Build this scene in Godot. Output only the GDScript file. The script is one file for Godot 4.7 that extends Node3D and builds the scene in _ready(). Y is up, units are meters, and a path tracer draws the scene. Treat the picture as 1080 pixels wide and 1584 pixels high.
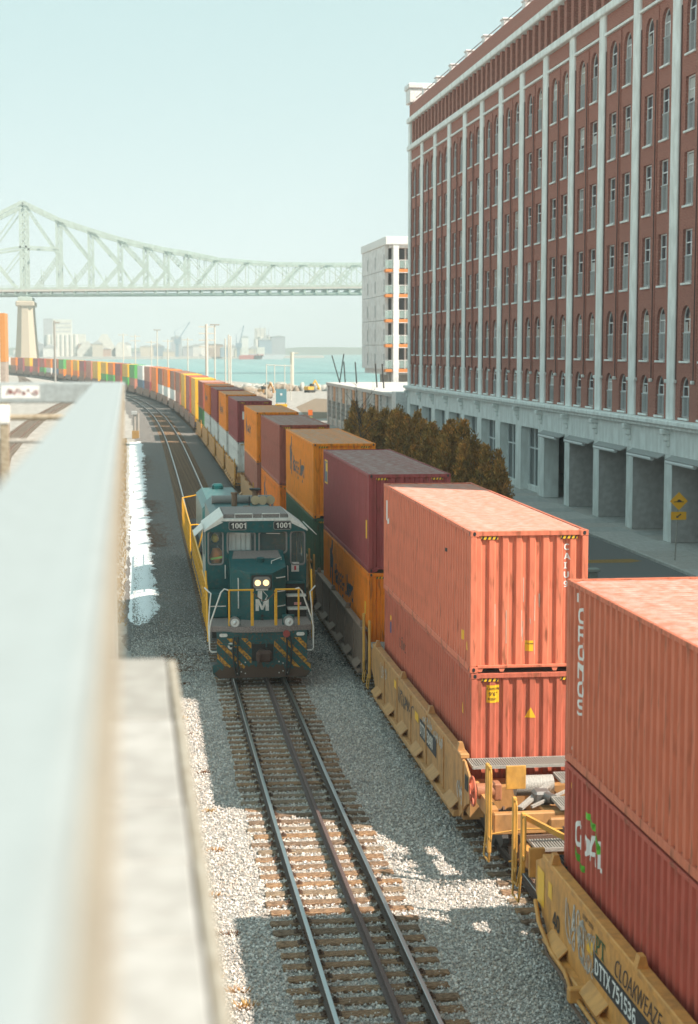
extends Node3D
# A freight train with double-stacked containers, a green switcher locomotive, a brick warehouse and a harbour bridge.

class MB:
	var v := PackedVector3Array()
	var n := PackedVector3Array()
	var c := PackedColorArray()
	var ix := PackedInt32Array()
	var col := Color(1, 1, 1)
	var colored := false
	func tri(a: Vector3, b: Vector3, d: Vector3) -> void:
		var nn := (b - a).cross(d - a).normalized()
		var k := v.size()
		v.append(a); v.append(b); v.append(d)
		n.append(nn); n.append(nn); n.append(nn)
		if colored:
			c.append(col); c.append(col); c.append(col)
		ix.append(k); ix.append(k + 2); ix.append(k + 1)
	func quad(a: Vector3, b: Vector3, d: Vector3, e: Vector3) -> void:
		var nn := (d - a).cross(e - b).normalized()
		var k := v.size()
		v.append(a); v.append(b); v.append(d); v.append(e)
		for i in 4:
			n.append(nn)
			if colored:
				c.append(col)
		ix.append(k); ix.append(k + 2); ix.append(k + 1)
		ix.append(k); ix.append(k + 3); ix.append(k + 2)
	func obox(t: Transform3D, s: Vector3) -> void:
		var h := s * 0.5
		var p := []
		for i in 8:
			p.append(t * Vector3(h.x if i & 1 else -h.x, h.y if i & 2 else -h.y, h.z if i & 4 else -h.z))
		quad(p[4], p[5], p[7], p[6]); quad(p[1], p[0], p[2], p[3])
		quad(p[5], p[1], p[3], p[7]); quad(p[0], p[4], p[6], p[2])
		quad(p[6], p[7], p[3], p[2]); quad(p[0], p[1], p[5], p[4])
	func box(ctr: Vector3, s: Vector3) -> void:
		obox(Transform3D(Basis(), ctr), s)
	func span(a: Vector3, b: Vector3) -> void:
		box((a + b) * 0.5, (b - a).abs())
	# box with chamfered edges
	func bbox(ctr: Vector3, s: Vector3, e := 0.02, bas := Basis()) -> void:
		var h := s * 0.5
		var t := Transform3D(bas, ctr)
		var q := func(sx, sy, sz, ax) -> Vector3:
			var p := Vector3(sx * (h.x - e), sy * (h.y - e), sz * (h.z - e))
			if ax == 0: p.x = sx * h.x
			elif ax == 1: p.y = sy * h.y
			else: p.z = sz * h.z
			return t * p
		for s1 in [-1, 1]:
			var a: Array = [q.call(s1, -1, -1, 0), q.call(s1, -1, 1, 0), q.call(s1, 1, 1, 0), q.call(s1, 1, -1, 0)]
			var b: Array = [q.call(-1, s1, -1, 1), q.call(1, s1, -1, 1), q.call(1, s1, 1, 1), q.call(-1, s1, 1, 1)]
			var d: Array = [q.call(-1, -1, s1, 2), q.call(-1, 1, s1, 2), q.call(1, 1, s1, 2), q.call(1, -1, s1, 2)]
			for f in [a, b, d]:
				oq(f[0], f[1], f[2], f[3], t.origin)
			for s2 in [-1, 1]:
				oq(q.call(s1, s2, -1, 0), q.call(s1, s2, 1, 0), q.call(s1, s2, 1, 1), q.call(s1, s2, -1, 1), t.origin)
				oq(q.call(s1, -1, s2, 0), q.call(s1, 1, s2, 0), q.call(s1, 1, s2, 2), q.call(s1, -1, s2, 2), t.origin)
				oq(q.call(-1, s1, s2, 1), q.call(1, s1, s2, 1), q.call(1, s1, s2, 2), q.call(-1, s1, s2, 2), t.origin)
				for s3 in [-1, 1]:
					ot(q.call(s1, s2, s3, 0), q.call(s1, s2, s3, 1), q.call(s1, s2, s3, 2), t.origin)
	# quad / tri turned away from the point o
	func oq(a: Vector3, b: Vector3, d: Vector3, e: Vector3, o: Vector3) -> void:
		if (d - a).cross(e - b).dot(a + b + d + e - o * 4.0) < 0.0:
			quad(a, e, d, b)
		else:
			quad(a, b, d, e)
	func ot(a: Vector3, b: Vector3, d: Vector3, o: Vector3) -> void:
		if (b - a).cross(d - a).dot(a + b + d - o * 3.0) < 0.0:
			tri(a, d, b)
		else:
			tri(a, b, d)
	# a bar of rectangular section between two points
	func bar(a: Vector3, b: Vector3, w: float, h: float, up := Vector3.UP) -> void:
		var d := b - a
		var L := d.length()
		if L < 1e-5:
			return
		d /= L
		if absf(d.dot(up)) > 0.99:
			up = Vector3.RIGHT
		var r := d.cross(up).normalized()
		var u := r.cross(d)
		obox(Transform3D(Basis(r, u, -d), (a + b) * 0.5), Vector3(w, h, L))
	# smooth tube along points
	func tube(pts: Array, r: float, sides := 8, r2 := -1.0, caps := true) -> void:
		var k0 := v.size()
		var m := pts.size()
		var u := Vector3.UP
		for i in m:
			var d: Vector3 = (pts[mini(i + 1, m - 1)] - pts[maxi(i - 1, 0)]).normalized()
			if i == 0 and absf(d.dot(u)) > 0.95:
				u = Vector3.RIGHT
			u = (u - d * d.dot(u)).normalized()
			var s := d.cross(u)
			var rr := r if r2 < 0.0 else lerpf(r, r2, float(i) / (m - 1))
			for j in sides:
				var a := TAU * j / sides
				var o := u * cos(a) + s * sin(a)
				v.append(pts[i] + o * rr); n.append(o)
				if colored: c.append(col)
		for i in m - 1:
			for j in sides:
				var a := k0 + i * sides + j
				var b := k0 + i * sides + (j + 1) % sides
				ix.append(a); ix.append(a + sides); ix.append(b)
				ix.append(b); ix.append(a + sides); ix.append(b + sides)
		if caps:
			for e in 2:
				var i := 0 if e == 0 else m - 1
				var base := k0 + i * sides
				var nn: Vector3 = (pts[0] - pts[1]).normalized() if e == 0 else (pts[m - 1] - pts[m - 2]).normalized()
				var k := v.size()
				for j in sides:
					v.append(v[base + j]); n.append(nn)
					if colored: c.append(col)
				for j in range(1, sides - 1):
					if e == 1:
						ix.append(k); ix.append(k + j + 1); ix.append(k + j)
					else:
						ix.append(k); ix.append(k + j); ix.append(k + j + 1)
	func cyl(a: Vector3, b: Vector3, r: float, sides := 12, r2 := -1.0) -> void:
		tube([a, b], r, sides, r2)
	# 2D outline pushed along z of t, from z = 0 to z = depth; outline counter-clockwise in x,y
	func prism(poly: PackedVector2Array, t: Transform3D, depth: float, back := true) -> void:
		if Geometry2D.is_polygon_clockwise(poly):
			poly = poly.duplicate()
			poly.reverse()
		var tr := Geometry2D.triangulate_polygon(poly)
		var f := t.basis.determinant() < 0.0
		for i in range(0, tr.size(), 3):
			var a := poly[tr[i]]; var b := poly[tr[i + 1]]; var d := poly[tr[i + 2]]
			if (b - a).cross(d - a) < 0.0:
				var e := b; b = d; d = e
			var A := t * Vector3(a.x, a.y, depth); var B := t * Vector3(b.x, b.y, depth); var D := t * Vector3(d.x, d.y, depth)
			if f: tri(A, D, B)
			else: tri(A, B, D)
			if back:
				A = t * Vector3(a.x, a.y, 0); B = t * Vector3(b.x, b.y, 0); D = t * Vector3(d.x, d.y, 0)
				if f: tri(A, B, D)
				else: tri(A, D, B)
		if absf(depth) < 1e-6:
			return
		for i in poly.size():
			var a := poly[i]; var b := poly[(i + 1) % poly.size()]
			var A := t * Vector3(a.x, a.y, 0); var B := t * Vector3(b.x, b.y, 0); var D := t * Vector3(b.x, b.y, depth); var E := t * Vector3(a.x, a.y, depth)
			if f: quad(A, E, D, B)
			else: quad(A, B, D, E)
	# section (x = sideways, y = up) swept along points; keep(i) picks edges
	func sweep(pts: Array, sec: PackedVector2Array, closed := true, only := PackedInt32Array()) -> void:
		var m := sec.size()
		var rows := []
		for i in pts.size():
			var d: Vector3 = (pts[mini(i + 1, pts.size() - 1)] - pts[maxi(i - 1, 0)])
			d.y = 0
			d = d.normalized()
			var s := d.cross(Vector3.UP)
			var row := []
			for p in sec:
				row.append(pts[i] + s * p.x + Vector3.UP * p.y)
			rows.append(row)
		for i in pts.size() - 1:
			for j in (m if closed else m - 1):
				if only.size() and not only.has(j):
					continue
				var k := (j + 1) % m
				quad(rows[i][j], rows[i][k], rows[i + 1][k], rows[i + 1][j])
	func lump(ctr: Vector3, r: Vector3, rng: RandomNumberGenerator, rough := 0.25, rings := 5, segs := 8) -> void:
		var k0 := v.size()
		for i in rings + 1:
			var th := PI * i / rings
			for j in segs:
				var ph := TAU * j / segs
				var o := Vector3(sin(th) * cos(ph), cos(th), sin(th) * sin(ph))
				var q := 1.0 + rng.randf_range(-rough, rough)
				if i == 0 or i == rings: q = 1.0
				v.append(ctr + o * r * q); n.append(o)
				if colored: c.append(col)
		for i in rings:
			for j in segs:
				var a := k0 + i * segs + j
				var b := k0 + i * segs + (j + 1) % segs
				ix.append(a); ix.append(a + segs); ix.append(b)
				ix.append(b); ix.append(a + segs); ix.append(b + segs)
	func arrays() -> Array:
		var a := []
		a.resize(Mesh.ARRAY_MAX)
		a[Mesh.ARRAY_VERTEX] = v; a[Mesh.ARRAY_NORMAL] = n; a[Mesh.ARRAY_INDEX] = ix
		if colored: a[Mesh.ARRAY_COLOR] = c
		return a
	func done() -> ArrayMesh:
		var m := ArrayMesh.new()
		m.add_surface_from_arrays(Mesh.PRIMITIVE_TRIANGLES, arrays())
		return m

var used := {}
func numbered(called: String) -> String:
	if not used.has(called):
		used[called] = 0
		return called
	used[called] += 1
	return "%s_%03d" % [called, used[called]]

func tag(o: Node3D, label: String, category: String, group := "", kind := "") -> Node3D:
	if label: o.set_meta("label", label)
	if category: o.set_meta("category", category)
	if group: o.set_meta("group", group)
	if kind: o.set_meta("kind", kind)
	return o

func thing(called: String, label: String, category: String, at := Vector3.ZERO, turn := 0.0, group := "") -> Node3D:
	var o := Node3D.new()
	o.name = numbered(called)
	add_child(o)
	o.position = at
	o.rotation.y = turn
	return tag(o, label, category, group)

func structure(called: String, label := "") -> Node3D:
	var o := Node3D.new()
	o.name = numbered(called)
	add_child(o)
	o.set_meta("kind", "structure")
	if label: o.set_meta("label", label)
	return o

func part(parent: Node3D, called: String, mesh: Mesh, m: Material, at := Vector3.ZERO, bas := Basis()) -> MeshInstance3D:
	var o := MeshInstance3D.new()
	o.name = called
	o.mesh = mesh
	if m: o.material_override = m
	o.transform = Transform3D(bas, at)
	parent.add_child(o, true)
	return o

func sheet(called: String, mesh: Mesh, m: Material) -> MeshInstance3D:
	var o := MeshInstance3D.new()
	o.name = numbered(called)
	o.mesh = mesh
	o.material_override = m
	o.set_meta("kind", "structure")
	add_child(o)
	return o

# ---------- textures and materials ----------
var tex := {}
func noise_tex(key: String, seed_: int, freq: float, lo: Color, hi: Color, oct := 4, p0 := 0.25, p1 := 0.75, cell := false, px := 512) -> NoiseTexture2D:
	if tex.has(key):
		return tex[key]
	var f := FastNoiseLite.new()
	f.seed = seed_
	f.frequency = freq
	f.noise_type = FastNoiseLite.TYPE_CELLULAR if cell else FastNoiseLite.TYPE_SIMPLEX_SMOOTH
	if cell:
		f.cellular_return_type = FastNoiseLite.RETURN_CELL_VALUE
	f.fractal_octaves = oct
	if oct <= 1: f.fractal_type = FastNoiseLite.FRACTAL_NONE
	var g := Gradient.new()
	g.set_color(0, lo); g.set_offset(0, p0)
	g.set_color(1, hi); g.set_offset(1, p1)
	var t := NoiseTexture2D.new()
	t.width = px; t.height = px
	t.seamless = true
	t.noise = f
	t.color_ramp = g
	tex[key] = t
	return t

func lin(r: float, g: float, b: float) -> Color:
	return Color(r, g, b).linear_to_srgb()

func mat(c: Color, rough := 0.6, metal := 0.0) -> StandardMaterial3D:
	var m := StandardMaterial3D.new()
	m.albedo_color = c
	m.roughness = rough
	m.metallic = metal
	return m

func grain(m: StandardMaterial3D, t: Texture2D, s: Vector3) -> StandardMaterial3D:
	m.albedo_texture = t
	m.uv1_triplanar = true
	m.uv1_world_triplanar = true
	m.uv1_scale = s
	return m

func bump(m: StandardMaterial3D, t: Texture2D, cm: float) -> StandardMaterial3D:
	m.heightmap_enabled = true
	m.heightmap_texture = t
	m.heightmap_scale = cm
	return m

func worn(m: StandardMaterial3D, over: Texture2D, mask: Texture2D) -> StandardMaterial3D:
	m.detail_enabled = true
	m.detail_albedo = over
	m.detail_mask = mask
	m.detail_blend_mode = BaseMaterial3D.BLEND_MODE_MIX
	m.detail_uv_layer = BaseMaterial3D.DETAIL_UV_1
	return m

func glass_mat(c: Color, rough := 0.05) -> StandardMaterial3D:
	var m := mat(c, rough)
	m.metallic_specular = 0.6
	return m

# ---------- lettering ----------
var font_cache := {}
func font(called: String, bold := true) -> Font:
	var key := called + str(bold)
	if not font_cache.has(key):
		var f := SystemFont.new()
		f.font_names = PackedStringArray([called])
		f.font_weight = 700 if bold else 400
		font_cache[key] = f
	return font_cache[key]

# triangles of a text, upright letters 1 high, left bottom at 0,0
func text_tris(s: String, face := "Droid Sans", bold := true) -> PackedVector2Array:
	var t := TextMesh.new()
	t.font = font(face, bold)
	t.text = s
	t.font_size = 48
	t.pixel_size = 1.0 / 48.0
	t.depth = 0.0
	t.curve_step = 1.0
	var a := t.get_mesh_arrays()
	var out := PackedVector2Array()
	if a.is_empty() or a[Mesh.ARRAY_VERTEX] == null:
		return out
	var vs: PackedVector3Array = a[Mesh.ARRAY_VERTEX]
	var id = a[Mesh.ARRAY_INDEX]
	var lo := Vector2(1e9, 1e9)
	var hi := Vector2(-1e9, -1e9)
	for p in vs:
		lo = lo.min(Vector2(p.x, p.y)); hi = hi.max(Vector2(p.x, p.y))
	var k := 1.0 / maxf(hi.y - lo.y, 1e-6)
	if id == null or id.size() == 0:
		for p in vs: out.append((Vector2(p.x, p.y) - lo) * k)
	else:
		for i in id: out.append((Vector2(vs[i].x, vs[i].y) - lo) * k)
	return out

func poly_tris(p: PackedVector2Array) -> PackedVector2Array:
	var out := PackedVector2Array()
	for i in Geometry2D.triangulate_polygon(p):
		out.append(p[i])
	return out

# a brush stroke along 2D points
func stroke_tris(pts: Array, w: float) -> PackedVector2Array:
	var out := PackedVector2Array()
	for i in pts.size() - 1:
		var a: Vector2 = pts[i]
		var b: Vector2 = pts[i + 1]
		var d := (b - a).normalized()
		var s := Vector2(-d.y, d.x) * w * 0.5
		a -= d * w * 0.3; b += d * w * 0.3
		for q in [a - s, b - s, b + s, a - s, b + s, a + s]: out.append(q)
	return out

func xf_tris(t: PackedVector2Array, at: Vector2, s: Vector2, slant := 0.0) -> PackedVector2Array:
	var out := PackedVector2Array()
	for p in t:
		out.append(at + Vector2(p.x * s.x + p.y * slant, p.y * s.y))
	return out

# cut triangles at the given u values and lay them on a surface: place(u, v) -> Vector3
func lay(mb: MB, t: PackedVector2Array, breaks: PackedFloat32Array, place: Callable, flip := false) -> void:
	for i in range(0, t.size(), 3):
		var poly := [t[i], t[i + 1], t[i + 2]]
		var umin := minf(poly[0].x, minf(poly[1].x, poly[2].x))
		var umax := maxf(poly[0].x, maxf(poly[1].x, poly[2].x))
		var rest := poly
		var pieces := []
		for b in breaks:
			if b <= umin or b >= umax:
				continue
			var l := cut(rest, b, true)
			rest = cut(rest, b, false)
			if l.size() >= 3: pieces.append(l)
			if rest.size() < 3: break
		if rest.size() >= 3: pieces.append(rest)
		for pc in pieces:
			var mid := Vector2.ZERO
			for q in pc: mid += q
			mid /= pc.size()
			var P := []
			for q in pc:
				# nudge towards the middle of the piece, so that a break belongs to the right facet
				P.append(place.call(q.x, q.y, mid.x))
			var area := 0.0
			for k in pc.size():
				area += pc[k].cross(pc[(k + 1) % pc.size()])
			for k in range(1, pc.size() - 1):
				if (area < 0.0) != flip: mb.tri(P[0], P[k + 1], P[k])
				else: mb.tri(P[0], P[k], P[k + 1])

func cut(p: Array, b: float, left: bool) -> Array:
	var out := []
	for i in p.size():
		var a: Vector2 = p[i]
		var d: Vector2 = p[(i + 1) % p.size()]
		var ina := (a.x <= b) == left
		var ind := (d.x <= b) == left
		if ina: out.append(a)
		if ina != ind:
			out.append(a.lerp(d, (b - a.x) / (d.x - a.x)))
	return out

# lettering on a flat face: origin, right and up vectors
func flat_text(parent: Node3D, called: String, t: PackedVector2Array, m: Material, o: Vector3, r: Vector3, u: Vector3) -> MeshInstance3D:
	var mb := MB.new()
	lay(mb, t, PackedFloat32Array(), func(a, b, _c): return o + r * a + u * b)
	return part(parent, called, mb.done(), m)

# ---------- where the tracks run: centre line of the container train, x for each z ----------
const LINE := [[30.0, 8.07], [0.0, 8.07], [-33.0, 8.07], [-50.0, 8.2], [-70.0, 8.36], [-95.0, 8.56], [-120.0, 8.85], [-150.0, 9.1], [-180.0, 9.28], [-215.0, 9.25], [-255.0, 8.8], [-305.0, 7.2], [-340.0, 5.0], [-390.0, 0.6], [-450.0, -6.5], [-520.0, -16.5], [-585.0, -27.5], [-645.0, -40.0], [-720.0, -58.0], [-800.0, -80.0]]
const GAP := 4.36
func line_x(z: float) -> float:
	for i in LINE.size() - 1:
		var a: Array = LINE[i]
		var b: Array = LINE[i + 1]
		if z <= a[0] and z >= b[0]:
			var h: float = b[0] - a[0]
			var t: float = (z - a[0]) / h
			var p: Array = LINE[maxi(i - 1, 0)]
			var q: Array = LINE[mini(i + 2, LINE.size() - 1)]
			var ma: float = (b[1] - p[1]) / (b[0] - p[0]) * h
			var mb: float = (q[1] - a[1]) / (q[0] - a[0]) * h
			return (2 * t * t * t - 3 * t * t + 1) * a[1] + (t * t * t - 2 * t * t + t) * ma + (-2 * t * t * t + 3 * t * t) * b[1] + (t * t * t - t * t) * mb
	return LINE[-1][1] if z < 0 else 8.07
func line_dir(z: float) -> Vector3:
	return Vector3(line_x(z - 0.5) - line_x(z + 0.5), 0, -1).normalized()
func line_at(z: float, off := 0.0, y := 0.0) -> Vector3:
	var d := line_dir(z)
	return Vector3(line_x(z), y, z) + d.cross(Vector3.UP) * off
func line_turn(z: float) -> float:
	var d := line_dir(z)
	return atan2(-d.x, -d.z)

var T := {}   # shared textures
var K := {}   # shared materials

# height of the stone bed and the ground beside it
func bed_y(x: float, z: float) -> float:
	var o := x - line_x(z)
	if o < -8.5 or o > 3.1: return -0.42
	if o < -7.6: return lerpf(-0.235, -0.44, (-7.6 - o) / 0.9)
	return -0.235

func setup_view() -> void:
	var cam := Camera3D.new()
	cam.name = "camera"
	add_child(cam)
	cam.position = Vector3(0, 9.84, 0)
	cam.rotation = Vector3(deg_to_rad(-5.58), deg_to_rad(-7.523), 0)
	cam.near = 0.05
	cam.far = 9000.0
	var at := CameraAttributesPhysical.new()
	at.frustum_focal_length = 59.1
	at.frustum_focus_distance = 46.0
	at.exposure_aperture = 1.75
	at.frustum_near = 0.05
	at.frustum_far = 9000.0
	cam.attributes = at
	cam.fov = 33.88
	cam.current = true
	var env := Environment.new()
	env.background_mode = Environment.BG_SKY
	var sm := ProceduralSkyMaterial.new()
	sm.sky_top_color = lin(0.335, 0.48, 0.488)
	sm.sky_horizon_color = lin(0.62, 0.68, 0.672)
	sm.sky_curve = 0.085
	sm.ground_bottom_color = Color(0.55, 0.55, 0.53)
	sm.ground_horizon_color = lin(0.62, 0.68, 0.672)
	sm.sun_angle_max = 20.0
	sm.sky_energy_multiplier = 1.0
	var sky := Sky.new()
	sky.sky_material = sm
	env.sky = sky
	env.tonemap_mode = Environment.TONE_MAPPER_LINEAR
	env.tonemap_exposure = 1.62
	env.sdfgi_enabled = true
	env.ssao_enabled = true
	env.ssil_enabled = true
	env.fog_enabled = true
	env.fog_density = 0.0004
	env.fog_light_color = Color(0.93, 0.98, 0.98)
	var we := WorldEnvironment.new()
	we.name = "environment"
	we.environment = env
	add_child(we)
	var sun := DirectionalLight3D.new()
	sun.name = "sun"
	add_child(sun)
	sun.look_at_from_position(Vector3.ZERO, Vector3(-0.79, -1.0, -0.53), Vector3.UP)
	sun.light_energy = 1.6
	sun.light_color = Color(1.0, 0.945, 0.88)
	sun.light_angular_distance = 0.5
	sun.shadow_enabled = true

func setup_materials() -> void:
	var W := Color(1, 1, 1)
	T.soft = noise_tex("soft", 3, 0.012, Color(0.92, 0.915, 0.91), W, 5)
	T.fine = noise_tex("fine", 5, 0.06, Color(0.72, 0.72, 0.72), W, 5)
	T.streak = noise_tex("streak", 7, 0.03, Color(0.925, 0.915, 0.91), W, 5, 0.2, 0.65)
	T.rust = noise_tex("rust", 9, 0.03, lin(0.06, 0.025, 0.012), lin(0.2, 0.09, 0.04), 4)
	T.rustmask = noise_tex("rustmask", 11, 0.02, Color(0, 0, 0), Color(0.6, 0.6, 0.6), 5, 0.64, 0.88)
	T.rustmask2 = noise_tex("rustmask2", 12, 0.025, Color(0, 0, 0), Color(0.8, 0.8, 0.8), 5, 0.5, 0.85)
	T.grimemask = noise_tex("grimemask", 13, 0.012, Color(0.05, 0.05, 0.05), Color(0.5, 0.5, 0.5), 6, 0.4, 0.95)
	T.scuff_light_mask = noise_tex("scuff_light_mask", 14, 0.03, Color(0, 0, 0), Color(0.72, 0.72, 0.72), 6, 0.05, 0.7)  # pale wear; on roofs it also stands for sunlit brightness
	T.sootmask = noise_tex("sootmask", 18, 0.02, Color(0, 0, 0), Color(0.35, 0.35, 0.35), 5, 0.5, 0.9)
	T.wearmask = noise_tex("wearmask", 19, 0.02, Color(0.1, 0.1, 0.1), Color(0.9, 0.9, 0.9), 6, 0.35, 0.72)
	T.brownmask = noise_tex("brownmask", 16, 0.035, Color(0, 0, 0), Color(0.6, 0.6, 0.6), 4, 0.52, 0.75)
	T.chalk = noise_tex("chalk", 15, 0.05, lin(0.36, 0.31, 0.27), lin(0.5, 0.44, 0.4), 3)
	T.bumpf = noise_tex("bumpf", 17, 0.05, Color(0, 0, 0), W, 4, 0.0, 1.0)
	T.gravel = noise_tex("gravel", 21, 0.11, Color(0.42, 0.41, 0.4), W, 2, 0.05, 0.95, true, 1024)
	T.gravelb = noise_tex("gravelb", 21, 0.11, Color(0, 0, 0), W, 2, 0.1, 0.9, true, 1024)
	T.sand = noise_tex("sand", 23, 0.02, lin(0.27, 0.25, 0.225), lin(0.44, 0.415, 0.385), 6, 0.2, 0.8, false, 1024)
	T.tie = noise_tex("tie", 25, 0.04, Color(0.45, 0.4, 0.36), W, 5, 0.25, 0.7)
	T.wave = noise_tex("wave", 27, 0.03, Color(0, 0, 0), W, 5, 0.1, 0.9)
	T.brick = noise_tex("brick", 29, 0.09, Color(0.55, 0.5, 0.48), W, 3, 0.2, 0.8, true)
	T.wood = noise_tex("wood", 31, 0.02, Color(0.88, 0.86, 0.83), W, 5, 0.3, 0.65)
	T.bark = noise_tex("bark", 33, 0.05, Color(0.4, 0.38, 0.36), W, 4)
	T.yellowdirt = noise_tex("yellowdirt", 35, 0.02, lin(0.07, 0.045, 0.03), lin(0.2, 0.12, 0.06), 5)
	K.rail = grain(mat(lin(0.13, 0.09, 0.075), 0.75, 0.2), T.fine, Vector3(2, 2, 0.6))
	K.railtop = mat(lin(0.42, 0.45, 0.46), 0.28, 0.9)
	K.rusty = grain(mat(lin(0.2, 0.12, 0.085), 0.85), T.fine, Vector3(1.5, 1.5, 0.7))
	K.rail_old = grain(mat(lin(0.17, 0.11, 0.1), 0.7, 0.2), T.fine, Vector3(2, 2, 0.4))
	K.plate = grain(mat(lin(0.12, 0.06, 0.035), 0.85), T.fine, Vector3(3, 3, 3))
	K.ties = []
	for q in [[0.17, 0.115, 0.075], [0.2, 0.13, 0.08], [0.14, 0.1, 0.07], [0.18, 0.14, 0.1], [0.22, 0.14, 0.08]]:
		K.ties.append(bump(grain(mat(lin(q[0] * 2.5, q[1] * 2.4, q[2] * 2.3), 0.9), T.tie, Vector3(0.35, 4, 4)), T.tie, 1.0))
	K.ballast = bump(grain(mat(lin(0.88, 0.83, 0.78), 0.95), T.gravel, Vector3(0.42, 0.42, 0.42)), T.gravelb, 3.0)
	K.ground = bump(grain(mat(Color(1, 1, 1), 0.95), T.sand, Vector3(0.035, 0.035, 0.035)), T.bumpf, 4.0)
	K.concrete = bump(grain(mat(lin(0.5, 0.49, 0.465), 0.85), T.soft, Vector3(0.25, 0.25, 0.25)), T.bumpf, 0.3)
	K.white = grain(mat(lin(0.8, 0.8, 0.79), 0.5), T.soft, Vector3(0.5, 0.5, 0.5))
	K.black = mat(lin(0.02, 0.02, 0.022), 0.5)
	K.dark = grain(mat(lin(0.045, 0.042, 0.04), 0.7), T.fine, Vector3(1, 1, 1))
	K.steel = grain(mat(lin(0.3, 0.29, 0.28), 0.5, 0.6), T.fine, Vector3(2, 2, 2))
	K.galv = grain(mat(lin(0.5, 0.47, 0.43), 0.6), T.fine, Vector3(1, 1, 1))
	K.yellow = mat(lin(0.75, 0.45, 0.03), 0.5)
	K.sticker = mat(lin(0.85, 0.47, 0.02), 0.5)
	K.paint_white = mat(lin(0.75, 0.75, 0.73), 0.55)
	K.lamp_lens = mat(lin(0.8, 0.8, 0.78), 0.1, 0.2)

func box_part(parent: Node3D, called: String, a: Vector3, b: Vector3, m: Material, e := 0.0) -> MeshInstance3D:
	var mb := MB.new()
	if e > 0.0: mb.bbox((a + b) * 0.5, (b - a).abs(), e)
	else: mb.span(a, b)
	return part(parent, called, mb.done(), m)

func tube_part(parent: Node3D, called: String, pts: Array, r: float, m: Material, sides := 8) -> MeshInstance3D:
	var mb := MB.new()
	mb.tube(pts, r, sides)
	return part(parent, called, mb.done(), m)

# a grid sheet over lateral offsets (xs) and distances (zs), y from a function
func grid(rows: Array) -> ArrayMesh:
	var v := PackedVector3Array()
	var n := PackedVector3Array()
	var ix := PackedInt32Array()
	var m: int = rows[0].size()
	for i in rows.size():
		for j in m:
			v.append(rows[i][j])
			var dx: Vector3 = rows[i][mini(j + 1, m - 1)] - rows[i][maxi(j - 1, 0)]
			var dz: Vector3 = rows[mini(i + 1, rows.size() - 1)][j] - rows[maxi(i - 1, 0)][j]
			var nn := dx.cross(dz).normalized()
			n.append(nn if nn.y > 0 else -nn)
	for i in rows.size() - 1:
		for j in m - 1:
			var a := i * m + j
			ix.append(a); ix.append(a + m); ix.append(a + 1)
			ix.append(a + 1); ix.append(a + m); ix.append(a + m + 1)
	var arr := []
	arr.resize(Mesh.ARRAY_MAX)
	arr[Mesh.ARRAY_VERTEX] = v; arr[Mesh.ARRAY_NORMAL] = n; arr[Mesh.ARRAY_INDEX] = ix
	var am := ArrayMesh.new()
	am.add_surface_from_arrays(Mesh.PRIMITIVE_TRIANGLES, arr)
	return am

func flat_poly(p: PackedVector2Array, y: float) -> ArrayMesh:
	var mb := MB.new()
	# x stays x, polygon y is world z
	var tr := Geometry2D.triangulate_polygon(p)
	for i in range(0, tr.size(), 3):
		var a := Vector3(p[tr[i]].x, y, p[tr[i]].y); var b := Vector3(p[tr[i + 1]].x, y, p[tr[i + 1]].y); var d := Vector3(p[tr[i + 2]].x, y, p[tr[i + 2]].y)
		if (b - a).cross(d - a).y < 0: mb.tri(a, d, b)
		else: mb.tri(a, b, d)
	return mb.done()

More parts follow.
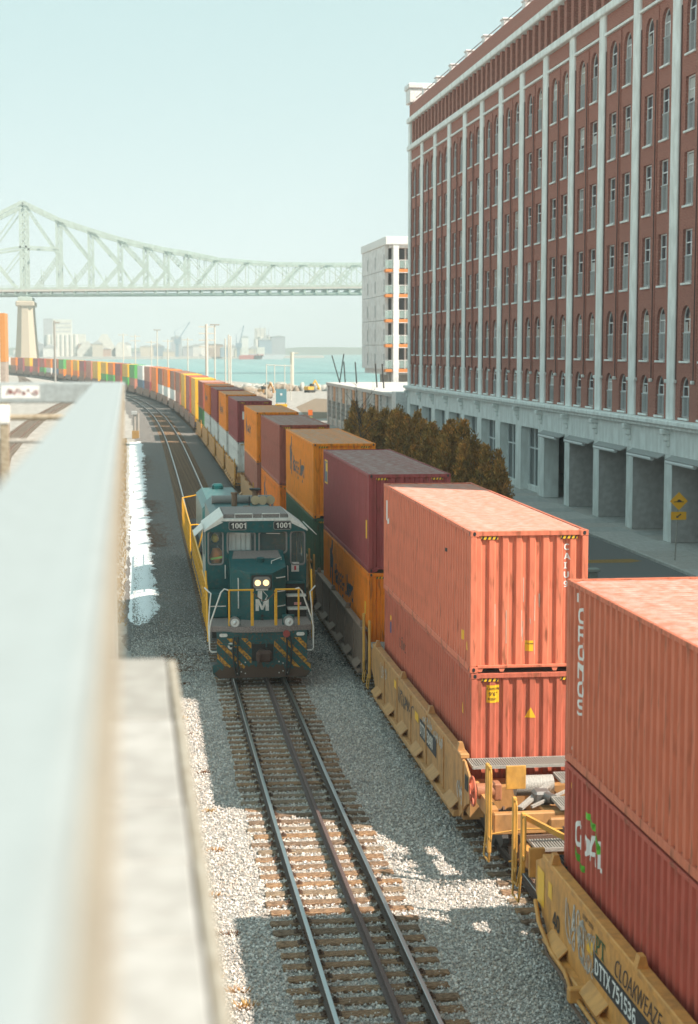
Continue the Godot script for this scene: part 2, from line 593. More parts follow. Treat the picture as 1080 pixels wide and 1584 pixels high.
func build_terrain() -> void:
	# land: one sheet to the horizon on the near side, ending at the harbour
	var shore := PackedVector2Array([Vector2(3000, 600), Vector2(3000, -330), Vector2(200, -330), Vector2(90, -345), Vector2(60, -395), Vector2(47, -425), Vector2(40, -470), Vector2(26, -560), Vector2(14, -650), Vector2(-6, -760), Vector2(-30, -900), Vector2(-60, -1050), Vector2(-110, -1250), Vector2(-200, -1500), Vector2(-3500, -1500), Vector2(-3500, 600)])
	sheet("ground", flat_poly(shore, -0.4), K.ground)
	# quay wall down to the water
	var mb := MB.new()
	for i in range(1, 14):
		var a := shore[i]; var b := shore[i + 1]
		mb.quad(Vector3(a.x, -6, a.y), Vector3(b.x, -6, b.y), Vector3(b.x, -0.4, b.y), Vector3(a.x, -0.4, a.y))
	sheet("quay_wall", mb.done(), K.concrete)
	var wm := mat(lin(0.23, 0.4, 0.39), 0.4)
	wm.metallic_specular = 0.35
	bump(grain(wm, noise_tex("watertone", 41, 0.015, Color(0.72, 0.8, 0.82), Color(1, 1, 1), 4), Vector3(0.004, 0.02, 0.02)), T.wave, 18.0)
	sheet("water", flat_poly(PackedVector2Array([Vector2(-4000, -300), Vector2(4000, -300), Vector2(4000, -3100), Vector2(-4000, -3100)]), -2.6), wm)
	# far shore and the port's land
	var far_m := grain(mat(lin(0.12, 0.15, 0.11), 0.95), T.soft, Vector3(0.01, 0.01, 0.01))
	var rng := RandomNumberGenerator.new()
	rng.seed = 77
	var ridge := MB.new()
	var px := -1500.0
	var ph := 16.0
	while px < 3500.0:
		var nx := px + rng.randf_range(25, 60)
		var nh := rng.randf_range(6, 11)
		for e in [[-3000.0, 0.0]]:
			ridge.quad(Vector3(px, -2.6, e[0]), Vector3(nx, -2.6, e[0]), Vector3(nx, nh, e[0] - 40), Vector3(px, ph, e[0] - 40))
			ridge.quad(Vector3(px, ph, e[0] - 40), Vector3(nx, nh, e[0] - 40), Vector3(nx, nh * 0.7, e[0] - 150), Vector3(px, ph * 0.7, e[0] - 150))
		px = nx; ph = nh
	sheet("wooded_far_shore", ridge.done(), far_m)
	var spit := MB.new()
	spit.prism(PackedVector2Array([Vector2(-2200, -1700), Vector2(-200, -1750), Vector2(20, -1850), Vector2(240, -2050), Vector2(250, -2150), Vector2(-2200, -2300)]), Transform3D(Basis(Vector3(1, 0, 0), Vector3(0, 0, 1), Vector3(0, -1, 0)), Vector3(0, 0.2, 0)), 3.5)
	sheet("port_land", spit.done(), K.ground)

	# ballast of the two main tracks
	var rows := []
	var z := 12.0
	var nz := FastNoiseLite.new()
	nz.seed = 4
	nz.frequency = 0.7
	var offs := [-9.0, -8.3, -7.7, -7.0, -6.3, -5.6, -4.9, -4.2, -3.5, -2.8, -2.1, -1.4, -0.7, 0.0, 0.7, 1.4, 2.0, 2.7, 3.5]
	while z > -700.0:
		var row := []
		for o in offs:
			var y := -0.235
			if o < -7.6: y = lerpf(-0.235, -0.44, minf(1.0, (-7.6 - o) / 0.9))
			if o > 1.9: y = lerpf(-0.235, -0.44, minf(1.0, (o - 1.9) / 1.2))
			y += nz.get_noise_2d(o, z) * 0.035
			row.append(line_at(z, o, y))
		rows.append(row)
		z -= 0.7 if z > -60 else (2.0 if z > -250 else 8.0)
	sheet("ballast", grid(rows), K.ballast)
	# darker stone with brown patches further along
	var dark_rows := []
	for i in rows.size():
		if rows[i][5].z < -47.0 and rows[i][5].z > -420.0:
			var row := []
			for j in range(0, offs.size() - 1):
				var q: Vector3 = rows[i][j]
				row.append(q + Vector3(0, 0.02 * clampf((-q.z - 56.0) / 6.0 + nz.get_noise_2d(q.x * 0.7, q.z * 0.35) * 1.6, -1.0, 0.4), 0))
			dark_rows.append(row)
	var dark_bed_m := worn(bump(grain(mat(lin(0.4, 0.385, 0.37), 0.95), T.gravel, Vector3(0.3, 0.3, 0.3)), T.gravelb, 3.0), T.rust, T.brownmask)
	sheet("dark_ballast", grid(dark_rows), dark_bed_m)
	build_stones()

func stone_mesh(rng: RandomNumberGenerator) -> ArrayMesh:
	var mb := MB.new()
	var p := []
	for o in [Vector3(1, 0, 0), Vector3(-1, 0, 0), Vector3(0, 0.8, 0), Vector3(0, -0.8, 0), Vector3(0, 0, 1), Vector3(0, 0, -1)]:
		p.append(o * rng.randf_range(0.75, 1.25) + Vector3(rng.randf_range(-0.3, 0.3), rng.randf_range(-0.25, 0.25), rng.randf_range(-0.3, 0.3)))
	for f in [[0, 2, 4], [2, 1, 4], [1, 3, 4], [3, 0, 4], [2, 0, 5], [1, 2, 5], [3, 1, 5], [0, 3, 5]]:
		mb.ot(p[f[0]], p[f[1]], p[f[2]], Vector3.ZERO)
	mb.colored = false
	return mb.done()

func build_stones() -> void:
	var rng := RandomNumberGenerator.new()
	rng.seed = 91
	var tones := [[0.5, 0.49, 0.475], [0.58, 0.57, 0.555], [0.39, 0.385, 0.38], [0.62, 0.605, 0.58], [0.5, 0.455, 0.41], [0.42, 0.375, 0.335], [0.55, 0.55, 0.55], [0.3, 0.295, 0.29]]
	var m := mat(Color(1, 1, 1), 0.92)
	m.vertex_color_use_as_albedo = true
	for k in 3:
		var mm := MultiMesh.new()
		mm.transform_format = MultiMesh.TRANSFORM_3D
		mm.use_colors = true
		mm.mesh = stone_mesh(rng)
		var count := 52000
		mm.instance_count = count
		for i in count:
			# denser near the camera
			var t := rng.randf()
			var z := -17.0 - 41.0 * pow(t, 1.25)
			if rng.randf() < 0.16: z = -56.0 - absf(rng.randfn(0.0, 11.0))
			var o := rng.randf_range(-8.2, 2.0)
			var y := -0.225 if o > -7.5 else -0.225 - (-7.5 - o) * 0.15
			var s := rng.randf_range(0.016, 0.034)
			var b := Basis.from_euler(Vector3(rng.randf() * TAU, rng.randf() * TAU, rng.randf() * TAU)).scaled(Vector3(s, s, s))
			mm.set_instance_transform(i, Transform3D(b, line_at(z, o, y + rng.randf_range(-0.005, 0.02))))
			var q: Array = tones[rng.randi() % tones.size()]
			var w := rng.randf_range(0.95, 1.35)
			if z + rng.randf_range(-7.0, 7.0) < -56.0: w *= 0.55   # darker stones further along
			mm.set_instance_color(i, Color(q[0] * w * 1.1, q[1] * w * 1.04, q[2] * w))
		var mi := MultiMeshInstance3D.new()
		mi.name = numbered("ballast_stones")
		mi.multimesh = mm
		mi.material_override = m
		add_child(mi)
		tag(mi, "loose crushed grey stones of the track bed", "gravel", "", "stuff")

func rail_mesh(pts: Array, plain := false) -> ArrayMesh:
	var sec := PackedVector2Array([Vector2(-0.07, -0.172), Vector2(-0.07, -0.158), Vector2(-0.012, -0.14), Vector2(-0.012, -0.05), Vector2(-0.037, -0.038), Vector2(-0.037, -0.007), Vector2(-0.03, 0), Vector2(0.03, 0), Vector2(0.037, -0.007), Vector2(0.037, -0.038), Vector2(0.012, -0.05), Vector2(0.012, -0.14), Vector2(0.07, -0.158), Vector2(0.07, -0.172)])
	var a := MB.new()
	a.sweep(pts, sec, true, PackedInt32Array([0, 1, 2, 3, 4, 8, 9, 10, 11, 12, 13] if not plain else []))
	var m := a.done()
	m.surface_set_material(0, K.rail)
	if not plain:
		var b := MB.new()
		b.sweep(pts, sec, true, PackedInt32Array([5, 6, 7]))
		m.add_surface_from_arrays(Mesh.PRIMITIVE_TRIANGLES, b.arrays())
		m.surface_set_material(1, K.railtop)
	return m

func build_tracks() -> void:
	var rng := RandomNumberGenerator.new()
	rng.seed = 12
	var tie_meshes := []
	for i in 4:
		var mb := MB.new()
		var e := 0.018
		mb.bbox(Vector3.ZERO, Vector3(2.6 + rng.randf_range(-0.05, 0.05), 0.2, 0.23), e)
		# worn, split edges
		for j in mb.v.size():
			var p := mb.v[j]
			mb.v[j] = p + Vector3(sin(p.x * 9 + i) * 0.004, sin(p.x * 5.1 + i * 2.0 + p.z * 20) * 0.006, sin(p.x * 7.3 + i * 3) * 0.006)
		tie_meshes.append(mb.done())
	var plate := MB.new()
	plate.bbox(Vector3(0, 0, 0), Vector3(0.32, 0.02, 0.18), 0.006)
	for sx in [-1, 1]:
		for sz in [-1, 1]:
			plate.bbox(Vector3(sx * 0.1, 0.025, sz * 0.055), Vector3(0.045, 0.035, 0.03), 0.008)
	var plate_mesh := plate.done()
	for which in 2:
		var off := -GAP if which == 0 else 0.0
		var o := structure("railway_track", "track under the green locomotive, with loose rail lying in it" if which == 0 else "track carrying the container train")
		for side in [-1, 1]:
			var pts := []
			var z := 10.0
			while z > -700:
				pts.append(line_at(z, off + side * 0.7525))
				z -= 4.0 if z > -300 else 10.0
			var r := part(o, "rail", rail_mesh(pts), null)
		var zz := -16.0
		while zz > -51.0:
			var tn := line_turn(zz)
			var t := part(o, "tie", tie_meshes[rng.randi() % 4], K.ties[rng.randi() % 5], line_at(zz, off + rng.randf_range(-0.05, 0.05), -0.283 + rng.randf_range(-0.012, 0.004)), Basis(Vector3.UP, tn + rng.randf_range(-0.015, 0.015)))
			if which == 0 or zz > -40:
				for side in [-1, 1]:
					part(t, "tie_plate", plate_mesh, K.plate, Vector3(side * 0.7525, 0.107, 0))
			zz -= 0.523 + rng.randf_range(-0.03, 0.03)
		var mb := MB.new()
		while zz > -260.0:
			mb.obox(Transform3D(Basis(Vector3.UP, line_turn(zz)), line_at(zz, off, -0.285)), Vector3(2.6, 0.2, 0.23))
			zz -= 0.54
		var far := part(o, "tie_run", mb.done(), K.ties[0])
		far.set_meta("kind", "stuff")
	# a spare rail lying on the ties inside the gauge
	var pts2 := []
	for z in [8.0, -10.0, -24.0, -30.0, -36.0, -42.0, -48.0, -54.0]:
		pts2.append(line_at(z, -GAP + 0.215 + (0.03 if z < -45 else 0.0), -0.01))
	var sp := MeshInstance3D.new()
	sp.name = numbered("spare_rail")
	sp.mesh = rail_mesh(pts2, true)
	sp.material_override = K.rail_old
	add_child(sp)
	tag(sp, "rusty spare rail lying on the ties between the running rails", "rail")
	# joint bars
	for q in [[-0.7525, -27.6], [0.7525, -25.2], [0.7525, -33.5], [-0.7525, -40.0]]:
		var jb := MB.new()
		for s in [-1, 1]:
			jb.bbox(Vector3(s * 0.03, -0.095, 0), Vector3(0.03, 0.085, 0.7), 0.008)
			for b in 4:
				jb.cyl(Vector3(s * 0.04, -0.095, -0.25 + b * 0.165), Vector3(s * 0.075, -0.095, -0.25 + b * 0.165), 0.018, 6)
		part(get_node("railway_track"), "joint_bar", jb.done(), K.plate, line_at(q[1], -GAP + q[0]), Basis(Vector3.UP, line_turn(q[1])))
	# yard tracks on the other side of the walkway
	var yards := [[[-10.0, -120], [-12.0, -160], [-12.7, -205], [-12.65, -250], [-11.7, -290], [-10.4, -345], [-9.5, -400], [-11, -460]], [[-26, -420], [-30, -500], [-33.5, -560], [-40, -650], [-52, -740]], [[-13, -430], [-17.5, -500], [-23.5, -560], [-31, -620], [-44, -710]], [[-20, -150], [-23, -220], [-23, -300], [-22, -380], [-26, -470], [-33, -560]]]
	var yard_tie := grain(mat(lin(0.36, 0.31, 0.26), 0.9), T.tie, Vector3(0.4, 2, 2))
	for y in yards:
		var o := structure("yard_track", "brown rails curving through the yard")
		for side in [-1, 1]:
			var c := Curve3D.new()
			c.bake_interval = 8.0
			for i in y.size():
				var p := Vector3(y[i][0], 0, y[i][1])
				var a := Vector3(y[maxi(i - 1, 0)][0], 0, y[maxi(i - 1, 0)][1])
				var b := Vector3(y[mini(i + 1, y.size() - 1)][0], 0, y[mini(i + 1, y.size() - 1)][1])
				var tg := (b - a) / 6.0
				var nrm := (b - a).normalized().cross(Vector3.UP)
				c.add_point(p + nrm * side * 0.75 + Vector3(0, -0.12, 0), -tg, tg)
			var pts: Array = []
			for p in c.get_baked_points(): pts.append(p)
			var mb := MB.new()
			mb.sweep(pts, PackedVector2Array([Vector2(-0.07, -0.2), Vector2(-0.05, 0), Vector2(0.05, 0), Vector2(0.07, -0.2)]), false)
			part(o, "rail", mb.done(), K.rusty)
		var tm := MB.new()
		for i in y.size() - 1:
			var a := Vector3(y[i][0], -0.3, y[i][1])
			var b := Vector3(y[i + 1][0], -0.3, y[i + 1][1])
			var L := a.distance_to(b)
			var k := int(L / 0.7)
			for j in k:
				tm.obox(Transform3D(Basis(Vector3.UP, atan2(-(b - a).x, -(b - a).z)), a.lerp(b, float(j) / k)), Vector3(2.5, 0.16, 0.24))
		part(o, "tie_run", tm.done(), yard_tie).set_meta("kind", "stuff")

# ---------- containers ----------
const CL := 12.19
const CW := 2.438
const CH := 2.896
const RIB := 0.2785
var box_meshes := {}

# depth of the corrugated sheet below the outer plane at distance u along the wall
func rib_depth(u: float, deep: float) -> float:
	var t := fposmod(u, RIB)
	if t < 0.105: return 0.0
	if t < 0.14: return deep * (t - 0.105) / 0.035
	if t < 0.2435: return deep
	return deep * (1.0 - (t - 0.2435) / 0.035)

func rib_breaks(a: float, b: float) -> PackedFloat32Array:
	var out := PackedFloat32Array()
	var k := floorf(a / RIB)
	while k * RIB < b:
		for t in [0.0, 0.105, 0.14, 0.2435]:
			var u: float = k * RIB + t
			if u > a + 0.001 and u < b - 0.001: out.append(u)
		k += 1
	return out

# corrugated wall: u runs along r from o, standing up along Y, outward n
func rib_wall(o: Vector3, r: Vector3, n: Vector3, length: float, y0: float, y1: float, deep: float) -> ArrayMesh:
	var mb := MB.new()
	var us := [0.0]
	for u in rib_breaks(0, length): us.append(u)
	us.append(length)
	for i in us.size() - 1:
		var a: Vector3 = o + r * us[i] - n * rib_depth(us[i], deep)
		var b: Vector3 = o + r * us[i + 1] - n * rib_depth(us[i + 1] - 0.0001, deep)
		mb.quad(a + Vector3.UP * y0, b + Vector3.UP * y0, b + Vector3.UP * y1, a + Vector3.UP * y1)
	return mb.done()

func make_box_meshes() -> void:
	var d := box_meshes
	var hx := CW / 2
	var hz := CL / 2
	# side walls stand in from the posts and rails
	d.side_p = rib_wall(Vector3(hx - 0.012, 0, hz - 0.1), Vector3(0, 0, -1), Vector3(1, 0, 0), CL - 0.2, 0.13, CH - 0.085, 0.04)
	d.side_m = rib_wall(Vector3(-hx + 0.012, 0, -hz + 0.1), Vector3(0, 0, 1), Vector3(-1, 0, 0), CL - 0.2, 0.13, CH - 0.085, 0.04)
	d.end_f = rib_wall(Vector3(-hx + 0.12, 0, hz - 0.035), Vector3(1, 0, 0), Vector3(0, 0, 1), CW - 0.24, 0.14, CH - 0.1, 0.05)
	d.end_b = rib_wall(Vector3(hx - 0.12, 0, -hz + 0.035), Vector3(-1, 0, 0), Vector3(0, 0, -1), CW - 0.24, 0.14, CH - 0.1, 0.05)
	var mb := MB.new()
	mb.bbox(Vector3(0, CH / 2, 0), Vector3(0.13, CH - 0.24, 0.15), 0.012)
	d.post = mb.done()
	mb = MB.new()
	# casting with its holes as dark recessed ovals
	mb.bbox(Vector3.ZERO, Vector3(0.168, 0.118, 0.178), 0.008)
	d.casting = mb.done()
	mb = MB.new()
	var oval := PackedVector2Array()
	for i in 12:
		oval.append(Vector2(cos(TAU * i / 12) * 0.032, sin(TAU * i / 12) * 0.03 + (0.012 if i < 6 else -0.012)))
	mb.prism(oval, Transform3D(Basis(), Vector3(0, 0, 0.0885)), 0.003)
	mb.prism(oval, Transform3D(Basis(Vector3(0, 0, 1), Vector3(0, 1, 0), Vector3(-1, 0, 0)), Vector3(-0.0835, 0, 0)), 0.003)
	mb.prism(oval, Transform3D(Basis(Vector3(1, 0, 0), Vector3(0, 0, -1), Vector3(0, 1, 0)), Vector3(0, 0.0585, 0)), 0.003)
	d.hole = mb.done()
	mb = MB.new()
	mb.bbox(Vector3.ZERO, Vector3(0.06, 0.075, CL - 0.34), 0.008)
	d.top_rail = mb.done()
	mb = MB.new()
	mb.bbox(Vector3.ZERO, Vector3(0.07, 0.14, CL - 0.34), 0.01)
	d.low_rail = mb.done()
	mb = MB.new()
	mb.bbox(Vector3.ZERO, Vector3(CW - 0.32, 0.1, 0.07), 0.008)
	d.head = mb.done()
	mb = MB.new()
	mb.bbox(Vector3(0, 0.02, 0), Vector3(CW - 0.32, 0.06, 0.07), 0.008)
	# forklift-like gooseneck stubs under the sill
	for x in [-0.55, 0.55, -1.0, 1.0]:
		mb.prism(PackedVector2Array([Vector2(-0.07, -0.005), Vector2(0.07, -0.005), Vector2(0.035, -0.085), Vector2(-0.035, -0.085)]), Transform3D(Basis(), Vector3(x, 0, -0.03)), 0.05)
	d.sill = mb.done()
	# roof with shallow ridges across
	mb = MB.new()
	var z := -hz + 0.2
	var y := CH - 0.03
	mb.quad(Vector3(-hx + 0.03, y, -hz + 0.02), Vector3(-hx + 0.03, y, -hz + 0.2), Vector3(hx - 0.03, y, -hz + 0.2), Vector3(hx - 0.03, y, -hz + 0.02))
	var p := [0.0, 0.09, 0.105, 0.19, 0.205]
	while z + 0.205 < hz - 0.18:
		var hs := [0.0, 0.0, 0.014, 0.014, 0.0]
		for i in 4:
			var za: float = z + p[i]
			var zb: float = z + p[i + 1]
			var w := hx - 0.16
			mb.quad(Vector3(-w, y + hs[i], za), Vector3(-w, y + hs[i + 1], zb), Vector3(w, y + hs[i + 1], zb), Vector3(w, y + hs[i], za))
			for s in [-1, 1]:
				var A := Vector3(s * w, y + hs[i], za); var B := Vector3(s * w, y + hs[i + 1], zb)
				var C := Vector3(s * (hx - 0.03), y, zb); var D := Vector3(s * (hx - 0.03), y, za)
				if s > 0: mb.quad(A, B, C, D)
				else: mb.quad(A, D, C, B)
		z += 0.205
	mb.quad(Vector3(-hx + 0.03, y, z), Vector3(-hx + 0.03, y, hz - 0.02), Vector3(hx - 0.03, y, hz - 0.02), Vector3(hx - 0.03, y, z))
	d.roof = mb.done()
	mb = MB.new()
	mb.span(Vector3(-hx + 0.05, 0.1, -hz + 0.1), Vector3(hx - 0.05, 0.16, hz - 0.1))
	d.floor = mb.done()
	# hazard strips
	var yl := MB.new()
	var bl := MB.new()
	yl.span(Vector3(-0.17, -0.03, 0), Vector3(0.17, 0.03, 0.003))
	for i in 4:
		var x := -0.17 + i * 0.092
		bl.prism(PackedVector2Array([Vector2(x, -0.03), Vector2(x + 0.04, -0.03), Vector2(x + 0.064, 0.03), Vector2(x + 0.024, 0.03)]), Transform3D(Basis(), Vector3(0, 0, 0.0035)), 0.002)
	d.haz = yl.done()
	d.haz_bar = bl.done()
	# far-off containers: one body
	mb = MB.new()
	mb.span(Vector3(-hx + 0.03, 0.02, -hz + 0.04), Vector3(hx - 0.03, CH - 0.03, hz - 0.04))
	for sx in [-1, 1]:
		for sz in [-1, 1]:
			mb.box(Vector3(sx * (hx - 0.06), CH / 2, sz * (hz - 0.07)), Vector3(0.14, CH, 0.15))
		mb.box(Vector3(sx * (hx - 0.03), CH - 0.04, 0), Vector3(0.07, 0.081, CL - 0.3))
		mb.box(Vector3(sx * (hx - 0.03), 0.07, 0), Vector3(0.07, 0.141, CL - 0.3))
	d.far = mb.done()

var paints := {}
# container paint: sun-bleached coat with streaks and rust spots
func paint(key: String, c: Color) -> StandardMaterial3D:
	if not paints.has(key):
		var m := mat(c, 0.6)
		m.metallic_specular = 0.3
		grain(m, T.streak, Vector3(0.5, 0.08, 0.5))
		worn(m, T.rust, T.rustmask)
		bump(m, T.bumpf, 0.25)
		paints[key] = m
	return paints[key]

func roof_paint(key: String, c: Color) -> StandardMaterial3D:
	if not paints.has(key):
		var m := mat(c, 0.6)
		m.metallic_specular = 0.35
		grain(m, T.soft, Vector3(0.2, 0.2, 0.2))
		worn(m, T.chalk, T.scuff_light_mask)  # dust coat, strengthened so the tops look paler, as in sun
		paints[key] = m
	return paints[key]

func container(label: String, key: String, c: Color, z: float, y: float, off := 0.0, group := "", hazard := true) -> Node3D:
	var o := thing("shipping_container", label, "container", line_at(z, off, y), line_turn(z), group)
	var d := box_meshes
	var m := paint(key, c)
	var rm := roof_paint(key + "roof", c)
	var hx := CW / 2
	var hz := CL / 2
	part(o, "side_wall", d.side_p, m); part(o, "side_wall", d.side_m, m)
	part(o, "end_wall", d.end_f, m); part(o, "end_wall", d.end_b, m)
	part(o, "roof", d.roof, rm)
	part(o, "floor", d.floor, K.dark)
	for sx in [-1, 1]:
		part(o, "top_rail", d.top_rail, m, Vector3(sx * (hx - 0.03), CH - 0.045, 0))
		part(o, "bottom_rail", d.low_rail, m, Vector3(sx * (hx - 0.035), 0.08, 0))
		for sz in [-1, 1]:
			part(o, "corner_post", d.post, m, Vector3(sx * (hx - 0.068), 0, sz * (hz - 0.077)))
			for t in [0.06, CH - 0.06]:
				var cc := part(o, "corner_casting", d.casting, m, Vector3(sx * (hx - 0.084), t, sz * (hz - 0.089)))
				if sz > 0: part(cc, "twistlock_hole", d.hole, K.black)
	for sz in [-1, 1]:
		part(o, "end_header", d.head, m, Vector3(0, CH - 0.055, sz * (hz - 0.04)))
		part(o, "end_sill", d.sill, m, Vector3(0, 0.1, sz * (hz - 0.04)))
	if hazard:
		for sx in [-1, 1]:
			var h := part(o, "hazard_strip", d.haz, K.sticker, Vector3(sx * (hx - 0.4), CH - 0.145, hz - 0.028))
			part(h, "black_bar", d.haz_bar, K.black)
	return o

# mark on the left (camera-side) wall; u runs from the front end backwards is flipped so that text reads left to right: origin at the far end
func side_mark(o: Node3D, called: String, t: PackedVector2Array, m: Material, zlocal: float, y: float) -> MeshInstance3D:
	# walls seen from -X: reading direction is +z; u = z + hz - 0.1 measured from the back end
	var hz := CL / 2
	var base := zlocal + hz - 0.1
	var t2 := xf_tris(t, Vector2(base, y), Vector2(1, 1))
	var mb := MB.new()
	lay(mb, t2, rib_breaks(-0.2, CL), func(u, w, mid):
		var uu := clampf(u, mid - 1.0, mid + 1.0)
		var e := 0.0005 if mid > u else -0.0005
		return Vector3(-CW / 2 + 0.012 + rib_depth(uu + e, 0.04) - 0.004, w, -hz + 0.1 + u), false)
	return part(o, called, mb.done(), m)

func end_mark(o: Node3D, called: String, t: PackedVector2Array, m: Material, x: float, y: float) -> MeshInstance3D:
	var base := x + CW / 2 - 0.12
	var t2 := xf_tris(t, Vector2(base, y), Vector2(1, 1))
	var mb := MB.new()
	lay(mb, t2, rib_breaks(-0.2, CW), func(u, w, mid):
		var e := 0.0005 if mid > u else -0.0005
		return Vector3(-CW / 2 + 0.12 + u, w, CL / 2 - 0.035 - rib_depth(u + e, 0.05) + 0.004))
	return part(o, called, mb.done(), m)

func rect(x: float, y: float, w: float, h: float) -> PackedVector2Array:
	return PackedVector2Array([Vector2(x, y), Vector2(x + w, y), Vector2(x + w, y + h), Vector2(x, y), Vector2(x + w, y + h), Vector2(x, y + h)])

func hapag(o: Node3D, zl: float, y: float, s: float) -> void:
	var blue := mat(lin(0.035, 0.06, 0.09), 0.5)
	# the shipping line's angular sign: a standing block with a notch, and the name
	var sgn := PackedVector2Array([Vector2(0, 0.1), Vector2(0.28, 0), Vector2(0.3, 0.5), Vector2(0.62, 0.38), Vector2(0.64, -0.1), Vector2(0.95, -0.22), Vector2(1.0, 0.85), Vector2(0.7, 0.98), Vector2(0.78, 1.5), Vector2(0.5, 1.62), Vector2(0.4, 1.0), Vector2(0.05, 1.15)])
	side_mark(o, "line_emblem", xf_tris(poly_tris(sgn), Vector2.ZERO, Vector2(s, s)), blue, zl, y)
	side_mark(o, "line_name", xf_tris(text_tris("Hapag-Lloyd"), Vector2.ZERO, Vector2(s * 0.92, s * 0.92)), blue, zl + s * 1.35, y - s * 0.12)

func build_containers() -> void:
	make_box_meshes()
	var terracotta := lin(0.72, 0.21, 0.125)
	var brick := lin(0.6, 0.175, 0.1)
	var crimson := lin(0.46, 0.1, 0.07)
	var maroon := lin(0.34, 0.075, 0.075)
	var orange := lin(0.88, 0.235, 0.015)
	var amber := lin(0.94, 0.29, 0.022)
	var green := lin(0.06, 0.13, 0.08)
	var brown := lin(0.4, 0.12, 0.085)
	var white := lin(0.76, 0.76, 0.73)
	var low := 0.36
	var up := 0.36 + CH + 0.012
	var z1 := -25.55 + CL / 2
	var c1 := container("brownish red container with tall white stacked letters, on top of the crimson one", "brick", brick, z1, up + 0.06)
	var c1b := container("crimson container with white and green round mark, in the ochre well car", "crimson", crimson, z1, low + 0.05)
	var c2 := container("orange red container with small yellow plate, sunlit end, stacked beside the platform gap", "terracotta", terracotta, -33.0 - CL / 2, up, -0.01, "")
	var c2b := container("orange red container with yellow caution label, lower one behind the coupling platforms", "terracotta2", lin(0.55, 0.15, 0.095), -33.0 - CL / 2, low, 0.02)
	var c3 := container("dark maroon container stacked on an orange container with blue lettering", "maroon", maroon, -48.4 - CL / 2, up, 0, "")
	var c3b := container("orange container with blue lettering, low in the well under a maroon one", "orange", orange, -48.4 - CL / 2, low)
	var c4 := container("amber container with large blue emblem, stacked on the dark green one", "amber", amber, -64.3 - CL / 2, up, 0, "")
	var c4b := container("dark green container low in the train behind the locomotive cab", "green", green, -64.3 - CL / 2, low)
	var c5 := container("weathered brown container with streaked purple roof, on top of an orange one", "brown", brown, -80.2 - CL / 2, up, 0, "")
	var c5b := container("orange container with blue emblem, lower one beneath the weathered brown one", "orange", orange, -80.2 - CL / 2, low)
	var c6 := container("amber container with small blue emblem, on top of the pale terracotta one", "amber", amber, -96.2 - CL / 2, up, 0, "")
	var c6b := container("pale terracotta container beneath the amber one with small emblem", "dusty", lin(0.45, 0.18, 0.13), -96.2 - CL / 2, low)
	var wp: Material = K.paint_white
	# upper near container: letters one above the other near its far end
	var names := ["C", "R", "O", "N", "O", "S"]
	for i in 6:
		side_mark(c1, "letter", xf_tris(text_tris(names[i]), Vector2.ZERO, Vector2(0.4, 0.25)), wp, -CL / 2 + 0.66, 2.3 - i * 0.285)
	side_mark(c1, "number_plate", rect(0, 0, 0.06, 0.14), wp, -CL / 2 + 0.5, 2.6)
	side_mark(c1, "data_plate", rect(0, 0, 0.05, 0.05), wp, -CL / 2 + 0.35, 0.25)
	# lower near container: round mark
	var gm := mat(lin(0.12, 0.5, 0.03), 0.5)
	side_mark(c1b, "mark_name", xf_tris(text_tris("GoAL"), Vector2.ZERO, Vector2(0.46, 0.42)), wp, -CL / 2 + 0.62, 1.72)
	for ar in [[0.15, 1.5], [3.5, 4.6]]:
		var pts := []
		for i in 11:
			var a: float = lerpf(ar[0], ar[1], i / 10.0)
			pts.append(Vector2(0.6 + cos(a) * 0.68, 0.18 + sin(a) * 0.46))
		side_mark(c1b, "green_arc", stroke_tris(pts, 0.1), gm, -CL / 2 + 0.62, 1.72)
	side_mark(c1b, "yellow_tab", rect(0, 0, 0.1, 0.09), K.sticker, -CL / 2 + 0.3, 2.55)
	# sunlit end with its letters and plates
	var nm := ["C", "A", "I", "U", "9"]
	for i in 5:
		end_mark(c2, "letter", xf_tris(text_tris(nm[i]), Vector2.ZERO, Vector2(0.14, 0.13)), wp, 0.73, 2.48 - i * 0.19)
	end_mark(c2, "yellow_plate", rect(0, 0, 0.16, 0.22), K.sticker, -0.06, 0.42)
	end_mark(c2, "stencil", xf_tris(text_tris("CAUTION"), Vector2.ZERO, Vector2(0.026, 0.03)), K.black, -0.05, 0.56).position.z = 0.003
	for i in 9:
		var rx := RandomNumberGenerator.new()
		rx.seed = 300 + i
		end_mark(c2, "paint_scratch", stroke_tris([Vector2(0, 0), Vector2(rx.randf_range(-0.01, 0.01), rx.randf_range(0.1, 0.7))], rx.randf_range(0.008, 0.022)), roof_paint("scratch", lin(0.62, 0.4, 0.3)), rx.randf_range(-0.85, 0.35), rx.randf_range(0.3, 1.5))
	side_mark(c2, "white_letter", xf_tris(text_tris("U"), Vector2.ZERO, Vector2(0.62, 0.62)), wp, -CL / 2 + 0.45, 1.85)
	side_mark(c2, "yellow_plate", rect(0, 0, 0.2, 0.2), K.sticker, CL / 2 - 1.0, 0.55)
	side_mark(c2, "yellow_triangle", PackedVector2Array([Vector2(0, 0), Vector2(0.22, 0), Vector2(0.16, 0.2)]), K.sticker, CL / 2 - 0.5, 0.42)
	side_mark(c2, "white_plate", rect(0, 0, 0.1, 0.1), wp, CL / 2 - 0.5, 1.75)
	side_mark(c2, "dark_tag", rect(0, 0, 0.15, 0.08), K.dark, CL / 2 - 2.9, 2.15)
	side_mark(c2b, "yellow_triangle", PackedVector2Array([Vector2(0, 0), Vector2(0.26, 0), Vector2(0.2, 0.24)]), K.sticker, CL / 2 - 1.1, 1.9)
	side_mark(c2b, "sticker_column", rect(0, 0, 0.14, 0.12), K.sticker, -CL / 2 + 1.0, 2.2)
	side_mark(c2b, "sticker_column", rect(0, 0, 0.14, 0.3), mat(lin(0.05, 0.08, 0.2), 0.5), -CL / 2 + 1.0, 1.85)
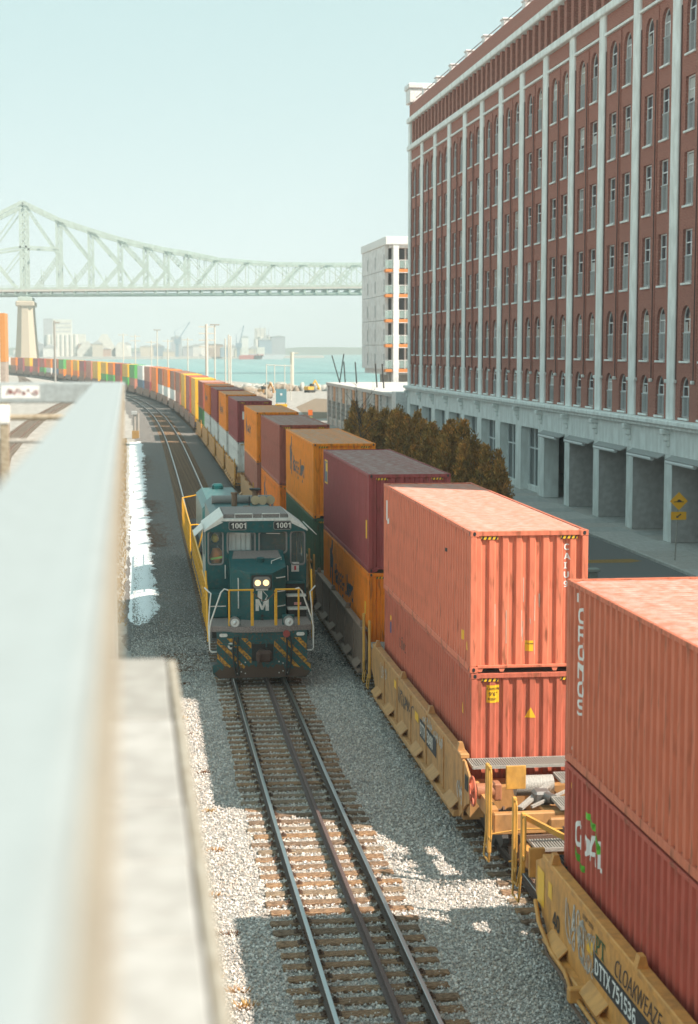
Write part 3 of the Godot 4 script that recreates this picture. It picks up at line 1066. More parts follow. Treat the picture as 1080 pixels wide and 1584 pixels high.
	side_mark(c2b, "faded_name", xf_tris(text_tris("triton", "Droid Serif", false), Vector2.ZERO, Vector2(0.32, 0.32)), mat(lin(0.2, 0.07, 0.045), 0.6), -CL / 2 + 2.6, 1.75)
	var lb := end_mark(c2b, "caution_label", rect(0, 0, 0.26, 0.36), K.sticker, -0.88, 2.28)
	end_mark(c2b, "label_print", xf_tris(text_tris("CAUTION"), Vector2(0, 0.16), Vector2(0.042, 0.05)), K.black, -0.87, 2.38).position.z = 0.003
	end_mark(c2b, "label_print", xf_tris(text_tris("9'6\""), Vector2(0, 0), Vector2(0.08, 0.08)), K.black, -0.84, 2.42).position.z = 0.003
	end_mark(c2b, "label_print", xf_tris(text_tris("HIGH"), Vector2(0, 0), Vector2(0.05, 0.05)), K.black, -0.85, 2.33).position.z = 0.003
	end_mark(c2b, "warning_triangle", PackedVector2Array([Vector2(0, 0), Vector2(0.22, 0), Vector2(0.11, 0.22)]), K.sticker, -0.08, 1.95)
	# maroon box: a framed sticker at its far end
	side_mark(c3, "yellow_frame", rect(0, 0, 1.05, 0.85), K.sticker, -CL / 2 + 0.25, 1.72)
	var st := side_mark(c3, "grey_panel", rect(0.09, 0.06, 0.87, 0.73), mat(lin(0.16, 0.17, 0.2), 0.5), -CL / 2 + 0.25, 1.72)
	st.position.x = -0.003
	side_mark(c3, "yellow_half", rect(0.5, 0.45, 0.4, 0.3), K.sticker, -CL / 2 + 0.25, 1.72).position.x = -0.006
	side_mark(c3, "yellow_plate", rect(0, 0, 0.3, 0.55), K.sticker, CL / 2 - 0.75, 0.95)
	side_mark(c3, "white_speck", rect(0, 0, 0.08, 0.06), wp, CL / 2 - 7.5, 0.8)
	hapag(c3b, -CL / 2 + 2.0, 1.35, 1.0)
	hapag(c4, -CL / 2 + 2.0, 1.15, 1.0)
	hapag(c5b, -CL / 2 + 2.0, 1.15, 1.0)
	hapag(c6, -CL / 2 + 1.8, 1.3, 0.75)
	side_mark(c3b, "yellow_plate", rect(0, 0, 0.25, 0.4), K.sticker, CL / 2 - 0.9, 1.55)
	# further stacks in the wells of the second articulated car
	var mids := [["maroon", maroon, "white", white, -117.0], ["amber", amber, "white", white, -132.8], ["maroon", maroon, "white", white, -148.6], ["orange", orange, "white", white, -164.4], ["brown", brown, "green2", lin(0.07, 0.2, 0.08), -180.2]]
	var upper_names := ["maroon container with a white patch on its end, above the first white one", "amber container on a white one, two stacks past the maroon with white patch", "maroon container between two amber and orange ones, on a white one", "orange container above the last white one before the green", "brown container stacked on the bright green one"]
	var lower_names := ["white refrigerated container with vents beneath the maroon one with white patch", "white container beneath the second amber one along the train", "white container beneath the maroon one between amber and orange", "white container next to the bright green one", "bright green container beneath the brown one"]
	for i in mids.size():
		var q: Array = mids[i]
		var u := container(upper_names[i], q[0], q[1], q[4] - CL / 2, up)
		var l := container(lower_names[i], q[2], q[3], q[4] - CL / 2, low)
		if i == 0:
			end_mark(u, "white_patch", rect(0, 0, 0.3, 0.55), wp, -0.85, 1.6)
			for k in 3:
				end_mark(l, "vent", rect(0, 0, 0.4, 0.12), K.dark, -0.7, 2.2 - k * 0.6)
			side_mark(l, "grey_name", xf_tris(text_tris("reefer"), Vector2.ZERO, Vector2(0.4, 0.4)), K.galv, -CL / 2 + 2.5, 1.0)
		if i == 1 or i == 3: hapag(u, -CL / 2 + 2.0, 1.2, 0.8)
	# the train curving away
	var tones := {"yellow": lin(0.85, 0.47, 0.03), "red": lin(0.5, 0.1, 0.06), "maroon": maroon, "orange": orange, "amber": amber, "rust brown": lin(0.36, 0.14, 0.08), "white": white, "green": lin(0.1, 0.42, 0.1), "blue": lin(0.1, 0.17, 0.25), "salmon": lin(0.55, 0.22, 0.15), "dark green": green}
	var seq := [["yellow", "yellow"], ["red", "red"], ["yellow", "yellow"], ["rust brown", "salmon"], ["rust brown", "white"], ["orange", "white"], ["rust brown", "white"], ["orange", "orange"], ["salmon", "maroon"], ["white", "blue"], ["green", "salmon"], ["yellow", "green"], ["maroon", "red"], ["orange", "green"], ["yellow", "green"], ["yellow", "yellow"], ["salmon", "salmon"], ["maroon", "rust brown"], ["yellow", "orange"], ["amber", "amber"], ["green", "orange"], ["rust brown", "blue"], ["orange", "white"], ["red", "green"], ["maroon", "red"], ["yellow", "maroon"], ["maroon", "maroon"], ["orange", "rust brown"], ["white", "dark green"], ["blue", "dark green"], ["", "white"], ["amber", "orange"], ["", "red"]]
	var z := -200.5
	for i in seq.size():
		var zc := z - CL / 2
		for t in 2:
			var tone: String = seq[i][t]
			if tone == "": continue
			var mk := "far " + tone
			if not paints.has(mk):
				var fm := mat(tones[tone], 0.55)
				grain(fm, T.streak, Vector3(0.3, 0.05, 0.3))
				paints[mk] = fm
			var o := MeshInstance3D.new()
			o.name = numbered("shipping_container")
			o.mesh = box_meshes.far
			o.material_override = paints[mk]
			add_child(o)
			o.position = line_at(zc, 0, up if t == 0 else low)
			o.rotation.y = line_turn(zc)
			tag(o, "%s container in the %s tier of the far curving train" % [tone, "upper" if t == 0 else "lower"], "container", "far containers of the curving train")
		z -= CL + (6.8 if i % 5 == 4 else 3.65)
		far_cars.append(zc)

var far_cars := []

# ---------- well cars ----------
func car_paint(key: String, c: Color) -> StandardMaterial3D:
	if not paints.has(key):
		var m := mat(c, 0.6)
		grain(m, T.streak, Vector3(0.3, 0.2, 0.3))
		worn(m, T.yellowdirt, T.grimemask)
		bump(m, T.bumpf, 0.3)
		paints[key] = m
	return paints[key]

func truck(parent: Node3D, zl: float, detail := true) -> void:
	var mb := MB.new()
	for s in [-1, 1]:
		var pr := PackedVector2Array([Vector2(-1.25, 0.5), Vector2(-1.1, 0.72), Vector2(-0.4, 0.86), Vector2(0.4, 0.86), Vector2(1.1, 0.72), Vector2(1.25, 0.5), Vector2(1.05, 0.36), Vector2(0.6, 0.42), Vector2(0.35, 0.2), Vector2(-0.35, 0.2), Vector2(-0.6, 0.42), Vector2(-1.05, 0.36)])
		mb.prism(pr, Transform3D(Basis(Vector3(0, 0, 1), Vector3(0, 1, 0), Vector3(-1, 0, 0)), Vector3(s * 1.02 + 0.06, 0, zl)), 0.12)
		if detail:
			for k in 3:
				mb.cyl(Vector3(s * 1.02, 0.32, zl - 0.22 + k * 0.22), Vector3(s * 1.02, 0.62, zl - 0.22 + k * 0.22), 0.07, 8)
	mb.box(Vector3(0, 0.62, zl), Vector3(2.0, 0.24, 0.4))
	part(parent, "truck_frame", mb.done(), K.dark)
	for a in [-0.89, 0.89]:
		var w := MB.new()
		for s in [-1, 1]:
			w.cyl(Vector3(s * 0.69, 0.42, zl + a), Vector3(s * 0.82, 0.42, zl + a), 0.42, 20)
			w.cyl(Vector3(s * 0.66, 0.42, zl + a), Vector3(s * 0.7, 0.42, zl + a), 0.455, 20)
		w.cyl(Vector3(-1.0, 0.42, zl + a), Vector3(1.0, 0.42, zl + a), 0.08, 8)
		part(parent, "wheelset", w.done(), K.rusty)

func grating(parent: Node3D, a: Vector3, b: Vector3, m: Material, across := true) -> void:
	# open steel walkway: frame and slats
	var mb := MB.new()
	var w := b.x - a.x
	var l := b.z - a.z
	mb.span(Vector3(a.x, a.y - 0.05, a.z), Vector3(b.x, a.y + 0.012, a.z + 0.025))
	mb.span(Vector3(a.x, a.y - 0.05, b.z - 0.025), Vector3(b.x, a.y + 0.012, b.z))
	mb.span(Vector3(a.x, a.y - 0.05, a.z + 0.026), Vector3(a.x + 0.025, a.y + 0.012, b.z - 0.026))
	mb.span(Vector3(b.x - 0.025, a.y - 0.05, a.z + 0.026), Vector3(b.x, a.y + 0.012, b.z - 0.026))
	var f := part(parent, "walkway_frame", mb.done(), m)
	var sl := MB.new()
	var x := a.x + 0.05
	while x < b.x - 0.03:
		sl.span(Vector3(x, a.y - 0.025, a.z + 0.026), Vector3(x + 0.018, a.y + 0.008, b.z - 0.026))
		x += 0.05
	sl.span(Vector3(a.x + 0.03, a.y - 0.045, a.z + 0.03), Vector3(b.x - 0.03, a.y - 0.028, b.z - 0.03))
	var g := part(f, "slats", sl.done(), m)
	g.set_meta("kind", "stuff")

func side_poly(h: float) -> PackedVector2Array:
	return PackedVector2Array([Vector2(-h, 1.38), Vector2(-h + 0.5, 1.58), Vector2(h - 0.5, 1.58), Vector2(h, 1.38), Vector2(h, 0.85), Vector2(h - 0.35, 0.72), Vector2(h - 1.0, 0.3), Vector2(-h + 1.0, 0.3), Vector2(-h + 0.35, 0.72), Vector2(-h, 0.85)])

func well_car(label: String, zc: float, m: Material, group := "", detail := 2, trucks := [0.0]) -> Node3D:
	var o := thing("well_car", label, "rail car", line_at(zc, 0, 0), line_turn(zc), group)
	var h := CL / 2 + 1.0
	var bz := Basis(Vector3(0, 0, 1), Vector3(0, 1, 0), Vector3(-1, 0, 0))
	for s in [-1, 1]:
		var mb := MB.new()
		mb.prism(side_poly(h), Transform3D(bz, Vector3(s * 1.4 + 0.02, 0, 0)), 0.04)
		part(o, "side_sill", mb.done(), m)
		mb = MB.new()
		mb.bbox(Vector3(s * 1.385, 1.64, 0), Vector3(0.19, 0.1, h * 2 - 1.3), 0.015)
		part(o, "top_chord", mb.done(), m)
		if detail > 0:
			mb = MB.new()
			mb.bbox(Vector3(s * 1.46, 0.34, 0), Vector3(0.16, 0.14, h * 2 - 2.2), 0.02)
			part(o, "bottom_chord", mb.done(), m)
	var fl := MB.new()
	fl.span(Vector3(-1.36, 0.26, -h + 0.9), Vector3(1.36, 0.35, h - 0.9))
	for s in [-1, 1]:
		fl.span(Vector3(-1.36, 0.5, s * (h - 0.55) - 0.35), Vector3(1.36, 1.1, s * (h - 0.55) + 0.35))
	part(o, "floor_and_bulkheads", fl.done(), m if detail > 0 else K.dark)
	for t in trucks:
		truck(o, t, detail > 1)
	if detail > 0:
		var n := 6
		for i in n:
			var z := lerpf(-h + 1.6, h - 1.6, i / (n - 1.0))
			var gp := MB.new()
			# sloped cover plates at the foot of the side
			gp.obox(Transform3D(Basis(Vector3(0, 0, 1), 0.75), Vector3(-1.5, 0.52, z)), Vector3(0.25, 0.02, 0.95))
			part(o, "gusset_plate", gp.done(), m)
			if detail == 2:
				var rb := MB.new()
				rb.prism(PackedVector2Array([Vector2(-0.03, 0.42), Vector2(0.03, 0.42), Vector2(0.03, 1.58), Vector2(-0.03, 1.58)]), Transform3D(bz, Vector3(-1.42, 0, z + 1.0)), 0.025)
				part(o, "stiffener", rb.done(), m)
		# guide lugs on the chord
		for z in [-h + 1.1, -1.5, 2.5, h - 1.1]:
			var lg := MB.new()
			lg.prism(PackedVector2Array([Vector2(-0.06, 0), Vector2(0.1, 0), Vector2(0.06, 0.16), Vector2(-0.02, 0.16)]), Transform3D(Basis(), Vector3(-1.42, 1.69, z)), 0.16)
			part(o, "guide_lug", lg.done(), m)
	return o

func ladder_post(o: Node3D, x: float, z: float, y0: float, y1: float, m: Material, loops := true) -> void:
	var mb := MB.new()
	mb.bbox(Vector3(x, (y0 + y1) / 2, z), Vector3(0.07, y1 - y0, 0.1), 0.012)
	part(o, "end_post", mb.done(), m)
	if loops:
		tube_part(o, "grab_iron", [Vector3(x, y1 - 0.05, z + 0.05), Vector3(x - 0.02, y1 - 0.02, z + 0.22), Vector3(x - 0.02, y1 - 0.1, z + 0.26), Vector3(x - 0.02, y0 + 0.35, z + 0.26), Vector3(x - 0.02, y0 + 0.28, z + 0.22), Vector3(x, y0 + 0.3, z + 0.05)], 0.018, m, 6)

func car_text(o: Node3D, called: String, t: PackedVector2Array, m: Material, z: float, y: float) -> void:
	flat_text(o, called, t, m, Vector3(-1.428, y, z), Vector3(0, 0, 1), Vector3.UP)

func scribble(seed_: int, n: int, w: float, h: float, lw: float) -> PackedVector2Array:
	var r := RandomNumberGenerator.new()
	r.seed = seed_
	var out := PackedVector2Array()
	for i in n:
		var x := w * i / n
		var pts := []
		var k := 5 + r.randi() % 5
		for j in k:
			pts.append(Vector2(x + r.randf_range(0, w / n * 1.3), r.randf_range(0, h)))
		# smooth by inserting midpoints
		var sm := []
		for j in pts.size() - 1:
			for q in 5:
				var t := q / 5.0
				var a: Vector2 = pts[maxi(j - 1, 0)]
				var b: Vector2 = pts[j]
				var c: Vector2 = pts[j + 1]
				var d: Vector2 = pts[mini(j + 2, pts.size() - 1)]
				sm.append(b.cubic_interpolate(c, a, d, t))
		out.append_array(stroke_tris(sm, lw))
	return out

func build_cars() -> void:
	var ochre := car_paint("ochre", lin(0.7, 0.33, 0.08))
	var ochre2 := car_paint("ochre2", lin(0.55, 0.28, 0.1))
	var shade_brown := car_paint("shade_brown", lin(0.25, 0.17, 0.13))  # brown darkened for the shadow this car stands in
	var oily := car_paint("oily", lin(0.5, 0.26, 0.09))
	var post_y := car_paint("post", lin(0.74, 0.38, 0.07))
	var z1 := -25.55 + CL / 2
	var h := CL / 2 + 1.0
	# the ochre car nearest the walkway
	var a := well_car("ochre well car numbered in white on black, with sprayed scrawls, carrying the crimson container", z1, ochre, "", 3, [h + 0.5, -h - 0.2])
	var zf := -CL / 2   # far end in car space
	var blk := mat(lin(0.03, 0.03, 0.035), 0.6)
	car_text(a, "black_panel", rect(0, 0, 2.75, 0.36), blk, zf + 2.5, 0.74)
	flat_text(a, "car_number", xf_tris(text_tris("DTTX 751536"), Vector2.ZERO, Vector2(0.25, 0.25)), K.paint_white, Vector3(-1.431, 0.8, zf + 2.6), Vector3(0, 0, 1), Vector3.UP)
	car_text(a, "stencil_40", xf_tris(text_tris("40"), Vector2.ZERO, Vector2(0.3, 0.28)), K.dark, zf + 0.15, 0.66)
	var chalk := mat(lin(0.62, 0.56, 0.5), 0.8)
	car_text(a, "white_scrawl", scribble(5, 4, 1.0, 0.75, 0.045), chalk, zf + 0.95, 0.68)
	car_text(a, "white_scrawl", scribble(6, 6, 0.9, 0.34, 0.03), chalk, zf + 1.7, 1.02)
	car_text(a, "white_scrawl", scribble(8, 5, 0.7, 0.3, 0.03), chalk, zf + 1.8, 0.66)
	car_text(a, "green_letters", xf_tris(text_tris("PT", "Droid Serif"), Vector2.ZERO, Vector2(0.27, 0.27)), mat(lin(0.03, 0.1, 0.04), 0.7), zf + 2.6, 1.13)
	car_text(a, "black_scrawl", xf_tris(text_tris("CLOAKWEAZE", "Droid Sans", false), Vector2.ZERO, Vector2(0.24, 0.26), 0.08), blk, zf + 3.55, 1.15)
	car_text(a, "yellow_patch", rect(0, 0, 0.45, 0.6), K.sticker, zf - 0.85, 0.75)
	car_text(a, "yellow_patch", rect(0, 0, 0.24, 0.26), K.sticker, zf - 0.15, 1.05)
	car_text(a, "yellow_patch", rect(0, 0, 0.32, 0.2), K.sticker, zf + 2.15, 1.0)
	car_text(a, "stencil_row", xf_tris(text_tris("LD LMT 122100"), Vector2.ZERO, Vector2(0.06, 0.07)), K.dark, zf + 1.9, 1.4)
	# brake pipes along the foot
	tube_part(a, "brake_pipe", [Vector3(-1.5, 0.8, zf - 0.7), Vector3(-1.56, 0.6, zf - 0.2), Vector3(-1.58, 0.44, zf + 0.6), Vector3(-1.58, 0.42, zf + 1.5), Vector3(-1.6, 0.3, zf + 1.9), Vector3(-1.6, 0.28, zf + 5), Vector3(-1.6, 0.28, h - 1)], 0.035, ochre, 8)
	tube_part(a, "brake_pipe", [Vector3(-1.46, 0.72, zf - 0.8), Vector3(-1.52, 0.5, zf - 0.2), Vector3(-1.62, 0.36, zf + 0.6), Vector3(-1.62, 0.35, zf + 1.7), Vector3(-1.66, 0.2, zf + 2.1), Vector3(-1.66, 0.18, h - 1)], 0.028, K.rusty, 8)
	box_part(a, "pipe_bracket", Vector3(-1.74, 0.26, zf + 2.2), Vector3(-1.43, 0.48, zf + 2.35), ochre, 0.02)
	# platforms at its far end
	car_end(a, -h, -1, ochre, post_y, false)
	# the weathered car behind
	var b := well_car("weathered ochre well car with black number panel, carrying two orange red containers", -33.0 - CL / 2, ochre2, "", 2, [h + 0.35, -h - 0.75])
	car_text(b, "black_panel", rect(0, 0, 2.2, 0.42), blk, 1.2, 0.85)
	flat_text(b, "car_number", xf_tris(text_tris("DTTX 750480"), Vector2.ZERO, Vector2(0.21, 0.28)), chalk, Vector3(-1.431, 0.92, 1.27), Vector3(0, 0, 1), Vector3.UP)
	car_text(b, "grey_scrawl", scribble(21, 6, 1.3, 0.3, 0.035), chalk, 1.5, 1.25)
	car_text(b, "grey_scrawl", scribble(22, 5, 1.2, 0.25, 0.03), chalk, 3.0, 1.2)
	car_text(b, "grey_scrawl", scribble(23, 7, 2.4, 0.4, 0.035), mat(lin(0.12, 0.1, 0.09), 0.8), -2.2, 0.95)
	car_text(b, "grey_scrawl", scribble(24, 4, 1.0, 0.4, 0.04), chalk, -5.2, 1.0)
	car_text(b, "grey_scrawl", scribble(25, 4, 0.7, 0.45, 0.045), chalk, h - 1.35, 0.6)
	car_text(b, "yellow_patch", rect(0, 0, 0.5, 0.2), K.sticker, 0.5, 1.1)
	car_text(b, "yellow_patch", rect(0, 0, 0.4, 0.2), K.sticker, -2.8, 1.2)
	car_end(b, h, 1, ochre2, post_y, true)
	simple_end(b, -h, post_y, ochre2)
	var c := well_car("grimy well car with shadow painted into its brown, beside the locomotive cab, carrying orange under maroon", -48.4 - CL / 2, shade_brown, "", 2, [-h - 0.75])
	simple_end(c, -h, post_y, ochre)
	simple_end(c, h - 0.3, post_y, shade_brown)
	var zs := [[-64.3, "oily brown well car carrying the dark green container"], [-80.2, "oily brown well car carrying an orange container under a brown one"], [-96.2, "oily brown well car carrying the pale terracotta container"], [-117.0, "ochre well car carrying the first white container with vents"], [-132.8, "ochre well car carrying a white container under an amber one"], [-148.6, "ochre well car carrying a white container under a maroon one"], [-164.4, "ochre well car carrying a white container under an orange one"], [-180.2, "ochre well car carrying the bright green container"]]
	for i in zs.size():
		var q: Array = zs[i]
		var w := well_car(q[1], q[0] - CL / 2, oily if i < 3 else ochre, "", 1, [-h - 0.75])
		simple_end(w, h - 0.3, post_y, ochre)
	var proto: Node3D = null
	for zc in far_cars:
		var lab := "brown well car low under the far curving train"
		if proto == null:
			proto = well_car(lab, zc, car_paint("far_car", lin(0.36, 0.2, 0.14)), "far well cars", 0, [-h - 0.7])
			proto.name = numbered("far_well_car")
		else:
			var d: Node3D = proto.duplicate()
			d.name = numbered("far_well_car")
			add_child(d)
			d.position = line_at(zc)
			d.rotation.y = line_turn(zc)

func simple_end(o: Node3D, z: float, m: Material, m2: Material) -> void:
	var s := signf(z)
	ladder_post(o, -1.46, z + s * 0.1, 0.55, 2.2, m, true)
	grating(o, Vector3(-1.3, 1.35, z + s * 0.5 - 0.35), Vector3(1.3, 1.35, z + s * 0.5 + 0.35), K.galv)
	box_part(o, "end_sill", Vector3(-1.3, 0.95, z + s * 0.5 - 0.3), Vector3(1.3, 1.25, z + s * 0.5 + 0.3), m2, 0.03)
	tube_part(o, "step_iron", [Vector3(-1.46, 0.6, z + s * 0.1), Vector3(-1.5, 0.25, z + s * 0.12), Vector3(-1.5, 0.25, z + s * 0.45), Vector3(-1.46, 0.6, z + s * 0.47)], 0.02, m, 6)

# the platform end of a car at the coupling: s = +1 towards the camera
func car_end(o: Node3D, z: float, s: int, m: Material, py: Material, wheel: bool) -> void:
	# z is the end of the side sill; the platform reaches about 2 m beyond
	var L := 2.1 if wheel else 1.6
	var zz := func(d: float) -> float: return z + s * d
	var mb := MB.new()
	mb.bbox(Vector3(0, 0.85, zz.call(L * 0.5)), Vector3(0.6, 0.5, L), 0.03)
	part(o, "centre_sill", mb.done(), m)
	mb = MB.new()
	mb.bbox(Vector3(0, 1.0, zz.call(L - 0.15)), Vector3(2.7, 0.4, 0.18), 0.02)
	part(o, "end_beam", mb.done(), m)
	for sx in [-1, 1]:
		mb = MB.new()
		mb.bar(Vector3(sx * 1.3, 1.15, zz.call(0.0)), Vector3(sx * 1.3, 1.1, zz.call(L - 0.2)), 0.12, 0.3)
		part(o, "side_beam", mb.done(), m)
	var lo: float = minf(zz.call(-0.9), zz.call(-0.25))
	var hi: float = maxf(zz.call(-0.9), zz.call(-0.25))
	grating(o, Vector3(-1.3, 1.52, lo), Vector3(1.3, 1.52, hi), K.galv)
	lo = minf(zz.call(0.1), zz.call(0.75)); hi = maxf(zz.call(0.1), zz.call(0.75))
	grating(o, Vector3(0.25, 1.45, lo), Vector3(1.3, 1.45, hi), K.galv)
	lo = minf(zz.call(L - 0.75), zz.call(L)); hi = maxf(zz.call(L - 0.75), zz.call(L))
	grating(o, Vector3(-0.1 if wheel else -1.2, 1.3, lo), Vector3(1.3, 1.3, hi), K.galv)
	# coupler with knuckle
	mb = MB.new()
	mb.bbox(Vector3(0, 0.85, zz.call(L + 0.3)), Vector3(0.16, 0.2, 0.7), 0.03)
	mb.bbox(Vector3(0.04, 0.85, zz.call(L + 0.72)), Vector3(0.34, 0.28, 0.28), 0.05)
	part(o, "coupler", mb.done(), K.rusty)
	tube_part(o, "air_hose", [Vector3(-0.35, 0.75, zz.call(L)), Vector3(-0.4, 0.5, zz.call(L + 0.3)), Vector3(-0.3, 0.35, zz.call(L + 0.6)), Vector3(-0.1, 0.42, zz.call(L + 0.85))], 0.03, K.black, 8)
	tube_part(o, "uncoupling_lever", [Vector3(-1.5, 0.85, zz.call(L + 0.05)), Vector3(-0.8, 0.95, zz.call(L + 0.1)), Vector3(-0.15, 1.0, zz.call(L + 0.35))], 0.016, py, 6)
	# yellow posts and grab irons
	if wheel:
		ladder_post(o, -1.42, zz.call(L - 0.35), 0.8, 2.1, py, true)
		ladder_post(o, -1.46, zz.call(L + 0.02), 0.5, 2.15, py, true)
		box_part(o, "yellow_plate", Vector3(-1.08, 1.6, zz.call(L - 0.32)), Vector3(-0.7, 2.05, zz.call(L - 0.28)), py, 0.01)
		# hand brake: housing, wheel and chain drum
		var hb := Vector3(-1.38, 1.3, zz.call(0.75))
		mb = MB.new()
		mb.cyl(hb + Vector3(-0.05, 0, 0), hb + Vector3(0.3, 0, 0), 0.15, 14)
		mb.bbox(hb + Vector3(0.35, 0, 0), Vector3(0.16, 0.34, 0.3), 0.03)
		part(o, "brake_housing", mb.done(), grain(mat(lin(0.5, 0.2, 0.1), 0.6), T.fine, Vector3(2, 2, 2)))
		var rim := []
		var hub := hb + Vector3(-0.12, 0, 0)
		for i in 21:
			rim.append(hub + Vector3(0, cos(TAU * i / 20), sin(TAU * i / 20)) * 0.28)
		var wm := MB.new()
		wm.tube(rim, 0.022, 6, -1.0, false)
		for i in 5:
			var a := TAU * i / 5
			wm.bar(hub, hub + Vector3(0, cos(a), sin(a)) * 0.28, 0.02, 0.05, Vector3.RIGHT)
		part(o, "brake_wheel", wm.done(), mat(lin(0.55, 0.13, 0.07), 0.6))
		# brake cylinder, reservoir and levers between the platforms
		mb = MB.new()
		mb.cyl(Vector3(-0.6, 1.3, zz.call(0.45)), Vector3(0.15, 1.3, zz.call(0.45)), 0.2, 16)
		part(o, "air_reservoir", mb.done(), K.galv)
		mb = MB.new()
		mb.bar(Vector3(-0.7, 1.1, zz.call(1.35)), Vector3(0.1, 1.4, zz.call(0.6)), 0.12, 0.05)
		mb.bar(Vector3(-0.5, 1.15, zz.call(1.45)), Vector3(0.3, 1.3, zz.call(0.95)), 0.05, 0.05)
		part(o, "brake_lever", mb.done(), K.galv)
		mb = MB.new()
		mb.bbox(Vector3(-0.2, 1.2, zz.call(1.0)), Vector3(0.35, 0.3, 0.35), 0.05)
		mb.cyl(Vector3(-0.25, 1.25, zz.call(0.8)), Vector3(-0.05, 1.25, zz.call(1.35)), 0.1, 12)
		part(o, "control_valve", mb.done(), K.steel)
		box_part(o, "sign_plate", Vector3(-1.432, 1.05, zz.call(-0.4)), Vector3(-1.424, 1.35, zz.call(-0.1)), K.dark)
	else:
		ladder_post(o, -1.44, zz.call(L - 0.1), 0.5, 2.05, py, true)
		ladder_post(o, -1.44, zz.call(L - 0.75), 0.9, 1.95, py, true)
		# sloping hand rails over the platform
		mb = MB.new()
		mb.bar(Vector3(-1.4, 1.85, zz.call(L - 0.6)), Vector3(-0.35, 1.45, zz.call(-0.15)), 0.06, 0.09)
		part(o, "sloping_rail", mb.done(), py)
		mb = MB.new()
		mb.bar(Vector3(-1.4, 1.4, zz.call(L - 0.35)), Vector3(-0.3, 1.4, zz.call(L - 0.35)), 0.06, 0.06)
		part(o, "cross_rail", mb.done(), K.rusty)
		box_part(o, "end_plate", Vector3(-1.47, 1.0, zz.call(0.25)), Vector3(-1.2, 1.5, zz.call(0.33)), m, 0.01)
		grating(o, Vector3(-1.3, 1.62, minf(zz.call(-0.55), zz.call(-1.2))), Vector3(-0.6, 1.62, maxf(zz.call(-0.55), zz.call(-1.2))), K.dark)
	# hanging steps
	for k in 2:
		tube_part(o, "step_iron", [Vector3(-1.4, 0.9, zz.call(L - 0.5 + k * 0.1)), Vector3(-1.45, 0.3 + k * 0.25, zz.call(L - 0.5 + k * 0.1)), Vector3(-1.45, 0.3 + k * 0.25, zz.call(L - 0.05)), Vector3(-1.4, 0.9, zz.call(L - 0.05))], 0.02, py, 6)

# ---------- the locomotive ----------
func rounded(w: float, h: float, r: float, k := 4) -> PackedVector2Array:
	var p := PackedVector2Array()
	for q in [[1, 1, 0.0], [-1, 1, 0.25], [-1, -1, 0.5], [1, -1, 0.75]]:
		for i in k + 1:
			var a: float = (q[2] + 0.25 * i / k) * TAU
			p.append(Vector2(q[0] * (w / 2 - r) + cos(a) * r, q[1] * (h / 2 - r) + sin(a) * r))
	return p

# frame ring between an outline and the same outline shrunk
func ring(mb: MB, outer: PackedVector2Array, inner: PackedVector2Array, t: Transform3D, d: float) -> void:
	for i in outer.size():
		var j := (i + 1) % outer.size()
		var a := t * Vector3(outer[i].x, outer[i].y, d); var b := t * Vector3(outer[j].x, outer[j].y, d)
		var c := t * Vector3(inner[j].x, inner[j].y, d); var e := t * Vector3(inner[i].x, inner[i].y, d)
		mb.quad(a, b, c, e)
		var a0 := t * Vector3(outer[i].x, outer[i].y, 0); var b0 := t * Vector3(outer[j].x, outer[j].y, 0)
		mb.quad(a0, b0, b, a)
		var c0 := t * Vector3(inner[j].x, inner[j].y, -0.05); var e0 := t * Vector3(inner[i].x, inner[i].y, -0.05)
		mb.quad(e, c, c0, e0)

# a wall polygon with holes, given thickness; holes are convex outlines
func holed(mb: MB, outer: PackedVector2Array, holes: Array, t: Transform3D, depth: float) -> void:
	# split into vertical strips at every hole's extent
	var xs := []
	var lo := Vector2(1e9, 1e9)
	var hi := -lo
	for p in outer: lo = lo.min(p); hi = hi.max(p)
	xs.append(lo.x)
	for h in holes:
		var a := 1e9; var b := -1e9
		for p in h: a = minf(a, p.x); b = maxf(b, p.x)
		xs.append(a); xs.append((a + b) / 2); xs.append(b)
	xs.append(hi.x)
	xs.sort()
	for i in xs.size() - 1:
		if xs[i + 1] - xs[i] < 1e-5: continue
		var strip := PackedVector2Array([Vector2(xs[i], lo.y - 1), Vector2(xs[i + 1], lo.y - 1), Vector2(xs[i + 1], hi.y + 1), Vector2(xs[i], hi.y + 1)])
		for piece in Geometry2D.intersect_polygons(outer, strip):
			var left := [piece]
			for h in holes:
				var nx := []
				for q in left:
					nx.append_array(Geometry2D.clip_polygons(q, h))
				left = nx
			for q in left:
				mb.prism(q, t, depth)

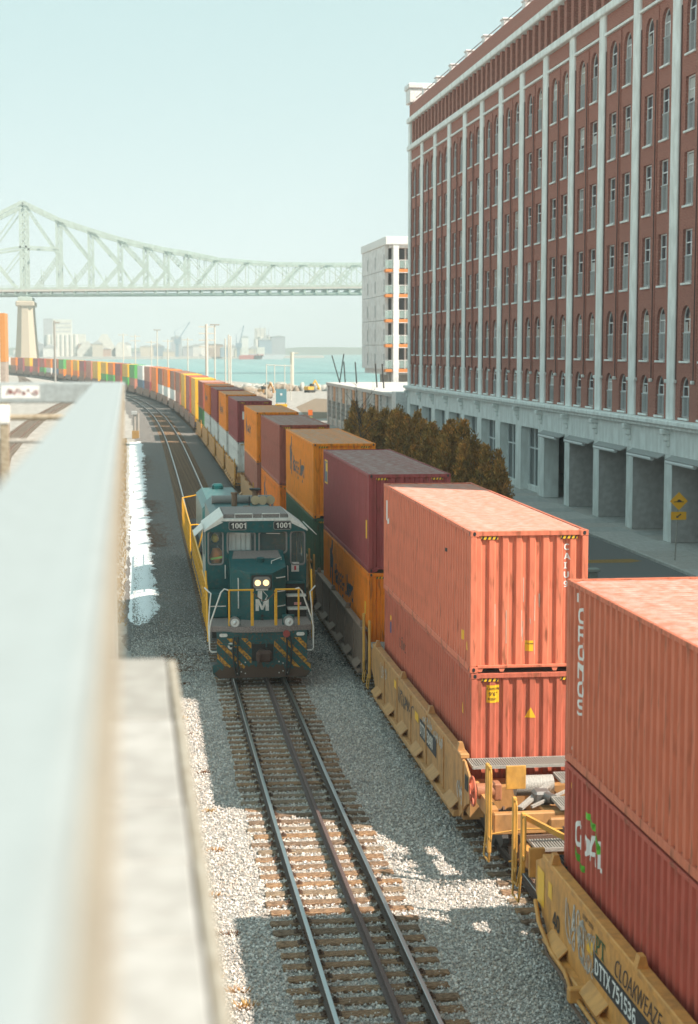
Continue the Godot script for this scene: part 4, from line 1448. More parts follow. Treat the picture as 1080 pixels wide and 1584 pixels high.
func build_loco() -> void:
	var o := thing("locomotive", "dark green switcher locomotive with number boards and yellow railings, its twin headlights lit", "locomotive", line_at(-49.0, -GAP + 0.05), line_turn(-58.0))
	var teal := worn(grain(mat(lin(0.008, 0.1, 0.105), 0.4), T.soft, Vector3(0.5, 0.5, 0.5)), T.yellowdirt, T.sootmask)
	teal.metallic_specular = 0.4
	var teal_top := teal
	var taupe := grain(mat(lin(0.33, 0.27, 0.25), 0.75), T.fine, Vector3(0.8, 0.8, 0.8))
	var deckm := grain(mat(lin(0.08, 0.065, 0.06), 0.8), T.fine, Vector3(1, 1, 1))
	var gold := grain(mat(lin(0.85, 0.42, 0.015), 0.5), T.soft, Vector3(1, 1, 1))
	var wht := grain(mat(lin(0.78, 0.75, 0.7), 0.55), T.soft, Vector3(1, 1, 1))
	var grime := worn(grain(mat(lin(0.012, 0.095, 0.1), 0.6), T.soft, Vector3(0.8, 0.8, 0.8)), T.rust, T.rustmask2)
	var gold_dirty := worn(grain(mat(lin(0.7, 0.33, 0.02), 0.6), T.soft, Vector3(0.9, 0.9, 0.9)), T.rust, T.wearmask)
	var gasket := mat(lin(0.25, 0.24, 0.23), 0.5, 0.3)
	var id := Basis()
	# snow plough / pilot plate
	var outl := PackedVector2Array([Vector2(-1.28, 0.1), Vector2(1.3, 0.1), Vector2(1.46, 0.28), Vector2(1.46, 0.52), Vector2(1.34, 0.55), Vector2(1.34, 1.5), Vector2(-1.34, 1.5), Vector2(-1.34, 0.55), Vector2(-1.46, 0.5), Vector2(-1.46, 0.26)])
	var cut_out := PackedVector2Array([Vector2(-0.3, 0.6), Vector2(0.34, 0.6), Vector2(0.34, 1.12), Vector2(-0.3, 1.12)])
	var mb := MB.new()
	holed(mb, outl, [cut_out], Transform3D(id, Vector3(0, 0, -0.06)), 0.06)
	var pilot := part(o, "pilot_plate", mb.done(), grime)
	for sx in [-1.0, 1.0]:
		for k in 5:
			var x0: float = -1.9 + k * 0.42 if sx < 0 else 0.1 + k * 0.42
			var st := PackedVector2Array([Vector2(x0, 1.32), Vector2(x0 + 0.16, 1.32), Vector2(x0 + 1.31, 0.1), Vector2(x0 + 1.15, 0.1)])
			var side := PackedVector2Array([Vector2(-1.45, 0.12), Vector2(-0.32, 0.12), Vector2(-0.32, 1.3), Vector2(-1.33, 1.3), Vector2(-1.33, 0.5)]) if sx < 0 else PackedVector2Array([Vector2(0.36, 0.12), Vector2(1.3, 0.12), Vector2(1.44, 0.28), Vector2(1.44, 0.5), Vector2(1.33, 0.55), Vector2(1.33, 1.3), Vector2(0.36, 1.3)])
			for pc in Geometry2D.intersect_polygons(st, side):
				var sm := MB.new()
				sm.prism(pc, Transform3D(id, Vector3(0, 0, 0.001)), 0.004)
				part(pilot, "yellow_stripe", sm.done(), gold_dirty)
	# caked brown mud along the foot of the plate
	var mud := PackedVector2Array([Vector2(-1.27, 0.11), Vector2(1.29, 0.11), Vector2(1.42, 0.27)])
	var mr := RandomNumberGenerator.new()
	mr.seed = 17
	for i in 40:
		var mx := 1.4 - 2.8 * i / 39.0
		mud.append(Vector2(mx, 0.3 + 0.16 * (1.0 - absf(mx) * 0.7) + mr.randf_range(-0.06, 0.16)))
	mud.append(Vector2(-1.42, 0.27))
	for pc in Geometry2D.clip_polygons(mud, cut_out):
		var mm := MB.new()
		mm.prism(pc, Transform3D(id, Vector3(0, 0, 0.0055)), 0.003)
		part(pilot, "mud_coat", mm.done(), grain(mat(lin(0.13, 0.08, 0.055), 0.9), T.fine, Vector3(2, 2, 2)))
	for sx in [-1, 1]:
		mb = MB.new()
		mb.prism(rounded(0.24, 0.1, 0.045), Transform3D(id, Vector3(sx * 1.14, 1.4, 0.001)), 0.02)
		part(pilot, "white_handhold", mb.done(), wht)
		for k in 6:
			var bt := MB.new()
			bt.cyl(Vector3(sx * (0.5 + 0.12 * (k % 3)), 0.25 + 0.28 * (k / 3) + 0.05 * (k % 2), 0), Vector3(sx * (0.5 + 0.12 * (k % 3)), 0.25 + 0.28 * (k / 3) + 0.05 * (k % 2), 0.02), 0.02, 6)
			part(pilot, "bolt", bt.done(), wht)
		# hoses hanging over the plate
		for k in 2:
			tube_part(o, "air_hose", [Vector3(sx * (0.72 + k * 0.11), 1.35, 0.05), Vector3(sx * (0.74 + k * 0.13), 1.0, 0.1), Vector3(sx * (0.72 + k * 0.12), 0.5, 0.09), Vector3(sx * (0.7 + k * 0.06), 0.18, 0.06)], 0.026, K.dark, 8)
	mb = MB.new()
	mb.cyl(Vector3(-0.92, 1.08, 0.0), Vector3(-0.92, 1.08, 0.03), 0.1, 16)
	part(pilot, "white_roundel", mb.done(), wht)
	mb = MB.new()
	mb.cyl(Vector3(-0.92, 1.08, 0.03), Vector3(-0.92, 1.08, 0.034), 0.045, 12)
	part(pilot, "roundel_centre", mb.done(), K.dark)
	mb = MB.new()
	mb.cyl(Vector3(0.72, 1.42, 0.0), Vector3(0.72, 1.42, 0.1), 0.105, 16)
	part(o, "red_marker", mb.done(), mat(lin(0.35, 0.06, 0.05), 0.4))
	# coupler and draft box
	mb = MB.new()
	mb.bbox(Vector3(0.02, 0.86, -0.3), Vector3(0.7, 0.56, 0.5), 0.03)
	part(o, "draft_box", mb.done(), K.dark)
	mb = MB.new()
	mb.bbox(Vector3(0, 0.84, 0.15), Vector3(0.2, 0.26, 0.6), 0.04)
	mb.bbox(Vector3(0.02, 0.84, 0.5), Vector3(0.46, 0.34, 0.26), 0.07)
	mb.bbox(Vector3(-0.14, 0.84, 0.66), Vector3(0.14, 0.3, 0.2), 0.05)
	part(o, "coupler", mb.done(), grain(mat(lin(0.1, 0.05, 0.035), 0.8), T.fine, Vector3(3, 3, 3)))
	tube_part(o, "uncoupling_lever", [Vector3(-1.25, 1.15, 0.1), Vector3(-0.6, 1.1, 0.12), Vector3(-0.4, 1.25, 0.14), Vector3(0.1, 1.25, 0.2), Vector3(0.1, 1.1, 0.4)], 0.018, teal, 6)
	# front deck with bowed lip
	var plan := PackedVector2Array([Vector2(-1.5, 0.2), Vector2(-1.5, 2.6), Vector2(1.5, 2.6), Vector2(1.5, 0.2), Vector2(1.0, 0.02), Vector2(0.5, -0.07), Vector2(0, -0.1), Vector2(-0.5, -0.07), Vector2(-1.0, 0.02)])
	var down := Basis(Vector3(1, 0, 0), Vector3(0, 0, -1), Vector3(0, 1, 0))
	mb = MB.new()
	mb.prism(plan, Transform3D(down, Vector3(0, 1.48, 0)), 0.17)
	part(o, "front_deck", mb.done(), taupe)
	mb = MB.new()
	mb.bbox(Vector3(0, 1.36, -0.5), Vector3(2.1, 0.24, 0.9), 0.03)
	part(o, "buffer_beam", mb.done(), teal)
	# nose: angled in plan, top sloping back to the cab
	var np := [Vector2(-0.84, 2.6), Vector2(-0.84, 1.5), Vector2(-0.27, 1.14), Vector2(0.42, 1.14), Vector2(0.84, 1.5), Vector2(0.84, 2.6)]
	var topy := func(zb: float) -> float: return 3.08 + (zb - 1.14) * 0.36
	mb = MB.new()
	for i in 5:
		var a: Vector2 = np[i]; var b: Vector2 = np[i + 1]
		mb.quad(Vector3(a.x, 1.6, -a.y), Vector3(b.x, 1.6, -b.y), Vector3(b.x, topy.call(b.y), -b.y), Vector3(a.x, topy.call(a.y), -a.y))
	var nose := part(o, "nose", mb.done(), teal)
	mb = MB.new()
	for i in range(1, 4):
		mb.tri(Vector3(np[0].x, topy.call(2.6), -2.6), Vector3(np[i].x, topy.call(np[i].y), -np[i].y), Vector3(np[i + 1].x, topy.call(np[i + 1].y), -np[i + 1].y))
	mb.tri(Vector3(np[0].x, topy.call(2.6), -2.6), Vector3(np[4].x, topy.call(np[4].y), -np[4].y), Vector3(np[5].x, topy.call(2.6), -2.6))
	part(nose, "nose_top", mb.done(), teal)
	mb = MB.new()
	var gl := [Vector2(-0.76, 2.05), Vector2(0.76, 2.05), Vector2(0.68, 2.56), Vector2(-0.68, 2.56)]
	mb.quad(Vector3(gl[0].x, topy.call(gl[0].y) + 0.004, -gl[0].y), Vector3(gl[1].x, topy.call(gl[1].y) + 0.004, -gl[1].y), Vector3(gl[2].x, topy.call(gl[2].y) + 0.004, -gl[2].y), Vector3(gl[3].x, topy.call(gl[3].y) + 0.004, -gl[3].y))
	part(nose, "antiglare_panel", mb.done(), taupe)
	mb = MB.new()
	mb.cyl(Vector3(0.1, topy.call(1.9) - 0.02, -1.9), Vector3(0.1, topy.call(1.9) + 0.09, -1.88), 0.12, 14)
	part(nose, "filler_cap", mb.done(), teal)
	tube_part(nose, "top_grab_iron", [Vector3(0.42, topy.call(1.72), -1.72), Vector3(0.42, topy.call(1.72) + 0.08, -1.7), Vector3(0.74, topy.call(1.95) + 0.08, -1.93), Vector3(0.74, topy.call(1.95), -1.95)], 0.016, wht, 6)
	# headlight
	mb = MB.new()
	mb.prism(rounded(0.52, 0.36, 0.1), Transform3D(id, Vector3(0.08, 2.79, -1.14)), 0.06)
	var hlh := part(nose, "headlight_housing", mb.done(), gasket)
	var lit := mat(lin(1.0, 0.85, 0.6), 0.3)
	lit.emission_enabled = true
	lit.emission = Color(1.0, 0.82, 0.55)
	lit.emission_energy_multiplier = 1.0
	for sx in [-1, 1]:
		mb = MB.new()
		mb.cyl(Vector3(0.08 + sx * 0.125, 2.79, -1.075), Vector3(0.08 + sx * 0.125, 2.79, -1.068), 0.092, 18)
		part(hlh, "headlight", mb.done(), lit)
		var sp := SpotLight3D.new()
		sp.name = "headlight_beam"
		sp.light_color = Color(1.0, 0.85, 0.6)
		sp.light_energy = 1.2
		sp.light_size = 0.1
		sp.spot_angle = 20
		sp.spot_range = 60
		sp.spot_attenuation = 2.0
		sp.shadow_enabled = true
		o.add_child(sp, true)
		sp.position = Vector3(0.08 + sx * 0.125, 2.79, -1.03)
		sp.look_at_from_position(sp.position, sp.position + Vector3(0, -0.05, 1), Vector3.UP)
	mb = MB.new()
	mb.prism(rounded(0.62, 0.46, 0.04), Transform3D(id, Vector3(0.08, 2.79, -1.139)), 0.006)
	part(nose, "headlight_backing", mb.done(), K.dark)
	# white emblem: letter M with a mast and rigging above
	var em := MB.new()
	var zf := -1.136
	em.prism(PackedVector2Array([Vector2(-0.2, 0), Vector2(-0.2, 0.36), Vector2(-0.1, 0.36), Vector2(0, 0.14), Vector2(0.1, 0.36), Vector2(0.2, 0.36), Vector2(0.2, 0), Vector2(0.1, 0), Vector2(0.1, 0.2), Vector2(0.03, 0.03), Vector2(-0.03, 0.03), Vector2(-0.1, 0.2), Vector2(-0.1, 0)]), Transform3D(id, Vector3(0.09, 1.93, zf)), 0.004)
	em.prism(PackedVector2Array([Vector2(-0.14, 0.0), Vector2(0.0, -0.16), Vector2(0.0, 0.18), Vector2(-0.13, 0.18)]), Transform3D(id, Vector3(0.09, 2.36, zf)), 0.004)
	em.prism(PackedVector2Array([Vector2(-0.19, 0), Vector2(0.18, 0), Vector2(0.18, 0.05), Vector2(0.05, 0.05), Vector2(0.05, 0.13), Vector2(-0.05, 0.13), Vector2(-0.05, 0.05), Vector2(-0.19, 0.05)]), Transform3D(id, Vector3(0.09, 2.55, zf)), 0.004)
	for q in [[Vector2(0.02, -0.2), Vector2(0.16, 0.02)], [Vector2(0.16, 0.02), Vector2(0.02, 0.18)]]:
		em.bar(Vector3(0.09 + q[0].x, 2.36 + q[0].y, zf + 0.002), Vector3(0.09 + q[1].x, 2.36 + q[1].y, zf + 0.002), 0.018, 0.004, Vector3(0, 0, 1))
	part(nose, "white_emblem", em.done(), wht)
	for q in [[-0.62, 1.7, 2.9], [0.0, 0, 0]]:
		if q[1] > 0: tube_part(nose, "vertical_grab_iron", [Vector3(q[0], q[1] + 0.3, -1.34), Vector3(q[0], q[1] + 0.3, -1.26), Vector3(q[0], q[2], -1.26), Vector3(q[0], q[2], -1.34)], 0.018, wht, 6)
	for y in [2.05, 2.5, 2.92]:
		tube_part(nose, "ladder_rung", [Vector3(0.52, y, -1.26), Vector3(0.54, y, -1.17), Vector3(0.8, y, -1.38), Vector3(0.8, y, -1.46)], 0.018, wht, 6)
	for q in [[0.09, 1.78], [0.09, 1.66]]:
		box_part(nose, "latch", Vector3(q[0] - 0.04, q[1] - 0.04, -1.14), Vector3(q[0] + 0.04, q[1] + 0.04, -1.1), K.dark, 0.01)
	# cab
	var cab := Node3D.new()
	cab.name = "cab"
	o.add_child(cab)
	var zc := -2.55
	var win := [[-0.45, 3.85, 0.84, 0.66], [0.53, 3.85, 0.84, 0.66], [-1.24, 3.7, 0.44, 1.02], [1.3, 3.66, 0.42, 1.02]]
	var holes := []
	for w in win:
		var r := rounded(w[2], w[3], 0.1)
		for i in r.size(): r[i] += Vector2(w[0], w[1])
		holes.append(r)
	mb = MB.new()
	holed(mb, PackedVector2Array([Vector2(-1.55, 1.65), Vector2(1.57, 1.65), Vector2(1.57, 4.25), Vector2(-1.55, 4.25)]), holes, Transform3D(id, Vector3(0, 0, zc - 0.08)), 0.08)
	part(cab, "cab_front", mb.done(), teal)
	var pane_m := mat(Color(0.75, 0.85, 0.85, 0.12), 0.02)
	pane_m.transparency = BaseMaterial3D.TRANSPARENCY_ALPHA
	for w in win:
		var r := rounded(w[2] + 0.06, w[3] + 0.06, 0.12)
		var r2 := rounded(w[2] - 0.03, w[3] - 0.03, 0.09)
		var fm := MB.new()
		ring(fm, r, r2, Transform3D(id, Vector3(w[0], w[1], zc)), 0.025)
		var fr := part(cab, "window_frame", fm.done(), gasket)
		var pm := MB.new()
		pm.prism(r2, Transform3D(id, Vector3(w[0], w[1], zc - 0.03)), 0.0, false)
		part(fr, "pane", pm.done(), pane_m)
	# wiper arms
	for x in [-0.45, 0.53]:
		var wm := MB.new()
		wm.bar(Vector3(x - 0.2, 4.13, zc + 0.04), Vector3(x + 0.22, 4.12, zc + 0.04), 0.035, 0.02)
		part(cab, "wiper", wm.done(), wht)
	# cab sides, back, floor
	for sx in [-1.0, 1.0]:
		var X: float = -1.55 if sx < 0 else 1.57
		var bas := Basis(Vector3(0, 0, 1), Vector3(0, 1, 0), Vector3(-1, 0, 0))
		mb = MB.new()
		var sh := rounded(1.0, 0.8, 0.08)
		for i in sh.size(): sh[i] += Vector2(-3.8, 3.7)
		holed(mb, PackedVector2Array([Vector2(-5.1, 1.65), Vector2(-2.64, 1.65), Vector2(-2.64, 4.25), Vector2(-5.1, 4.25)]), [sh], Transform3D(bas, Vector3(X + (0.06 if sx < 0 else 0.0), 0, 0)), 0.06)
		part(cab, "cab_side", mb.done(), teal)
	box_part(cab, "cab_back", Vector3(-1.48, 1.65, -5.16), Vector3(1.5, 4.25, -5.1), teal)
	box_part(cab, "cab_floor", Vector3(-1.48, 2.2, -5.09), Vector3(1.5, 2.3, -2.64), K.dark)
	# inside: seats, control stand, curtain, orange vest
	var seatm := mat(lin(0.06, 0.05, 0.05), 0.7)
	for x in [-0.9, 0.95]:
		mb = MB.new()
		mb.bbox(Vector3(x, 2.75, -3.9), Vector3(0.5, 0.12, 0.5), 0.04)
		mb.bbox(Vector3(x, 3.2, -4.15), Vector3(0.48, 0.8, 0.12), 0.05)
		part(cab, "seat", mb.done(), seatm)
	mb = MB.new()
	mb.bbox(Vector3(-0.5, 3.0, -3.2), Vector3(0.5, 1.1, 0.5), 0.05)
	part(cab, "control_stand", mb.done(), mat(lin(0.25, 0.22, 0.18), 0.6))
	var drape := MB.new()
	for i in 14:
		var x0 := -0.82 + i * 0.05
		drape.quad(Vector3(x0, 3.5 + 0.05 * sin(i * 1.3), -2.85 + 0.03 * sin(i * 2.1)), Vector3(x0 + 0.05, 3.5 + 0.05 * sin(i * 1.3 + 1.3), -2.85 + 0.03 * sin((i + 1) * 2.1)), Vector3(x0 + 0.05, 4.2, -2.85 + 0.03 * sin((i + 1) * 2.1)), Vector3(x0, 4.2, -2.85 + 0.03 * sin(i * 2.1)))
	part(cab, "white_drape", drape.done(), mat(lin(0.7, 0.7, 0.67), 0.9))
	mb = MB.new()
	var rg := RandomNumberGenerator.new()
	rg.seed = 4
	mb.lump(Vector3(-1.2, 3.35, -2.95), Vector3(0.2, 0.3, 0.16), rg, 0.15, 6, 10)
	part(cab, "orange_vest", mb.done(), mat(lin(0.75, 0.22, 0.03), 0.8))
	mb = MB.new()
	mb.lump(Vector3(-1.24, 3.95, -3.0), Vector3(0.12, 0.14, 0.12), rg, 0.06, 6, 10)
	part(cab, "yellow_hard_hat", mb.done(), mat(lin(0.75, 0.55, 0.03), 0.4))
	mb = MB.new()
	mb.bar(Vector3(-1.38, 3.32, -2.82), Vector3(-1.02, 3.38, -2.8), 0.06, 0.06)
	part(cab, "lime_band", mb.done(), mat(lin(0.45, 0.75, 0.1), 0.6))
	# brow above the windows with number boards
	var brow := [Vector2(-1.55, 4.22), Vector2(-1.02, 4.55), Vector2(1.05, 4.55), Vector2(1.57, 4.22)]
	mb = MB.new()
	mb.prism(PackedVector2Array([Vector2(-1.55, 4.2), Vector2(0, 4.16), Vector2(1.57, 4.2), Vector2(1.57, 4.26), Vector2(1.05, 4.54), Vector2(-1.02, 4.54), Vector2(-1.55, 4.26)]), Transform3D(id, Vector3(0, 0, zc - 0.3)), 0.42)
	part(cab, "brow", mb.done(), teal)
	for x in [-0.56, 0.82]:
		mb = MB.new()
		mb.prism(rounded(0.54, 0.25, 0.06), Transform3D(id, Vector3(x, 4.385, zc + 0.12)), 0.02)
		var nb := part(cab, "number_board", mb.done(), K.black)
		mb = MB.new()
		ring(mb, rounded(0.56, 0.27, 0.065), rounded(0.52, 0.23, 0.05), Transform3D(id, Vector3(x, 4.385, zc + 0.12)), 0.024)
		part(nb, "board_rim", mb.done(), gasket)
		flat_text(nb, "number", xf_tris(text_tris("1001"), Vector2.ZERO, Vector2(0.165, 0.165)), wht, Vector3(x - 0.2, 4.305, zc + 0.143), Vector3(1, 0, 0), Vector3.UP)
	# roof: flat middle, sloping sides, white edge along the front
	mb = MB.new()
	mb.prism(PackedVector2Array([Vector2(-1.02, 4.55), Vector2(1.05, 4.55), Vector2(1.0, 4.72), Vector2(-0.97, 4.72)]), Transform3D(id, Vector3(0, 0, -5.2)), 2.55)
	part(cab, "roof_middle", mb.done(), taupe)
	mb = MB.new()
	mb.prism(PackedVector2Array([Vector2(-1.04, 4.53), Vector2(1.07, 4.53), Vector2(1.03, 4.6), Vector2(-1.0, 4.6)]), Transform3D(id, Vector3(0, 0, zc - 0.1)), 0.24)
	part(cab, "white_front_edge", mb.done(), wht)
	for sx in [-1.0, 1.0]:
		mb = MB.new()
		mb.quad(Vector3(sx * 1.0, 4.71, -2.45), Vector3(sx * 1.6, 4.26, -2.4), Vector3(sx * 1.6, 4.26, -5.2), Vector3(sx * 1.0, 4.71, -5.2)) if sx > 0 else mb.quad(Vector3(sx * 1.6, 4.26, -2.4), Vector3(sx * 1.0, 4.71, -2.45), Vector3(sx * 1.0, 4.71, -5.2), Vector3(sx * 1.6, 4.26, -5.2))
		mb.quad(Vector3(sx * 1.0, 4.5, -2.43), Vector3(sx * 1.6, 4.2, -2.43), Vector3(sx * 1.6, 4.26, -2.4), Vector3(sx * 1.0, 4.71, -2.45))
		part(cab, "roof_slope", mb.done(), wht)
		# hinged sun visor over the side window
		mb = MB.new()
		mb.obox(Transform3D(Basis(Vector3(0, 0, 1), -sx * 0.75), Vector3(sx * 1.75, 4.2, -3.3)), Vector3(0.38, 0.02, 1.6))
		part(cab, "side_visor", mb.done(), wht)
		var rail := [Vector3(sx * 0.42 - 0.22, 4.6, zc + 0.02), Vector3(sx * 0.42 - 0.22, 4.74, zc + 0.02), Vector3(sx * 0.42 + 0.32, 4.74, zc + 0.02), Vector3(sx * 0.42 + 0.32, 4.6, zc + 0.02)]
		tube_part(cab, "roof_grab_iron", rail, 0.016, wht, 6)
		tube_part(cab, "brow_conduit", [Vector3(sx * 1.56, 4.22, zc + 0.1), Vector3(sx * 1.04, 4.55, zc + 0.13)], 0.012, wht, 6)
	# white and red placard, handholds and steps beside the nose
	box_part(cab, "placard", Vector3(1.1, 2.92, zc), Vector3(1.34, 3.22, zc + 0.012), wht)
	box_part(cab, "placard_mark", Vector3(1.19, 2.97, zc + 0.012), Vector3(1.25, 3.1, zc + 0.016), mat(lin(0.6, 0.03, 0.05), 0.5))
	tube_part(cab, "cab_grab_iron", [Vector3(0.98, 3.1, zc), Vector3(0.98, 3.1, zc + 0.08), Vector3(1.0, 2.1, zc + 0.08), Vector3(1.0, 2.1, zc)], 0.018, wht, 6)
	tube_part(cab, "cab_grab_iron", [Vector3(-0.95, 3.15, zc), Vector3(-0.95, 3.15, zc + 0.08), Vector3(-0.95, 2.75, zc + 0.08), Vector3(-0.95, 2.75, zc)], 0.018, wht, 6)
	box_part(cab, "lower_box", Vector3(-1.54, 1.65, zc + 0.002), Vector3(-0.92, 2.42, zc + 0.9), teal, 0.03)
	box_part(cab, "box_trim", Vector3(-1.5, 2.0, zc + 0.9), Vector3(-0.98, 2.03, zc + 0.915), wht)
	for k in 3:
		var sy := 1.9 + k * 0.36
		box_part(cab, "cab_step", Vector3(0.9, sy - 0.03, zc + 0.05 + (2 - k) * 0.3), Vector3(1.5, sy + 0.03, zc + 0.4 + (2 - k) * 0.3), wht if k < 2 else teal, 0.01)
		box_part(cab, "step_riser", Vector3(0.92, sy - 0.33, zc + 0.01), Vector3(1.48, sy - 0.031, zc + 0.3 + (2 - k) * 0.3), K.dark)
	box_part(cab, "red_white_notice", Vector3(1.1, 2.02, zc + 0.93), Vector3(1.32, 2.1, zc + 0.94), mat(lin(0.6, 0.25, 0.25), 0.6))
	# ditch lights
	for sx in [-1, 1]:
		var dx: float = sx * 0.8
		box_part(o, "lamp_bracket", Vector3(dx - 0.18, 1.55, -0.25), Vector3(dx + 0.18, 1.95, -0.2), teal, 0.01)
		mb = MB.new()
		mb.tube([Vector3(dx, 1.77, -0.2), Vector3(dx, 1.77, 0.02)], 0.16, 18)
		var hl := part(o, "ditch_light", mb.done(), gasket)
		mb = MB.new()
		mb.cyl(Vector3(dx, 1.77, 0.021), Vector3(dx, 1.77, 0.03), 0.125, 18)
		part(hl, "lens", mb.done(), K.lamp_lens)
		mb = MB.new()
		mb.lump(Vector3(dx, 1.77, 0.03), Vector3(0.06, 0.06, 0.02), rg, 0.3, 4, 6)
		part(hl, "reflector", mb.done(), K.white)
	# yellow front railings with chain
	var pz := -0.12
	for q in [[-0.96, -0.28], [0.42, 1.1]]:
		var posts: Array = [q[0], q[1]]
		for i in 2:
			var px: float = posts[i]
			var wide := 0.09 if (i == 1 and q[0] < 0) or (i == 0 and q[0] > 0) else 0.055
			box_part(o, "railing_post", Vector3(px - wide / 2, 1.5, pz - 0.03), Vector3(px + wide / 2, 2.7, pz + 0.03), gold, 0.008)
		tube_part(o, "railing_top", [Vector3(q[0] - 0.02, 2.72, pz), Vector3(q[1] + 0.05, 2.72, pz)], 0.028, gold, 8)
	var chain := []
	for i in 11:
		var t := i / 10.0
		chain.append(Vector3(lerpf(-0.26, 0.4, t), 2.66 - 0.26 * sin(PI * t), pz + 0.04))
	tube_part(o, "safety_chain", chain, 0.014, K.rusty, 5)
	for sx in [-1.0, 1.0]:
		var f := func(x: float) -> float: return x * sx
		tube_part(o, "white_handrail", [Vector3(f.call(0.98), 2.72, pz), Vector3(f.call(1.1), 2.76, pz), Vector3(f.call(1.2), 2.66, pz), Vector3(f.call(1.5), 1.8, pz), Vector3(f.call(1.54), 1.6, pz), Vector3(f.call(1.54), 0.95, pz), Vector3(f.call(1.48), 0.88, pz), Vector3(f.call(1.15), 0.9, pz)], 0.024, wht, 8)
		tube_part(o, "corner_handrail", [Vector3(f.call(1.66), 2.72, -0.75), Vector3(f.call(1.54), 2.62, -0.6), Vector3(f.call(1.48), 2.58, -0.5), Vector3(f.call(1.52), 2.2, -0.45), Vector3(f.call(1.56), 1.6, -0.45), Vector3(f.call(1.54), 1.0, -0.3)], 0.022, wht, 8)
		tube_part(o, "yellow_stanchion", [Vector3(f.call(1.6), 3.15, -1.3), Vector3(f.call(1.58), 2.6, -1.0), Vector3(f.call(1.56), 1.1, -0.7)], 0.03, gold, 8)
		# steps down to the ground
		for k in 3:
			box_part(o, "corner_step", Vector3(minf(f.call(1.2), f.call(1.52)), 0.45 + k * 0.36, -0.75), Vector3(maxf(f.call(1.2), f.call(1.52)), 0.48 + k * 0.36, -0.3), K.steel, 0.008)
		# walkway beside hood with stanchions and kick plates
		box_part(o, "walkway", Vector3(minf(f.call(0.95), f.call(1.53)), 1.5, -17.4), Vector3(maxf(f.call(0.95), f.call(1.53)), 1.64, -5.2), deckm, 0.01)
		railing_row(o, f.call(1.5), -5.4, -17.2, gold)
		if sx < 0:
			railing_row(o, f.call(1.56), -1.4, -5.0, gold)
	# long hood
	mb = MB.new()
	mb.prism(PackedVector2Array([Vector2(-0.92, 1.62), Vector2(0.92, 1.62), Vector2(0.92, 3.75), Vector2(0.7, 4.0), Vector2(-0.7, 4.0), Vector2(-0.92, 3.75)]), Transform3D(id, Vector3(0, 0, -17.2)), 12.0)
	var hood := part(o, "long_hood", mb.done(), teal_top)
	mb = MB.new()
	mb.prism(PackedVector2Array([Vector2(-1.15, 3.5), Vector2(1.15, 3.5), Vector2(1.15, 4.12), Vector2(0.95, 4.3), Vector2(-0.95, 4.3), Vector2(-1.15, 4.12)]), Transform3D(id, Vector3(0, 0, -13.6)), 7.6)
	part(hood, "blower_housing", mb.done(), teal)
	box_part(hood, "roof_plate", Vector3(-0.8, 4.301, -9.2), Vector3(0.85, 4.33, -6.2), K.galv, 0.01)
	mb = MB.new()
	mb.tube([Vector3(-1.0, 4.42, -11.0), Vector3(1.15, 4.42, -11.0)], 0.16, 16)
	part(hood, "muffler_drum", mb.done(), grain(mat(lin(0.36, 0.34, 0.32), 0.8), T.fine, Vector3(3, 3, 3)))
	for q in [[-0.25, -9.9, 0.1, 0.42], [0.5, -10.2, 0.1, 0.46], [0.0, -6.9, 0.1, 0.22]]:
		mb = MB.new()
		mb.cyl(Vector3(q[0], 4.3, q[1]), Vector3(q[0], 4.3 + q[3], q[1]), q[2], 12)
		mb.cyl(Vector3(q[0], 4.3 + q[3], q[1]), Vector3(q[0], 4.3 + q[3] + 0.06, q[1]), q[2] * 1.25, 12)
		part(hood, "exhaust_stack", mb.done(), grain(mat(lin(0.34, 0.2, 0.13), 0.85), T.fine, Vector3(2, 2, 2)))
	box_part(hood, "spark_arrestor", Vector3(0.3, 4.83, -10.4), Vector3(0.7, 4.89, -10.0), K.dark, 0.02)
	var horn_m := mat(lin(0.55, 0.42, 0.26), 0.5)
	for q in [[0.22, -5.9], [0.45, -5.75], [0.72, -5.9]]:
		mb = MB.new()
		mb.tube([Vector3(q[0], 4.86, q[1] - 0.6), Vector3(q[0], 4.86, q[1] - 0.2), Vector3(q[0], 4.86, q[1])], 0.04, 14, 0.15)
		part(hood, "horn_bell", mb.done(), horn_m)
	tube_part(hood, "horn_pipe", [Vector3(0.2, 4.72, -6.3), Vector3(0.75, 4.72, -6.3)], 0.05, K.steel, 8)
	tube_part(hood, "antenna", [Vector3(0.1, 4.33, -7.4), Vector3(0.12, 4.85, -7.4)], 0.02, K.dark, 6)
	for k in 6:
		box_part(hood, "hood_door", Vector3(-0.935, 1.9, -6.0 - k * 1.7), Vector3(-0.92, 3.3, -4.6 - k * 1.7 - 0.1), teal_top, 0.005)
	# frame, tank, trucks
	box_part(o, "underframe", Vector3(-1.45, 1.15, -17.5), Vector3(1.45, 1.47, -0.7), K.dark, 0.02)
	mb = MB.new()
	mb.bbox(Vector3(0, 0.75, -9.0), Vector3(2.6, 0.75, 4.2), 0.15)
	part(o, "fuel_tank", mb.done(), K.dark)
	truck(o, -3.6)
	truck(o, -14.2)
	# a cabless companion unit coupled behind
	var s := thing("slug_unit", "low cabless green companion unit coupled behind the locomotive, with yellow railings", "locomotive", line_at(-67.6, -GAP + 0.02), line_turn(-75.0))
	mb = MB.new()
	mb.prism(PackedVector2Array([Vector2(-1.0, 1.62), Vector2(0.9, 1.62), Vector2(0.9, 3.3), Vector2(0.65, 3.52), Vector2(-0.75, 3.52), Vector2(-1.0, 3.3)]), Transform3D(id, Vector3(0, 0, -8.6)), 7.6)
	part(s, "hood", mb.done(), worn(grain(mat(lin(0.03, 0.13, 0.135), 0.45), T.soft, Vector3(0.4, 0.4, 0.4)), T.chalk, T.sootmask))
	mb = MB.new()
